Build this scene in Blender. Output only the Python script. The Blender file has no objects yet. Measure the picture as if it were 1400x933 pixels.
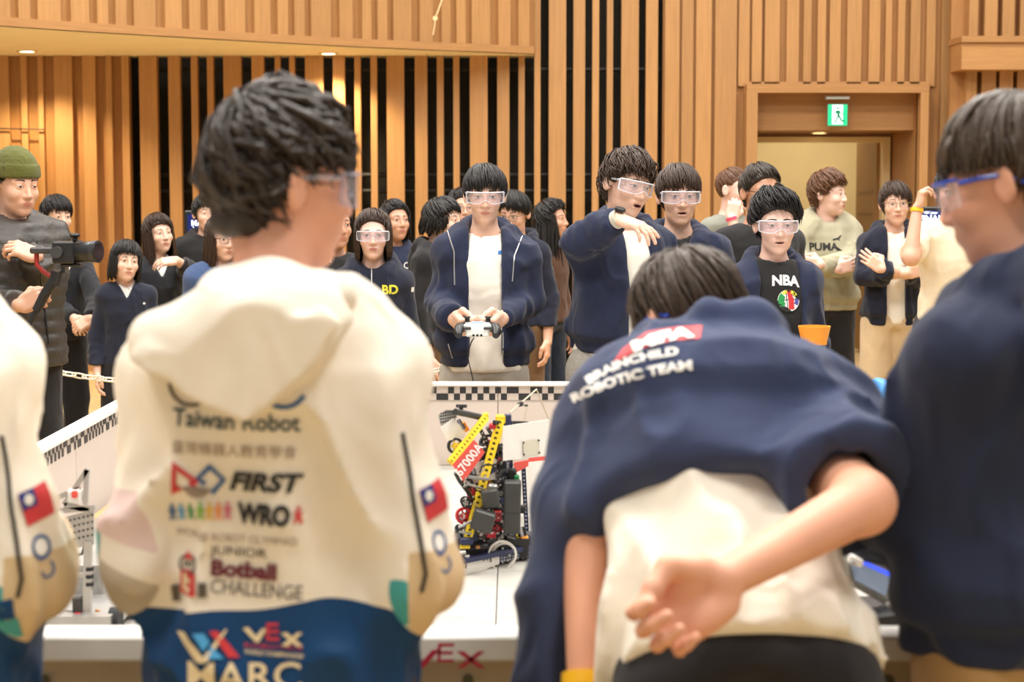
import bpy, bmesh, math, random
import numpy as np
from mathutils import Vector, Matrix, Quaternion
from mathutils.bvhtree import BVHTree

SC = bpy.context.scene
COL = SC.collection
PI = math.pi
R = math.radians

# ------------------------------------------------------------------ camera, world, lamps, exposure
F_PX, HORIZON, CAM_Z = 2500.0, 255.0, 1.6
TILT = math.atan((466.5 - HORIZON) / F_PX)
cam_data = bpy.data.cameras.new('camera')
cam_data.sensor_width = 36.0
cam_data.lens = F_PX * 36.0 / 1400.0
cam_data.dof.use_dof = True
cam_data.dof.focus_distance = 6.6
cam_data.dof.aperture_fstop = 5.2
cam = bpy.data.objects.new('camera', cam_data)
cam.location = (0, 0, CAM_Z)
cam.rotation_euler = (PI / 2 - TILT, 0, 0)
COL.objects.link(cam)
SC.camera = cam

def at(px, py, D):
    """point of the hall seen at pixel (px, py) of the photograph, at distance D down the hall"""
    u = (px - 700.0) / F_PX
    v = (466.5 - py) / F_PX
    dy = math.cos(TILT) + v * math.sin(TILT)
    dz = -math.sin(TILT) + v * math.cos(TILT)
    k = D / dy
    return Vector((u * k, D, CAM_Z + dz * k))

world = bpy.data.worlds.new('hall_ambient')
SC.world = world
world.use_nodes = True
bg = world.node_tree.nodes['Background']
bg.inputs[0].default_value = (1.0, 0.95, 0.89, 1)
bg.inputs[1].default_value = 0.36

def area(name, loc, size, power, col=(1.0, 0.955, 0.895), rot=(0, 0, 0)):
    l = bpy.data.lights.new(name, 'AREA')
    l.shape = 'RECTANGLE'
    l.size, l.size_y = size
    l.energy = power
    l.color = col
    o = bpy.data.objects.new(name, l)
    o.location = loc
    o.rotation_euler = rot
    COL.objects.link(o)
    return o

# rows of ceiling lamps of the hall
for (lx, ly, pw) in ((-2.6, 1.0, 100), (2.6, 1.0, 100), (-1.8, 4.6, 130), (1.8, 4.6, 130),
                     (-3.2, 8.6, 110), (0.6, 8.8, 110), (4.2, 8.6, 110), (-3.0, 11.9, 80), (1.0, 12.2, 80), (4.6, 12.0, 80)):
    area('ceiling_lamp_light', (lx, ly, 6.6), (1.5, 1.5), pw * 1.5)

vs = SC.view_settings
vs.view_transform = 'Standard'
vs.look = 'None'
vs.gamma = 1.0
vs.use_curve_mapping = False
vs.exposure = 0.42

# ------------------------------------------------------------------ materials
def lin(c):
    out = []
    for v in c[:3]:
        v = v / 255.0
        out.append(v / 12.92 if v <= 0.04045 else ((v + 0.055) / 1.055) ** 2.4)
    return (out[0], out[1], out[2], 1.0)

MATS = {}
def mat(name, col, rough=0.6, metal=0.0, vary=0.08, scale=30.0, bump=0.0, bscale=None, spec=0.5,
        emit=None, estr=0.0, alpha=1.0, stretch=None, sss=0.0, sheen=0.0, coat=0.0):
    if name in MATS:
        return MATS[name]
    m = bpy.data.materials.new(name)
    m.use_nodes = True
    nt = m.node_tree
    b = nt.nodes['Principled BSDF']
    b.inputs['Roughness'].default_value = rough
    b.inputs['Metallic'].default_value = metal
    b.inputs['Specular IOR Level'].default_value = spec
    c = lin(col)
    if sheen:
        b.inputs['Sheen Weight'].default_value = sheen
        b.inputs['Sheen Roughness'].default_value = 0.6
    if coat:
        b.inputs['Coat Weight'].default_value = coat
    if sss:
        b.inputs['Subsurface Weight'].default_value = sss
        b.inputs['Subsurface Radius'].default_value = (0.012, 0.005, 0.003)
        b.inputs['Subsurface Scale'].default_value = 1.0
    tc = nt.nodes.new('ShaderNodeTexCoord')
    src = tc.outputs['Object']
    if stretch:
        mp = nt.nodes.new('ShaderNodeMapping')
        mp.inputs['Scale'].default_value = stretch
        nt.links.new(src, mp.inputs['Vector'])
        src = mp.outputs['Vector']
    if vary > 0:
        n = nt.nodes.new('ShaderNodeTexNoise')
        n.inputs['Scale'].default_value = scale
        n.inputs['Detail'].default_value = 4
        nt.links.new(src, n.inputs['Vector'])
        r = nt.nodes.new('ShaderNodeValToRGB')
        r.color_ramp.elements[0].position = 0.3
        r.color_ramp.elements[1].position = 0.7
        r.color_ramp.elements[0].color = tuple(x * (1 - vary) for x in c[:3]) + (1,)
        r.color_ramp.elements[1].color = tuple(min(1, x * (1 + vary)) for x in c[:3]) + (1,)
        nt.links.new(n.outputs['Fac'], r.inputs['Fac'])
        nt.links.new(r.outputs['Color'], b.inputs['Base Color'])
    else:
        b.inputs['Base Color'].default_value = c
    if bump > 0:
        n2 = nt.nodes.new('ShaderNodeTexNoise')
        n2.inputs['Scale'].default_value = bscale or scale * 4
        n2.inputs['Detail'].default_value = 3
        nt.links.new(src, n2.inputs['Vector'])
        bp = nt.nodes.new('ShaderNodeBump')
        bp.inputs['Strength'].default_value = bump
        bp.inputs['Distance'].default_value = 0.01
        nt.links.new(n2.outputs['Fac'], bp.inputs['Height'])
        nt.links.new(bp.outputs['Normal'], b.inputs['Normal'])
    if emit:
        b.inputs['Emission Color'].default_value = lin(emit)
        b.inputs['Emission Strength'].default_value = estr
    if alpha < 1:
        b.inputs['Alpha'].default_value = alpha
    MATS[name] = m
    return m

def wood_mat(name, col, dark=0.82, rough=0.45, grain=(26, 26, 1.2)):
    m = bpy.data.materials.new(name)
    m.use_nodes = True
    nt = m.node_tree
    b = nt.nodes['Principled BSDF']
    b.inputs['Roughness'].default_value = rough
    b.inputs['Specular IOR Level'].default_value = 0.3
    geo = nt.nodes.new('ShaderNodeNewGeometry')
    mp = nt.nodes.new('ShaderNodeMapping')
    mp.inputs['Scale'].default_value = grain
    nt.links.new(geo.outputs['Position'], mp.inputs['Vector'])
    n = nt.nodes.new('ShaderNodeTexNoise')
    n.inputs['Scale'].default_value = 2.2
    n.inputs['Detail'].default_value = 6
    n.inputs['Roughness'].default_value = 0.6
    nt.links.new(mp.outputs['Vector'], n.inputs['Vector'])
    r = nt.nodes.new('ShaderNodeValToRGB')
    c = lin(col)
    r.color_ramp.elements[0].position = 0.25
    r.color_ramp.elements[1].position = 0.75
    r.color_ramp.elements[0].color = tuple(x * dark for x in c[:3]) + (1,)
    r.color_ramp.elements[1].color = tuple(min(1, x * 1.08) for x in c[:3]) + (1,)
    nt.links.new(n.outputs['Fac'], r.inputs['Fac'])
    oi = nt.nodes.new('ShaderNodeObjectInfo')
    mr = nt.nodes.new('ShaderNodeMapRange')
    mr.inputs['To Min'].default_value = 0.9
    mr.inputs['To Max'].default_value = 1.06
    nt.links.new(oi.outputs['Random'], mr.inputs['Value'])
    mx = nt.nodes.new('ShaderNodeVectorMath')
    mx.operation = 'SCALE'
    nt.links.new(r.outputs['Color'], mx.inputs[0])
    nt.links.new(mr.outputs['Result'], mx.inputs['Scale'])
    nt.links.new(mx.outputs['Vector'], b.inputs['Base Color'])
    return m

def clear_mat(name, tint=(235, 240, 245), haze=0.12, rough=0.05):
    """thin clear plastic: mostly see-through, with a glossy film and a little haze"""
    m = bpy.data.materials.new(name)
    m.use_nodes = True
    nt = m.node_tree
    nt.nodes.remove(nt.nodes['Principled BSDF'])
    out = nt.nodes['Material Output']
    tr = nt.nodes.new('ShaderNodeBsdfTransparent')
    tr.inputs[0].default_value = lin(tint)
    df = nt.nodes.new('ShaderNodeBsdfDiffuse')
    df.inputs[0].default_value = lin(tint)
    gl = nt.nodes.new('ShaderNodeBsdfGlossy')
    gl.inputs['Roughness'].default_value = rough
    lw = nt.nodes.new('ShaderNodeLayerWeight')
    lw.inputs[0].default_value = 0.12
    fr = nt.nodes.new('ShaderNodeMapRange')
    fr.inputs['To Min'].default_value = 0.05
    fr.inputs['To Max'].default_value = 0.45
    nt.links.new(lw.outputs['Facing'], fr.inputs['Value'])
    m1 = nt.nodes.new('ShaderNodeMixShader')
    m1.inputs[0].default_value = haze
    nt.links.new(tr.outputs[0], m1.inputs[1])
    nt.links.new(df.outputs[0], m1.inputs[2])
    m2 = nt.nodes.new('ShaderNodeMixShader')
    nt.links.new(fr.outputs[0], m2.inputs[0])
    nt.links.new(m1.outputs[0], m2.inputs[1])
    nt.links.new(gl.outputs[0], m2.inputs[2])
    nt.links.new(m2.outputs[0], out.inputs['Surface'])
    return m

# ------------------------------------------------------------------ object helpers
def tag(o, label=None, cat=None, group=None, kind=None):
    if label: o['label'] = label
    if cat: o['category'] = cat
    if group: o['group'] = group
    if kind: o['kind'] = kind
    return o

def empty(name, loc=(0, 0, 0), rz=0.0, scale=1.0, parent=None):
    o = bpy.data.objects.new(name, None)
    o.empty_display_size = 0.1
    o.location = loc
    o.rotation_euler = (0, 0, rz)
    o.scale = (scale,) * 3
    COL.objects.link(o)
    if parent: o.parent = parent
    return o

def link(name, me, m=None, parent=None, loc=None, rot=None, scale=None):
    o = bpy.data.objects.new(name, me)
    COL.objects.link(o)
    if m is not None and len(me.materials) == 0:
        me.materials.append(m)
    if parent: o.parent = parent
    if loc is not None: o.location = loc
    if rot is not None: o.rotation_euler = rot
    if scale is not None: o.scale = scale
    return o

def np_mesh(name, V, Fq, smooth=True, Ft=None):
    """mesh from arrays: quads Fq (n,4) and / or triangles Ft (m,3)"""
    me = bpy.data.meshes.new(name)
    V = np.asarray(V, np.float32)
    polys, starts, tot = [], [], 0
    parts = []
    if Fq is not None and len(Fq): parts.append(np.asarray(Fq, np.int32))
    if Ft is not None and len(Ft): parts.append(np.asarray(Ft, np.int32))
    me.vertices.add(len(V))
    me.vertices.foreach_set('co', V.ravel())
    nl = sum(p.size for p in parts)
    npol = sum(len(p) for p in parts)
    me.loops.add(nl)
    me.polygons.add(npol)
    me.loops.foreach_set('vertex_index', np.concatenate([p.ravel() for p in parts]))
    ls, off = [], 0
    for p in parts:
        ls.append(off + np.arange(len(p)) * p.shape[1])
        off += p.size
    me.polygons.foreach_set('loop_start', np.concatenate(ls).astype(np.int32))
    me.update(calc_edges=True)
    if smooth:
        me.polygons.foreach_set('use_smooth', np.ones(npol, bool))
    me.validate()
    return me

class MB:
    """collects boxes, bars, tubes and plates into ONE mesh"""
    def __init__(self):
        self.v, self.f = [], []
    def add(self, vs, fs):
        b = len(self.v)
        self.v += [tuple(v) for v in vs]
        self.f += [tuple(i + b for i in f) for f in fs]
        return self
    def box(self, c, s, M=None, bev=0.0):
        x, y, z = s[0] / 2, s[1] / 2, s[2] / 2
        c = Vector(c)
        if bev > 0:
            e = min(bev, x * .9, y * .9, z * .9)
            pts = []
            for sx in (-1, 1):
                for sy in (-1, 1):
                    for sz in (-1, 1):
                        pts.append((sx * (x - e), sy * (y - e), sz * z))
                        pts.append((sx * (x - e), sy * y, sz * (z - e)))
                        pts.append((sx * x, sy * (y - e), sz * (z - e)))
            bm = bmesh.new()
            for p in pts: bm.verts.new(p)
            bmesh.ops.convex_hull(bm, input=bm.verts)
            bm.verts.index_update()
            vs = [v.co.copy() for v in bm.verts]
            fs = [[v.index for v in f.verts] for f in bm.faces]
            bm.free()
        else:
            vs = [Vector((sx * x, sy * y, sz * z)) for sx in (-1, 1) for sy in (-1, 1) for sz in (-1, 1)]
            fs = [(0, 1, 3, 2), (4, 6, 7, 5), (0, 4, 5, 1), (2, 3, 7, 6), (0, 2, 6, 4), (1, 5, 7, 3)]
        if M is not None:
            vs = [M @ v for v in vs]
        return self.add([v + c for v in vs], fs)
    def bar(self, a, b, w, d, up=(0, 0, 1)):
        a, b = Vector(a), Vector(b)
        u = (b - a).normalized()
        up = Vector(up)
        if abs(u.dot(up)) > .98: up = Vector((0, 1, 0))
        s = u.cross(up).normalized()
        t = s.cross(u).normalized()
        vs = []
        for p in (a, b):
            for (i, j) in ((-1, -1), (1, -1), (1, 1), (-1, 1)):
                vs.append(p + s * (i * w / 2) + t * (j * d / 2))
        return self.add(vs, [(3, 2, 1, 0), (4, 5, 6, 7), (0, 1, 5, 4), (1, 2, 6, 5), (2, 3, 7, 6), (3, 0, 4, 7)])
    def tube(self, pts, r, n=8, cap=True):
        pts = [Vector(p) for p in pts]
        rs = r if isinstance(r, (list, tuple)) else [r] * len(pts)
        rings = []
        prev = None
        for i, p in enumerate(pts):
            u = (pts[min(i + 1, len(pts) - 1)] - pts[max(i - 1, 0)]).normalized()
            if prev is None:
                ref = Vector((0, 0, 1)) if abs(u.z) < .9 else Vector((1, 0, 0))
                s = u.cross(ref).normalized()
            else:
                s = (prev - u * prev.dot(u)).normalized()
            prev = s
            t = u.cross(s)
            rings.append([p + (s * math.cos(2 * PI * k / n) + t * math.sin(2 * PI * k / n)) * rs[i] for k in range(n)])
        vs = [v for ring in rings for v in ring]
        fs = []
        for i in range(len(pts) - 1):
            for k in range(n):
                k2 = (k + 1) % n
                fs.append((i * n + k, i * n + k2, (i + 1) * n + k2, (i + 1) * n + k))
        if cap:
            fs.append(tuple(reversed(range(n))))
            fs.append(tuple((len(pts) - 1) * n + k for k in range(n)))
        return self.add(vs, fs)
    def cyl(self, c, axis, r, h, n=20, r2=None):
        c, axis = Vector(c), Vector(axis).normalized()
        return self.tube([c - axis * h / 2, c + axis * h / 2], [r, r if r2 is None else r2], n)
    def ring(self, c, axis, ro, ri, h, n=28):
        c, u = Vector(c), Vector(axis).normalized()
        ref = Vector((0, 0, 1)) if abs(u.z) < .9 else Vector((1, 0, 0))
        s = u.cross(ref).normalized()
        t = u.cross(s)
        vs = []
        for k in range(n):
            d = s * math.cos(2 * PI * k / n) + t * math.sin(2 * PI * k / n)
            vs += [c + d * ro - u * h / 2, c + d * ro + u * h / 2, c + d * ri + u * h / 2, c + d * ri - u * h / 2]
        fs = []
        for k in range(n):
            a, b = k * 4, ((k + 1) % n) * 4
            for q in range(4):
                q2 = (q + 1) % 4
                fs.append((a + q, b + q, b + q2, a + q2))
        return self.add(vs, fs)
    def prism(self, poly, n, th):
        """flat outline poly (3-D points, planar) given a thickness th along n"""
        n = Vector(n).normalized() * th
        poly = [Vector(p) for p in poly]
        k = len(poly)
        vs = [p for p in poly] + [p + n for p in poly]
        fs = [tuple(reversed(range(k))), tuple(range(k, 2 * k))]
        for i in range(k):
            j = (i + 1) % k
            fs.append((i, j, k + j, k + i))
        return self.add(vs, fs)
    def build(self, name, m, parent=None, smooth=False, loc=None, rot=None):
        me = bpy.data.meshes.new(name)
        me.from_pydata(self.v, [], self.f)
        me.update()
        bm = bmesh.new()
        bm.from_mesh(me)
        bmesh.ops.recalc_face_normals(bm, faces=bm.faces)
        bm.to_mesh(me)
        bm.free()
        if smooth:
            for p in me.polygons: p.use_smooth = True
            try: me.set_sharp_from_angle(angle=R(40))
            except Exception: pass
        return link(name, me, m, parent, loc, rot)

_ub = None
def unit_box():
    global _ub
    if _ub is None:
        mb = MB().box((0, 0, 0), (1, 1, 1))
        _ub = mb
    me = bpy.data.meshes.new('unit_box')
    me.from_pydata(_ub.v, [], _ub.f)
    me.update()
    return me
# ------------------------------------------------------------------ implicit-surface modelling (bodies and clothes)
def A3(v): return np.array(v, np.float32)

def smin(a, b, k):
    h = np.maximum(k - np.abs(a - b), 0.0) / k
    return np.minimum(a, b) - h * h * k * 0.25

def smax(a, b, k): return -smin(-a, -b, k)

def s_cone(P, a, b, r1, r2):
    a, b = A3(a), A3(b)
    ba = b - a
    L = float(ba @ ba) + 1e-9
    q = P - a
    t = np.clip((q @ ba) / L, 0, 1)
    d = q - t[:, None] * ba
    return np.sqrt((d * d).sum(1)) - (r1 + (r2 - r1) * t)

def s_chain(P, pts, rs, k=0.02):
    f = None
    for i in range(len(pts) - 1):
        g = s_cone(P, pts[i], pts[i + 1], rs[i], rs[i + 1])
        f = g if f is None else smin(f, g, k)
    return f

def s_ell(P, c, r, M=None):
    q = P - A3(c)
    if M is not None: q = q @ np.array(M, np.float32)      # columns of M: the ellipsoid's axes
    r = A3(r)
    k0 = np.sqrt(((q / r) ** 2).sum(1))
    k1 = np.sqrt(((q / (r * r)) ** 2).sum(1)) + 1e-6
    return k0 * (k0 - 1.0) / k1

def s_box(P, c, hsize, r=0.0, M=None):
    q = P - A3(c)
    if M is not None: q = q @ np.array(M, np.float32)
    q = np.abs(q) - (A3(hsize) - r)
    return np.sqrt((np.maximum(q, 0) ** 2).sum(1)) + np.minimum(q.max(1), 0) - r

def s_loft(P, a, b, xdir, st, n=2.3):
    """superelliptic tube from a to b; st rows: t, half width, half depth, depth offset"""
    a, b = A3(a), A3(b)
    u = b - a
    L = float(np.sqrt(u @ u))
    u = u / L
    x = A3(xdir)
    x = x - u * (x @ u)
    x /= np.sqrt(x @ x)
    y = np.cross(u, x)
    st = np.array(st, np.float32)
    q = P - a
    t = (q @ u) / L
    w = np.interp(t, st[:, 0], st[:, 1])
    d = np.interp(t, st[:, 0], st[:, 2])
    oy = np.interp(t, st[:, 0], st[:, 3]) if st.shape[1] > 3 else 0.0
    ex = np.abs(q @ x) / w
    ey = np.abs(q @ y - oy) / d
    rad = ((ex ** n + ey ** n) ** (1.0 / n) - 1.0) * np.minimum(w, d)
    lo, hi = st[0, 0], st[-1, 0]
    ax = np.maximum(lo - t, t - hi) * L
    return smax(rad, ax, 0.03)

_rng = np.random.RandomState(7)
_NT = _rng.rand(32, 32, 32).astype(np.float32)
def noise(P, f, seed=0.0):
    q = P * np.array(f, np.float32) + np.float32(seed * 7.31)
    i = np.floor(q).astype(np.int32)
    w = q - i
    w = w * w * (3 - 2 * w)
    i &= 31
    j = (i + 1) & 31
    T = _NT
    x0, y0, z0 = i[:, 0], i[:, 1], i[:, 2]
    x1, y1, z1 = j[:, 0], j[:, 1], j[:, 2]
    wx, wy, wz = w[:, 0], w[:, 1], w[:, 2]
    a = T[x0, y0, z0] * (1 - wx) + T[x1, y0, z0] * wx
    b = T[x0, y1, z0] * (1 - wx) + T[x1, y1, z0] * wx
    c = T[x0, y0, z1] * (1 - wx) + T[x1, y0, z1] * wx
    d = T[x0, y1, z1] * (1 - wx) + T[x1, y1, z1] * wx
    e = a * (1 - wy) + b * wy
    g = c * (1 - wy) + d * wy
    return (e * (1 - wz) + g * wz) * 2 - 1

def nets(F, lo, h):
    S = F < 0
    c = np.zeros(tuple(n - 1 for n in F.shape), np.int8)
    for dx in (0, 1):
        for dy in (0, 1):
            for dz in (0, 1):
                c += S[dx:F.shape[0] - 1 + dx, dy:F.shape[1] - 1 + dy, dz:F.shape[2] - 1 + dz]
    act = (c > 0) & (c < 8)
    idx = np.argwhere(act)
    n = len(idx)
    vid = np.full(act.shape, -1, np.int32)
    vid[act] = np.arange(n)
    offs = [(x, y, z) for x in (0, 1) for y in (0, 1) for z in (0, 1)]
    V = [F[idx[:, 0] + o[0], idx[:, 1] + o[1], idx[:, 2] + o[2]] for o in offs]
    acc = np.zeros((n, 3), np.float32)
    cnt = np.zeros(n, np.float32)
    for a in range(8):
        for b in range(a + 1, 8):
            oa, ob = np.array(offs[a]), np.array(offs[b])
            if np.abs(oa - ob).sum() != 1: continue
            m = (V[a] < 0) != (V[b] < 0)
            t = V[a][m] / (V[a][m] - V[b][m])
            acc[m] += oa[None, :] + t[:, None] * (ob - oa)[None, :]
            cnt[m] += 1
    verts = np.asarray(lo, np.float32) + h * (idx + acc / cnt[:, None])
    quads = []
    for ax in range(3):
        sl0 = [slice(None)] * 3
        sl1 = [slice(None)] * 3
        sl0[ax] = slice(0, -1)
        sl1[ax] = slice(1, None)
        A, B = S[tuple(sl0)], S[tuple(sl1)]
        e = np.argwhere(A != B)
        u, v = (ax + 1) % 3, (ax + 2) % 3
        ok = (e[:, u] > 0) & (e[:, v] > 0) & (e[:, u] < F.shape[u] - 1) & (e[:, v] < F.shape[v] - 1)
        e = e[ok]
        ins = A[e[:, 0], e[:, 1], e[:, 2]]
        def cell(du, dv):
            q = e.copy()
            q[:, u] += du
            q[:, v] += dv
            return vid[q[:, 0], q[:, 1], q[:, 2]]
        q = np.stack([cell(-1, -1), cell(0, -1), cell(0, 0), cell(-1, 0)], 1)
        q[~ins] = q[~ins][:, ::-1]
        quads.append(q)
    return verts, np.concatenate(quads)

def mesh_of(fn, lo, hi, h, relax=0):
    """surface fn = 0 inside the box lo..hi at grid spacing h -> vertices, quads"""
    lo, hi = A3(lo), A3(hi)
    B = 8
    n = (np.ceil((hi - lo) / h / B).astype(int) + 0) * B
    nb = n // B
    bi = np.stack(np.meshgrid(*[np.arange(k) for k in nb], indexing='ij'), -1).reshape(-1, 3)
    ctr = lo + (bi * B + (B - 1) / 2.0).astype(np.float32) * h
    fc = fn(ctr.astype(np.float32))
    rad = h * B * 0.87 * 1.75 + 0.012
    F = np.where(fc < 0, -1.0, 1.0).astype(np.float32)
    full = np.repeat(np.repeat(np.repeat(F.reshape(nb), B, 0), B, 1), B, 2)
    actb = bi[np.abs(fc) < rad]
    loc = np.stack(np.meshgrid(*[np.arange(B)] * 3, indexing='ij'), -1).reshape(-1, 3)
    gi = (actb[:, None, :] * B + loc[None]).reshape(-1, 3)
    if len(gi):
        P = (lo + gi.astype(np.float32) * h).astype(np.float32)
        vals = fn(P).astype(np.float32)
        full[gi[:, 0], gi[:, 1], gi[:, 2]] = vals
    full[0], full[-1] = 1, 1
    full[:, 0], full[:, -1] = 1, 1
    full[:, :, 0], full[:, :, -1] = 1, 1
    V, Q = nets(full, lo, h)
    for _ in range(relax):
        n = len(V)
        src = np.concatenate([Q[:, 0], Q[:, 1], Q[:, 2], Q[:, 3]])
        dst = np.concatenate([Q[:, 1], Q[:, 2], Q[:, 3], Q[:, 0]])
        c = np.bincount(src, minlength=n).astype(np.float32)
        s = np.stack([np.bincount(src, weights=V[dst, k], minlength=n) for k in range(3)], 1).astype(np.float32)
        V = V * 0.4 + 0.6 * s / np.maximum(c, 1)[:, None]
    return V, Q

def join(parts):
    vs, fs, o = [], [], 0
    for V, Q in parts:
        vs.append(V)
        fs.append(Q + o)
        o += len(V)
    return np.concatenate(vs), np.concatenate(fs)

def rot_m(yaw=0, pitch=0, roll=0):
    """yaw about z (left +), pitch about x (nose up +), roll about y"""
    return np.array(Matrix.Rotation(R(yaw), 3, 'Z') @ Matrix.Rotation(R(pitch), 3, 'X') @ Matrix.Rotation(R(roll), 3, 'Y'), np.float32)
# ------------------------------------------------------------------ people
SKIN = {
    'light': mat('skin_light', (232, 188, 164), 0.5, vary=0.05, scale=14, bump=0.05, bscale=220, sss=0.08),
    'mid': mat('skin_mid', (222, 174, 148), 0.5, vary=0.05, scale=14, bump=0.05, bscale=220, sss=0.08),
    'tan': mat('skin_tan', (206, 154, 126), 0.5, vary=0.06, scale=14, bump=0.05, bscale=220, sss=0.08),
    'pale': mat('skin_pale', (238, 196, 178), 0.5, vary=0.05, scale=14, bump=0.05, bscale=220, sss=0.08),
    'arm': mat('skin_arm', (226, 166, 136), 0.5, vary=0.07, scale=9, bump=0.06, bscale=200, sss=0.08),
}
LIPS = mat('lip_skin', (198, 126, 112), 0.4, vary=0.05)
MOUTH = mat('mouth_dark', (70, 24, 22), 0.5, vary=0)
SCLERA = mat('eye_white', (226, 222, 214), 0.25, vary=0)
IRIS = mat('eye_iris', (34, 22, 16), 0.2, vary=0)
LASH = mat('eye_lash', (22, 16, 14), 0.6, vary=0)

def hair_mat(name, col):
    return mat(name, col, rough=0.42, vary=0.35, scale=60, spec=0.42, bump=0.25, bscale=240)
HAIR = {
    'black': hair_mat('hair_black', (26, 22, 20)),
    'soft': hair_mat('hair_soft_black', (50, 40, 32)),
    'brown': hair_mat('hair_dark_brown', (58, 40, 28)),
    'chestnut': hair_mat('hair_chestnut', (92, 58, 34)),
    'grey': hair_mat('hair_grey_brown', (70, 56, 44)),
}
def cloth(name, col, rough=0.85, vary=0.06, bump=0.12, bscale=420, sheen=0.12, scale=14, wr=0.6):
    new = name not in MATS
    m = mat(name, col, rough=rough, vary=vary, scale=scale, bump=bump, bscale=bscale, spec=0.2, sheen=sheen)
    if new and wr > 0:                       # soft creases
        nt = m.node_tree
        bp = [n for n in nt.nodes if n.type == 'BUMP'][0]
        tc = [n for n in nt.nodes if n.type == 'TEX_COORD'][0]
        mp = nt.nodes.new('ShaderNodeMapping')
        mp.inputs['Scale'].default_value = (1.0, 1.0, 0.55)
        nt.links.new(tc.outputs['Object'], mp.inputs['Vector'])
        n = nt.nodes.new('ShaderNodeTexNoise')
        n.noise_type = 'RIDGED_MULTIFRACTAL'
        n.inputs['Scale'].default_value = 9.5
        n.inputs['Detail'].default_value = 1.5
        n.inputs['Distortion'].default_value = 1.2
        nt.links.new(mp.outputs['Vector'], n.inputs['Vector'])
        b2 = nt.nodes.new('ShaderNodeBump')
        b2.inputs['Strength'].default_value = wr
        b2.inputs['Distance'].default_value = 0.02
        nt.links.new(n.outputs['Fac'], b2.inputs['Height'])
        nt.links.new(b2.outputs['Normal'], bp.inputs['Normal'])
    return m

GOGGLE_LENS = clear_mat('goggle_lens', (236, 236, 246), haze=0.16)
GLASS_LENS = clear_mat('spectacle_lens', (245, 246, 248), haze=0.04)
GOGGLE_FRAME = mat('goggle_frame', (226, 228, 236), 0.25, vary=0.03)
BLUE_FRAME = mat('goggle_blue_frame', (28, 74, 190), 0.3, vary=0.05)
DARK_FRAME = mat('spectacle_frame', (40, 32, 28), 0.35, vary=0.03)

CR_C, CR_R = A3((0, -0.012, 0.030)), A3((0.074, 0.095, 0.088))

def head_f(q, jaw=1.0, open_mouth=0.0):
    f = s_ell(q, CR_C, CR_R)
    f = smin(f, s_ell(q, (0, 0.028, -0.028), (0.060, 0.064, 0.086)), 0.03)
    f = smin(f, s_ell(q, (0, 0.036, -0.076), (0.047 * jaw, 0.046, 0.040)), 0.03)
    f = smin(f, s_ell(q, (0, 0.070, -0.102), (0.020 * jaw, 0.017, 0.015)), 0.025)
    qm = q.copy()
    qm[:, 0] = np.abs(q[:, 0])
    f = smin(f, s_cone(qm, (0.0, 0.081, 0.020), (0.042, 0.068, 0.020), 0.011, 0.010), 0.018)
    f = smin(f, s_ell(qm, (0.037, 0.060, -0.030), (0.026, 0.030, 0.026)), 0.02)
    f = smax(f, -s_ell(qm, (0.031, 0.103, 0.002), (0.019, 0.015, 0.011)), 0.014)
    f = smin(f, s_ell(qm, (0.031, 0.079, 0.002), (0.0135, 0.0125, 0.0125)), 0.005)
    f = smin(f, s_cone(q, (0, 0.090, 0.006), (0, 0.108, -0.034), 0.0075, 0.0105), 0.012)
    f = smin(f, s_ell(qm, (0.011, 0.098, -0.037), (0.009, 0.010, 0.008)), 0.008)
    f = smin(f, s_ell(q, (0, 0.070, -0.062), (0.034, 0.027, 0.022)), 0.015)
    f = smin(f, s_ell(q, (0, 0.0885, -0.061), (0.021, 0.0085, 0.0050)), 0.010)
    f = smin(f, s_ell(q, (0, 0.0865, -0.0715 - open_mouth), (0.017, 0.0085, 0.0058)), 0.010)
    if open_mouth > 0:
        f = smax(f, -s_ell(q, (0, 0.100, -0.066 - open_mouth / 2), (0.017, 0.016, 0.0035 + open_mouth * 0.5)), 0.004)
    # ears
    Me = np.array(((.89, -.45, 0), (.45, .89, 0), (0, 0, 1)), np.float32)
    e = s_ell(qm, (0.083, -0.014, -0.006), (0.0075, 0.020, 0.033), Me)
    e = smax(e, -s_ell(qm, (0.092, -0.006, -0.004), (0.007, 0.011, 0.019), Me), 0.006)
    f = smin(f, e, 0.008)
    return f

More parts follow.
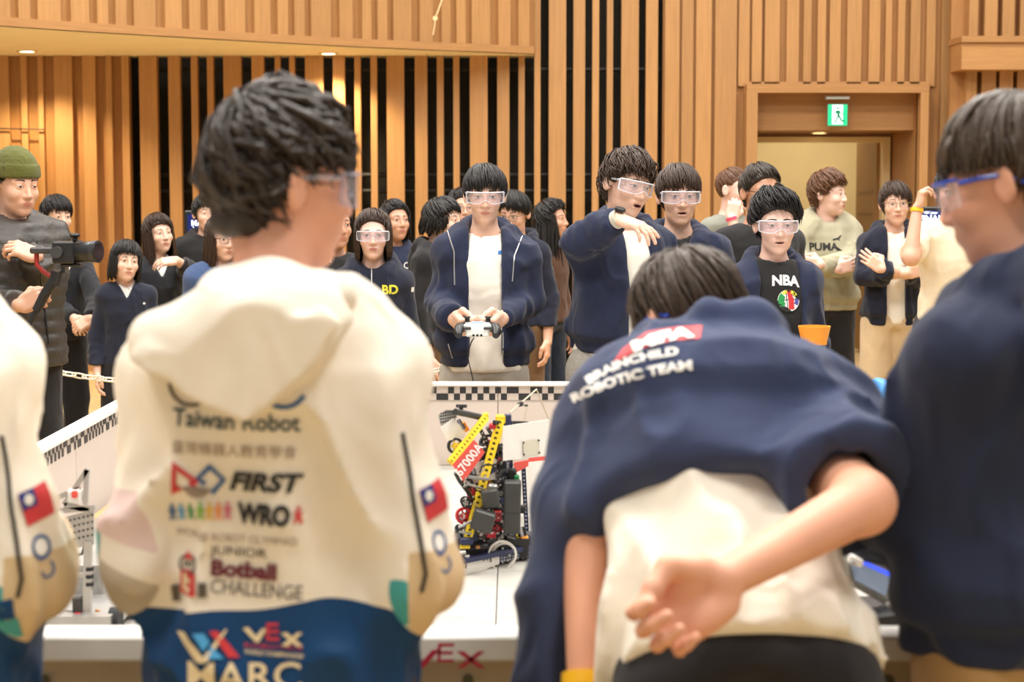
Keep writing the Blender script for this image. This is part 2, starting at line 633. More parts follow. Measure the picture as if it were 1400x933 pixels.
def hand_f(q, curl=(25, 30, 20), thumb=0.5, spread=0.0):
    """right-hand frame: +x thumb side, +y along the fingers, +z back of the hand, wrist at the origin"""
    f = s_box(q, (0.001, 0.048, 0.0), (0.037, 0.044, 0.0125), 0.012)
    f = smin(f, s_ell(q, (0.024, 0.032, -0.009), (0.016, 0.030, 0.013)), 0.012)
    f = smin(f, s_ell(q, (-0.022, 0.034, -0.008), (0.014, 0.030, 0.011)), 0.012)
    fing = None
    for i, (x, L, r) in enumerate(((0.0285, 0.072, 0.0090), (0.0095, 0.080, 0.0092), (-0.0100, 0.074, 0.0088), (-0.0280, 0.058, 0.0078))):
        p = np.array((x, 0.088 - (0.006 if i in (0,) else 0.012 if i == 3 else 0), 0.0))
        ang = 0.0
        sd = (1.5 - i) * R(4 + spread)
        c = curl[i] if isinstance(curl[0], (tuple, list)) else curl
        for j, (fr, rr) in enumerate(((0.46, 1.0), (0.30, 0.92), (0.24, 0.82))):
            ang += R(c[j])
            d = np.array((math.sin(sd) * math.cos(ang), math.cos(sd) * math.cos(ang), -math.sin(ang)))
            p2 = p + d * L * fr
            g = s_cone(q, p, p2, r * rr, r * (rr - 0.08))
            g = smin(g, s_ell(q, p2, (r * .97 * rr,) * 3), 0.002) if j < 2 else g
            fing = g if fing is None else np.minimum(fing, g)
            p = p2
    f = smin(f, fing, 0.009)
    t0 = (0.024, 0.016, -0.008)
    t1 = (0.046 + 0.008 * (1 - thumb), 0.046, -0.012 - 0.020 * thumb)
    t2 = (0.050 - 0.014 * thumb, 0.074, -0.018 - 0.026 * thumb)
    t3 = (0.046 - 0.022 * thumb, 0.096, -0.022 - 0.028 * thumb)
    th = s_chain(q, [t0, t1, t2, t3], [0.014, 0.0125, 0.0105, 0.0085], 0.006)
    return smin(f, th, 0.010)

def hand_frame(d, palm, side):
    Y = Vector(d).normalized()
    Z = -Vector(palm)
    Z = (Z - Y * Z.dot(Y)).normalized()
    X = Z.cross(Y) if side == 'R' else Y.cross(Z)
    return np.array(((X.x, Y.x, Z.x), (X.y, Y.y, Z.y), (X.z, Y.z, Z.z)), np.float32)

def tube_mesh(paths, radii, n=4, flat=1.0):
    """many tapered strands at once: paths (m, k, 3), radii (m, k) -> V, Q"""
    m, k, _ = paths.shape
    t = np.gradient(paths, axis=1)
    t /= np.linalg.norm(t, axis=2, keepdims=True) + 1e-9
    ref = np.zeros_like(t)
    ref[..., 0] = 0.31
    ref[..., 1] = 0.52
    ref[..., 2] = 0.79
    s = np.cross(t, ref)
    s /= np.linalg.norm(s, axis=2, keepdims=True) + 1e-9
    u = np.cross(t, s)
    ang = np.arange(n) * 2 * PI / n
    V = paths[:, :, None, :] + radii[:, :, None, None] * (np.cos(ang)[None, None, :, None] * s[:, :, None, :] * flat + np.sin(ang)[None, None, :, None] * u[:, :, None, :])
    V = V.reshape(-1, 3)
    base = (np.arange(m) * k * n)[:, None, None]
    i = (np.arange(k - 1) * n)[None, :, None]
    j = np.arange(n)[None, None, :]
    j2 = (j + 1) % n
    Q = np.stack([base + i + j, base + i + j2, base + i + n + j2, base + i + n + j], -1).reshape(-1, 4)
    return V.astype(np.float32), Q.astype(np.int32)

def hair_parts(seed, g=0.012, fringe=0.030, side=-0.015, back=-0.075, n=260, long=0.0, messy=0.004, twist=0.25, curl=0.0,
               part=0.0, thick=0.0070, lift=0.006, front_cut=None, top=0.0):
    """cap of hair plus strands, in head space. long: how far side and back hair hangs below the ear line"""
    rng = np.random.RandomState(seed)
    rr = CR_R + g
    def cap(q):
        f = s_ell(q, CR_C + A3((0, -0.002, top * 0.4)), rr + A3((0, 0, top)))
        y = q[:, 1]
        zl = np.interp(y, [-.12, -.058, -.040, -.030, 0.012, 0.020, 0.045, 0.075, 0.11], [back + .01, back + .004, max(back, -.045), min(side, .03), min(side, .03), max(side, 0.0), 0.040, max(.058, min(fringe, .085) - .012), max(.064, min(fringe, .085) - .006)])
        f = smax(f, zl - q[:, 2], 0.012)
        if back < -0.06:
            nape = s_ell(q, (0, -0.056, -0.056), (0.052, 0.040, 0.05))
            nape = smax(nape, back - q[:, 2], 0.01)
            f = smin(f, nape, 0.02)
        near = np.abs(f) < 0.03
        d = np.zeros(len(q), np.float32)
        if near.any():
            d[near] = noise(q[near], (70, 70, 40), seed) * 0.35 + noise(q[near], (28, 28, 18), seed + 3) * 0.65
        return f + d * (0.004 + messy * 0.7)
    V, Q = mesh_of(cap, (-.13, -.16, -.14), (.13, .15, .17), 0.0055)
    # strands
    c = np.array((part, -0.42, 0.9))
    c /= np.linalg.norm(c)
    e1 = np.cross(c, (1, 0, 0.0)); e1 /= np.linalg.norm(e1)
    e2 = np.cross(c, e1)
    m = n
    al = rng.rand(m) * 2 * PI
    T = np.linspace(0.02, 2.75, 56)
    tw = twist * (rng.rand(m) * .6 + .7)
    aa = al[:, None] + tw[:, None] * T[None, :] + (rng.randn(m) * 0.12)[:, None]
    D = np.cos(T)[None, :, None] * c + np.sin(T)[None, :, None] * (np.cos(aa)[..., None] * e1 + np.sin(aa)[..., None] * e2)
    lf = g + lift * rng.rand(m)
    rad = (CR_R[None, :] + lf[:, None])
    Pp = CR_C + D * rad[:, None, :]
    Pp[..., 2] += top * np.clip(D[..., 2], 0, 1)
    phi = np.arctan2(Pp[..., 0], Pp[..., 1])
    zend = np.interp(np.abs(phi), [0, 0.75, 1.15, 1.42, 1.92, 2.1, 2.45, PI], [fringe, fringe, (fringe + side) / 2, side, side, min(side, -.03), back, back])
    if front_cut is not None:       # side-swept or parted fringe
        zend = zend + np.where(np.abs(phi) < 0.9, front_cut * np.sin(phi * 1.6), 0)
    below = Pp[..., 2] < (zend + rng.randn(m)[:, None] * 0.006)
    stop = np.where(below.any(1), below.argmax(1), 55)
    stop = np.maximum(stop, 8)
    t_end = T[stop]
    t0 = rng.rand(m) ** 0.8 * t_end * 0.72
    K = 7
    fr = np.linspace(0, 1, K)
    tt = t0[:, None] + (t_end - t0)[:, None] * fr[None, :]
    aa = al[:, None] + tw[:, None] * tt + (rng.randn(m) * 0.10)[:, None] * fr
    D = np.cos(tt)[..., None] * c + np.sin(tt)[..., None] * (np.cos(aa)[..., None] * e1 + np.sin(aa)[..., None] * e2)
    arch = np.sin(fr * PI)[None, :] * (lift * rng.rand(m))[:, None]
    Pp = CR_C + D * (CR_R[None, None, :] + (lf[:, None] + arch)[..., None] - 0.002)
    Pp[..., 2] += top * np.clip(D[..., 2], 0, 1)
    if curl > 0:
        ph = rng.rand(m, 3) * 6.28
        for k in range(3):
            Pp[..., k] += curl * np.sin(fr[None, :] * 9 + ph[:, k][:, None]) * (0.3 + fr[None, :])
    Pp += rng.randn(m, 1, 3) * messy * fr[None, :, None]
    rads = thick * (0.7 + 0.6 * rng.rand(m))[:, None] * np.array([0.55, 0.95, 1.0, 0.95, 0.8, 0.5, 0.08])[None, :]
    parts = [(V, Q), tube_mesh(Pp, rads, 4, 0.6)]
    if long > 0:                     # hanging lengths beside and behind the face
        mm = int(n * 0.8)
        ph = np.where(rng.rand(mm) < .5, 1, -1) * (0.82 + (PI - 0.82) * rng.rand(mm) ** 0.9)
        zs = -0.005 + 0.05 * rng.rand(mm)
        ax = (CR_R[0] + g + lift * rng.rand(mm)) * 1.0
        ay = (CR_R[1] + g + lift * rng.rand(mm))
        x0, y0 = np.sin(ph) * ax, CR_C[1] + np.cos(ph) * ay
        L = long * (0.86 + 0.2 * rng.rand(mm))
        f7 = np.linspace(0, 1, K)
        path = np.zeros((mm, K, 3))
        inw = np.sin(f7 * PI * 0.9) * 0.006 - f7 * 0.010
        path[..., 0] = x0[:, None] * (1 + inw[None, :] * 2)
        path[..., 1] = y0[:, None] - f7[None, :] * 0.012
        path[..., 2] = zs[:, None] - f7[None, :] * L[:, None] - 0.01
        path[..., :2] += (rng.randn(mm, 1, 2) * messy * 1.5) * f7[None, :, None]
        rads = thick * 1.15 * (0.7 + 0.6 * rng.rand(mm))[:, None] * np.array([0.5, 1, 1.05, 1.05, 1, 0.8, 0.2])[None, :]
        parts.append(tube_mesh(path, rads, 4, 0.7))
        def sheet(q):
            ang = np.arctan2(q[:, 0], q[:, 1] - CR_C[1])
            rx = np.sqrt((q[:, 0] / (CR_R[0] + g)) ** 2 + ((q[:, 1] - CR_C[1] + 0.006) / (CR_R[1] + g)) ** 2)
            f = np.abs(rx - 0.97) * 0.08 - 0.009
            f = smax(f, (0.95 - np.abs(ang)) * 0.08, 0.01)
            f = smax(f, -long - q[:, 2] + 0.02, 0.02)
            return smax(f, q[:, 2] - 0.03, 0.02)
        parts.append(mesh_of(sheet, (-.13, -.16, -long - .03), (.13, .12, .06), 0.009))
    return join(parts)

# ---- flat shapes laid onto a surface
def text_shape(s, size, bold=0.0, shear=0.0, space=1.0, cut=None):
    cu = bpy.data.curves.new('lettering', 'FONT')
    cu.body = s
    cu.size = size
    cu.offset = bold
    cu.shear = shear
    cu.space_character = space
    cu.resolution_u = 3
    cu.align_x = 'CENTER'
    cu.align_y = 'CENTER'
    o = bpy.data.objects.new('lettering', cu)
    COL.objects.link(o)
    dg = bpy.context.evaluated_depsgraph_get()
    me = bpy.data.meshes.new_from_object(o.evaluated_get(dg))
    bpy.data.objects.remove(o)
    bpy.data.curves.remove(cu)
    bm = bmesh.new()
    bm.from_mesh(me)
    bpy.data.meshes.remove(me)
    bmesh.ops.remove_doubles(bm, verts=bm.verts, dist=size * 1e-4)
    bmesh.ops.triangulate(bm, faces=bm.faces)
    for _ in range(2):
        es = [e for e in bm.edges if e.calc_length() > (cut or size * 0.45)]
        if es: bmesh.ops.subdivide_edges(bm, edges=es, cuts=1)
        bmesh.ops.triangulate(bm, faces=bm.faces)
    bm.verts.index_update()
    V = [(v.co.x, v.co.y) for v in bm.verts]
    Fc = [[v.index for v in f.verts] for f in bm.faces]
    bm.free()
    return V, Fc

def poly_shape(pts, cut=0.02):
    bm = bmesh.new()
    vs = [bm.verts.new((p[0], p[1], 0)) for p in pts]
    f = bm.faces.new(vs)
    bmesh.ops.triangulate(bm, faces=[f])
    for _ in range(5):
        es = [e for e in bm.edges if e.calc_length() > cut]
        if not es: break
        bmesh.ops.subdivide_edges(bm, edges=es, cuts=1)
        bmesh.ops.triangulate(bm, faces=bm.faces)
    bm.verts.index_update()
    V = [(v.co.x, v.co.y) for v in bm.verts]
    Fc = [[v.index for v in f.verts] for f in bm.faces]
    bm.free()
    return V, Fc

def ring_shape(cx, cy, ro, ri, a0=0, a1=360, n=24):
    V, Fc = [], []
    for i in range(n + 1):
        a = R(a0 + (a1 - a0) * i / n)
        V += [(cx + ro * math.cos(a), cy + ro * math.sin(a)), (cx + ri * math.cos(a), cy + ri * math.sin(a))]
    for i in range(n):
        Fc.append((2 * i, 2 * i + 2, 2 * i + 3, 2 * i + 1))
    return V, Fc

def disc_pts(cx, cy, rx, ry=None, n=18, a0=0):
    ry = ry or rx
    return [(cx + rx * math.cos(2 * PI * i / n + a0), cy + ry * math.sin(2 * PI * i / n + a0)) for i in range(n)]

def merge_shapes(shapes):
    V, Fc = [], []
    for v, f in shapes:
        b = len(V)
        V += list(v)
        Fc += [[i + b for i in q] for q in f]
    return V, Fc

def lay(name, shape, o, U, Vv, bvh, m, parent, lift=0.0012, far=0.6, lim=0.12):
    """lay a flat shape (u, v) onto a surface: point = o + u*U + v*Vv, moved along U x Vv onto the surface"""
    o, U, Vv = Vector(o), Vector(U), Vector(Vv)
    N = U.cross(Vv).normalized()
    pts, last, ok = [], 0.0, []
    for (u, v) in shape[0]:
        p = o + U * u + Vv * v
        hit = bvh.ray_cast(p + N * far, -N, far * 2.2)
        if hit[0] is not None and abs((hit[0] - p).dot(N)) < lim:
            nn = hit[1] if hit[1].dot(N) > 0 else -hit[1]
            pts.append(hit[0] + (N * .6 + nn * .4) * lift)
            ok.append(True)
        else:
            pts.append(None)
            ok.append(False)
    fs = [f for f in shape[1] if all(ok[i] for i in f)]
    if not fs: return None
    used = sorted({i for f in fs for i in f})
    mp = {i: k for k, i in enumerate(used)}
    me = bpy.data.meshes.new(name)
    me.from_pydata([pts[i] for i in used], [], [[mp[i] for i in f] for f in fs])
    me.update()
    for p in me.polygons: p.use_smooth = True
    return link(name, me, m, parent)

def bvh_of(V, Q):
    return BVHTree.FromPolygons([tuple(map(float, v)) for v in V], [tuple(int(i) for i in q) for q in Q])

# ---- one person
SHOE = None
PERSONS = {}
LEN = []
def person(key, label, W, yaw, skin='mid', hs=1.0, head=(0, 0, 0), head_off=(0, 0.035, 0.150), neck=(0, 0.0, 1.455), sh=0.140, bw=0.95,
           armR=None, armL=None, tops=(), pants=None, hair=None, hair_col='black', eyes=True, jaw=1.0, mouth=0.0,
           wear=None, h=0.0105, spec_frame=None, cap=None, pelvis=(0, 0, 0.93), scale=None, legs=True, base=None, shoe_m=None, brow=True, drop=0.080, lids=0.8):
    """W = (px, py, D) of the point between the eyes. Everything else in the person's own space: +y forward, +x the person's right"""
    nb = Vector(neck)
    pv = Vector(pelvis)
    Hp = nb + Vector(head_off)
    Hr = rot_m(*head)
    if base is None:
        w = at(*W)
        s = scale or w.z / Hp.z
        rz = R(yaw)
        off = Matrix.Rotation(rz, 3, 'Z') @ (Hp * s)
        bl = Vector((w.x - off.x, w.y - off.y, 0 if scale is None else w.z - Hp.z * s))
    else:
        bl, s, rz = Vector(base), scale or 1.0, R(yaw)
    def w2l(p): return (Matrix.Rotation(-rz, 3, 'Z') @ (p - bl)) / s
    root = empty('person', bl, rz, s)
    tag(root, label, 'person', 'people around the field')
    Hpn = A3(Hp)
    def to_head(P): return ((P - Hpn) @ Hr) / hs
    def from_head(V): return (V * hs) @ Hr.T + Hpn
    # spine frame
    up = (nb - pv).normalized()
    xd = Vector((1, 0, 0))
    shc = pv.lerp(nb, 0.90)
    shs = {'R': shc + xd * sh, 'L': shc - xd * sh}
    shs = {k: v - Vector((0, 0, drop - 0.055)) for k, v in shs.items()}
    arms = {}
    for sd, a in (('R', armR), ('L', armL)):
        sg = 1 if sd == 'R' else -1
        d = dict(el=shs[sd] + Vector((sg * 0.055, -0.02, -0.285)), wr=shs[sd] + Vector((sg * 0.065, 0.06, -0.525)), dir=(0, 0.15, -1), palm=(-sg, 0, 0), curl=(20, 28, 18), thumb=.4, sp=0.0)
        if a: d.update(a)
        for q in ('el', 'wr'):
            if isinstance(d[q][0], str): d[q] = w2l(at(*d[q][1:]))
        for q in ('dir', 'palm'):
            if isinstance(d[q][0], str): d[q] = Matrix.Rotation(-rz, 3, 'Z') @ Vector(d[q][1:])
        d['el'], d['wr'] = Vector(d['el']), Vector(d['wr'])
        arms[sd] = d
        LEN.append((key, sd, round((d['el'] - shs[sd]).length, 3), round((d['wr'] - d['el']).length, 3), round(s, 3)))
    if isinstance(h, float): hb = h
    # --- body
    parts = []
    nk0 = from_head(A3([(0, -0.022, -0.045)]))[0]
    nk1 = np.array(nb) + A3((0, -0.008, -0.025))
    def f_head(P):
        f = head_f(to_head(P), jaw, mouth) * hs
        f = smin(f, s_cone(P, nk0, nk1, 0.050 * hs, 0.056), 0.025)
        f = smin(f, s_cone(P, nk1, nk1 + A3((0.09, 0, -0.035)), 0.045, 0.035), 0.04)
        return smin(f, s_cone(P, nk1, nk1 + A3((-0.09, 0, -0.035)), 0.045, 0.035), 0.04)
    lo = np.minimum(Hpn - 0.15, np.array(nb) - A3((.14, .1, .1)))
    hi = np.maximum(Hpn + 0.16, np.array(nb) + A3((.14, .1, .05)))
    headVQ = mesh_of(f_head, lo, hi, 0.0046)
    parts.append(headVQ)
    for sd in 'RL':
        a = arms[sd]
        M = hand_frame(a['dir'], a['palm'], sd)
        wr = A3(a['wr'])
        el = A3(a['el'])
        shp = A3(shs[sd])
        bare = a.get('bare', 0.55)          # how much of the forearm (and upper arm beyond 1) is skin
        start = wr + (el - wr) * min(bare, 1.0)
        hk = a.get('size', 1.0)
        def f_arm(P):
            f = hand_f(((P - wr) @ M) / hk, a['curl'], a['thumb'], a['sp']) * hk
            g = s_cone(P, el, wr, 0.041, 0.0255)
            f = smin(f, g, 0.016)
            if bare > 1: f = smin(f, s_cone(P, el, el + (shp - el) * (bare - 1), 0.042, 0.048), 0.02)
            return f
        ends = [wr + A3(M[:, 1]) * 0.2 * hk, wr, start if bare <= 1 else el + (shp - el) * (bare - 1)]
        if bare > 1: ends.append(el)
        E = np.stack(ends)
        parts.append(mesh_of(f_arm, E.min(0) - .075, E.max(0) + .075, 0.0042))
    ST = [(-0.10, .144, .096, 0), (0.0, .150, .102, 0), (0.18, .142, .096, 0), (0.36, .130, .090, 0.004), (0.62, .142, .102, 0.008), (0.82, .142, .098, 0.0), (0.93, .105, .076, -.004), (1.0, .066, .058, -.006)]
    def core(P):
        st = [(t, max(.03, (w - .022) * bw), max(.03, (d - .022) * bw), o) for t, w, d, o in ST]
        f = s_loft(P, pv, nb, xd, st)
        if legs:
            for sx in (-1, 1):
                f = smin(f, s_chain(P, [pv + Vector((sx * .085, 0, -.03)), (sx * .10, 0.012, .49), (sx * .105, -0.02, .08)], [.075, .05, .035]), .03)
        for sd in 'RL':
            f = smin(f, s_chain(P, [shs[sd], arms[sd]['el'], arms[sd]['wr']], [.042, .034, .022]), 0.03)
        return f
    allp = np.array([list(nb), list(pv)] + [list(shs[k]) for k in 'RL'] + [list(arms[k][q]) for k in 'RL' for q in ('el', 'wr')])
    lo = allp.min(0) - .16
    hi = allp.max(0) + .16
    if legs: lo[2] = 0.0
    parts.append(mesh_of(core, lo, hi, 0.022))
    V, Q = join(parts)
    body = link('body', np_mesh('body', V, Q), SKIN[skin], root)
    hbvh = bvh_of(to_head(headVQ[0]), headVQ[1])
    # --- face
    def face_lay(name, shapes, mats, lift):
        Vs, Fs, Ms = [], [], []
        for (shp, mi, lf) in shapes:
            b = len(Vs)
            good = True
            tmp = []
            for (u, v) in shp[0]:
                hit = hbvh.ray_cast(Vector((u, 0.25, v)), Vector((0, -1, 0)), 0.4)
                if hit[0] is None:
                    good = False
                    break
                tmp.append(tuple(hit[0] + Vector((0, lf, 0))))
            if not good: continue
            Vs += tmp
            Fs += [[i + b for i in f] for f in shp[1]]
            Ms += [mi] * len(shp[1])
        if not Fs: return
        me = bpy.data.meshes.new(name)
        me.from_pydata([tuple(p) for p in from_head(A3(Vs))], [], Fs)
        for m_ in mats: me.materials.append(m_)
        me.polygons.foreach_set('material_index', Ms)
        me.update()
        link(name, me, None, root)
    if eyes:
        for sx in (-1, 1):
            cx = 0.031 * sx
            alm = [(cx + 0.0150 * math.cos(a), 0.0025 + 0.0062 * lids * math.sin(a) * (1 if math.sin(a) > 0 else 0.75) + 0.0012 * sx * math.cos(a)) for a in [2 * PI * i / 14 for i in range(14)]]
            lash = [(cx + 0.0165 * math.cos(a), 0.0030 + 0.0072 * lids * math.sin(a) + 0.0012 * sx * math.cos(a)) for a in [PI * i / 8 for i in range(9)]]
            lash += [(cx + 0.0150 * math.cos(a), 0.0030 + 0.0048 * lids * math.sin(a) + 0.0012 * sx * math.cos(a)) for a in [PI * (8 - i) / 8 for i in range(9)]]
            ls = ([p for p in lash], [(i, i + 1, 16 - i, 17 - i) for i in range(8)])
            face_lay('eye', [(poly_shape(alm, .02), 0, .0006), (poly_shape(disc_pts(cx, .0026, .0058, .0052 * lids + .0004, 12), .02), 1, .0011), (ls, 2, .0015)], [SCLERA, IRIS, LASH], 0)
            if brow:
                bp = [(cx + sx * (-0.017 + 0.036 * t), 0.0225 + 0.0055 * math.sin(PI * (0.15 + 0.75 * t)) ) for t in [i / 6 for i in range(7)]]
                bs = ([(u, v + (0.0030 - .0018 * i / 6)) for i, (u, v) in enumerate(bp)] + [(u, v - (0.0030 - .0018 * i / 6)) for i, (u, v) in enumerate(bp)], [(i, i + 1, i + 8, i + 7) for i in range(6)])
                face_lay('eyebrow', [(bs, 0, .0008)], [HAIR[hair_col] if hair_col != 'grey' else HAIR['soft']], 0)
        up_ = [(-.0240, -.0650), (-.012, -.0606), (-.004, -.0590), (0, -.0598), (.004, -.0590), (.012, -.0606), (.0240, -.0650), (.010, -.0660), (0, -.0662), (-.010, -.0660)]
        o_ = mouth
        lo_ = [(-.0210, -.0650 - o_ * .4), (-.010, -.0668 - o_), (0, -.0672 - o_), (.010, -.0668 - o_), (.0210, -.0650 - o_ * .4), (.012, -.0735 - o_), (0, -.0755 - o_), (-.012, -.0735 - o_)]
        shp = [(poly_shape(up_, .012), 0, .0006), (poly_shape(lo_, .012), 0, .0006)]
        if o_ > 0.002:
            shp.insert(0, (poly_shape(disc_pts(0, -.0660 - o_ * .55, .0185, .002 + o_ * .62, 14), .01), 1, .0004))
        face_lay('lips', shp, [LIPS, MOUTH], 0)
    # --- hair
    if hair:
        HV, HQ = hair_parts(**hair)
        link('hair', np_mesh('hair', from_head(HV), HQ), HAIR[hair_col], root)
    if cap:
        def f_cap(q):
            f = s_ell(q, CR_C + A3((0, -0.004, 0.012)), CR_R + A3((.017, .017, .022)))
            cut = 0.030 + 0.10 * q[:, 1] - q[:, 2]
            f = smax(f, cut, 0.008)
            rim = np.abs(q[:, 2] - 0.050 - 0.10 * q[:, 1]) < 0.03
            ang = np.arctan2(q[:, 0], q[:, 1])
            return f - np.where(rim, 0.0045, 0) + 0.0012 * np.sin(ang * 70)
        CV, CQ = mesh_of(f_cap, (-.13, -.16, -.05), (.13, .14, .19), 0.005, 1)
        link('beanie', np_mesh('beanie', from_head(CV), CQ), cap, root)
    # --- clothes
    info = {}
    for li, T in enumerate(tops):
        g = T.get('g', 0.02)
        hem = T.get('hem', 0.02)             # position on the spine, 0 pelvis .. 1 neck
        ga = T.get('ga', g * .5)
        sl = T.get('sleeve', 'long')
        fold = T.get('fold', 0.010)
        seed = T.get('seed', li * 3 + len(PERSONS))
        wf = T.get('wide', 1.0)
        extra_ = T.get('extra')
        st = []
        for t, w, d, o in ST:
            st.append((t, (w * bw + g) * (wf if t < .85 else 1), (d * bw + g) * (wf if t < .85 else 1), o))
        h0 = hem if extra_ else hem - .07
        st = [(h0, float(np.interp(h0, [x[0] for x in st], [x[1] for x in st])), float(np.interp(h0, [x[0] for x in st], [x[2] for x in st])), 0)] + [x for x in st if x[0] > h0 + .01]
        if T.get('rib'):
            t0, w0, d0, o0 = st[0]
            t0 += .05
            st = [(t0 - .10, w0 - .006, d0 - .006, 0), (t0, w0 - .006, d0 - .006, 0), (t0 + .10, w0 - .004, d0 - .004, 0), (t0 + .15, w0 + .020, d0 + .020, 0), (t0 + .24, w0 + .018, d0 + .018, 0)] + [x for x in st if x[0] > t0 + .3]
        top_t = T.get('top', 0.985)
        st = [x for x in st if x[0] < top_t] + [(top_t, float(np.interp(top_t, [x[0] for x in st], [x[1] for x in st])), float(np.interp(top_t, [x[0] for x in st], [x[2] for x in st])), -.005)]
        extra = T.get('extra')
        cutf = T.get('cutf')
        def f_top(P):
            if T.get('solo'):
                f = T['solo'](P)
                nb_ = np.abs(f) < .05
                if nb_.any():
                    f = f.copy()
                    f[nb_] += noise(P[nb_], (11, 11, 9), seed) * fold + noise(P[nb_], (26, 26, 20), seed + 2) * fold * .35
                return smax(f, -s_cone(P, nk1, nk0 + A3((0, 0, .03)), .058 + T.get('neck_r', 0.004), .064 + T.get('neck_r', 0.004)), .008)
            f = s_loft(P, pv, nb, xd, st)
            inn_ = (not sl) and (not extra)
            mid_ = (shs['R'] + shs['L']) / 2
            sR, sL = (shs['R'].lerp(mid_, .45), shs['L'].lerp(mid_, .45)) if inn_ else (shs['R'] - xd * .03, shs['L'] + xd * .03)
            f = smin(f, s_cone(P, sR, sL, .036 + g, .036 + g), .05)
            for sd in 'RL':
                f = smin(f, s_cone(P, nb - up * .045 + xd * (.05 if sd == 'R' else -.05), shs[sd].lerp(mid_, .45) if inn_ else shs[sd], .026 + g, .036 + g), .04)
            if sl:
                for sd in 'RL':
                    a = arms[sd]
                    S_, E_, W_ = shs[sd], a['el'], a['wr']
                    rsz = T.get('arm_r', (.044, .042, .034))
                    if sl == 'long':
                        end = E_.lerp(W_, T.get('cuff', {}).get(sd, 0.93) if isinstance(T.get('cuff'), dict) else T.get('cuff', 0.93))
                        gg = s_chain(P, [S_, E_, end], [rsz[0] + ga, rsz[1] + ga, rsz[2] + ga], .03)
                        # sleeve rings near the elbow and above the cuff
                        ba = A3(end) - A3(E_)
                        tt = ((P - A3(E_)) @ ba) / float(ba @ ba)
                        gg = gg + fold * 0.30 * np.sin(tt * 17 + seed + 6 * noise(P, (14, 14, 14), seed)) * np.clip(1 - np.abs(tt - 0.45) * 1.2, 0, 1) * (np.abs(gg) < .05)
                        if T.get('rib'):
                            gg = smin(gg, s_cone(P, Vector(end) - (Vector(end) - E_).normalized() * .035, Vector(end) + (Vector(end) - E_).normalized() * .012, .031 + ga * .3, .030 + ga * .3), .012)
                            gg = smax(gg, (P - A3(end)) @ (ba / np.sqrt(ba @ ba)) - .018, .006)
                        else:
                            gg = smax(gg, (P - A3(end)) @ (ba / np.sqrt(ba @ ba)) - .004, .006)
                    else:
                        end = S_.lerp(E_, T.get('slen', 0.72))
                        gg = s_cone(P, S_, end, rsz[0] + ga, rsz[0] + ga + .012)
                        ba = A3(end) - A3(S_)
                        gg = smax(gg, (P - A3(end)) @ (ba / np.sqrt(ba @ ba)), .006)
                    f = smin(f, gg, .025)
            if T.get('hood'):
                hk = T['hood']
                ctr = nb + Vector((0, -0.012, 0))
                ringp = [ctr + Vector((x, y, z)) for x, y, z in ((.030, .100, -.085), (.084, .066, -.034), (.100, -.005, .006), (.072, -.062, .022), (0, -.086, .028), (-.072, -.062, .022), (-.100, -.005, .006), (-.084, .066, -.034), (-.030, .100, -.085))]
                gg = s_chain(P, ringp, [.016 * hk, .022 * hk, .027 * hk, .032 * hk, .034 * hk, .032 * hk, .027 * hk, .022 * hk, .016 * hk], .02)
                gg = smin(gg, s_ell(P, ctr + Vector((0, -.105, -.075)), (.115 * hk, .045, .105)), .05)
                f = smin(f, gg, .022)
            if extra: f = extra(P, f, dict(nb=nb, pv=pv, shs=shs, arms=arms))
            nb_ = np.abs(f) < 0.05
            if nb_.any():
                q = P[nb_]
                d = noise(q, (8, 8, 5.5), seed) * fold * .8
                w_ = q + np.stack([noise(q, (5, 5, 5), seed + 11), noise(q, (5, 5, 5), seed + 12), noise(q, (5, 5, 5), seed + 13)], 1) * 0.06
                rg = 1 - np.abs(noise(w_, T.get('ff', (13, 13, 6)), seed + 5))
                d = d - (rg * rg - 0.45) * fold * 1.0
                if T.get('quilt'):
                    d = d - 0.009 * np.abs(np.sin(q[:, 2] * 62)) ** 0.6
                f = f.copy()
                f[nb_] += np.minimum(d, fold * .3)
            # clean hem and neck hole
            f = smax(f, (hem - ((P - A3(pv)) @ A3(up)) / (nb - pv).length) * (nb - pv).length, .008) if not extra else f
            nd = T.get('neck', 0.0)
            f = smax(f, -s_cone(P, nk1 + A3((0, .006, -.01 - nd)), nk0 + A3((0, 0, .03)), .056 + T.get('neck_r', 0.004), .062 + T.get('neck_r', 0.004)), .008)
            if T.get('vneck'):
                vd = T['vneck']
                q = P - A3(nb)
                wv = np.clip((q[:, 2] + vd) * 0.50, 0, .075)
                cutv = np.maximum(np.abs(q[:, 0]) - wv, -q[:, 1] + 0.01)
                f = smax(f, -cutv, .006)
            if T.get('open'):
                o0, o1, xs0, xs1 = T['open']
                u = A3(up)
                q = P - A3(pv)
                L = (nb - pv).length
                tt = (q @ u) / L
                fw = A3(up.cross(xd).normalized())
                fw = fw if fw[1] > 0 else -fw
                ow = np.interp(tt, [-.2, 1.0], [o0, o1])
                xs = np.interp(tt, [-.2, 1.0], [xs0, xs1])
                cut = np.maximum(np.abs(q[:, 0] - xs) - ow, -(q @ fw) + 0.0)
                f = smax(f, -cut, .010)
            if cutf: f = cutf(P, f)
            return f
        pts = [list(nb + Vector((0, 0, .07))), list(pv + (nb - pv) * (hem - .05))] + [list(shs[k]) for k in 'RL']
        if sl:
            pts += [list(arms[k]['el']) for k in 'RL']
            if sl == 'long': pts += [list(arms[k]['wr']) for k in 'RL']
        E = np.array(pts)
        lo, hi = E.min(0) - .16 - g, E.max(0) + .16 + g
        if T.get('box'):
            lo = np.minimum(lo, A3(T['box'][0])); hi = np.maximum(hi, A3(T['box'][1]))
        TV, TQ = mesh_of(f_top, lo, hi, T.get('h', h), 1)
        me_ = np_mesh(T['name'], TV, TQ)
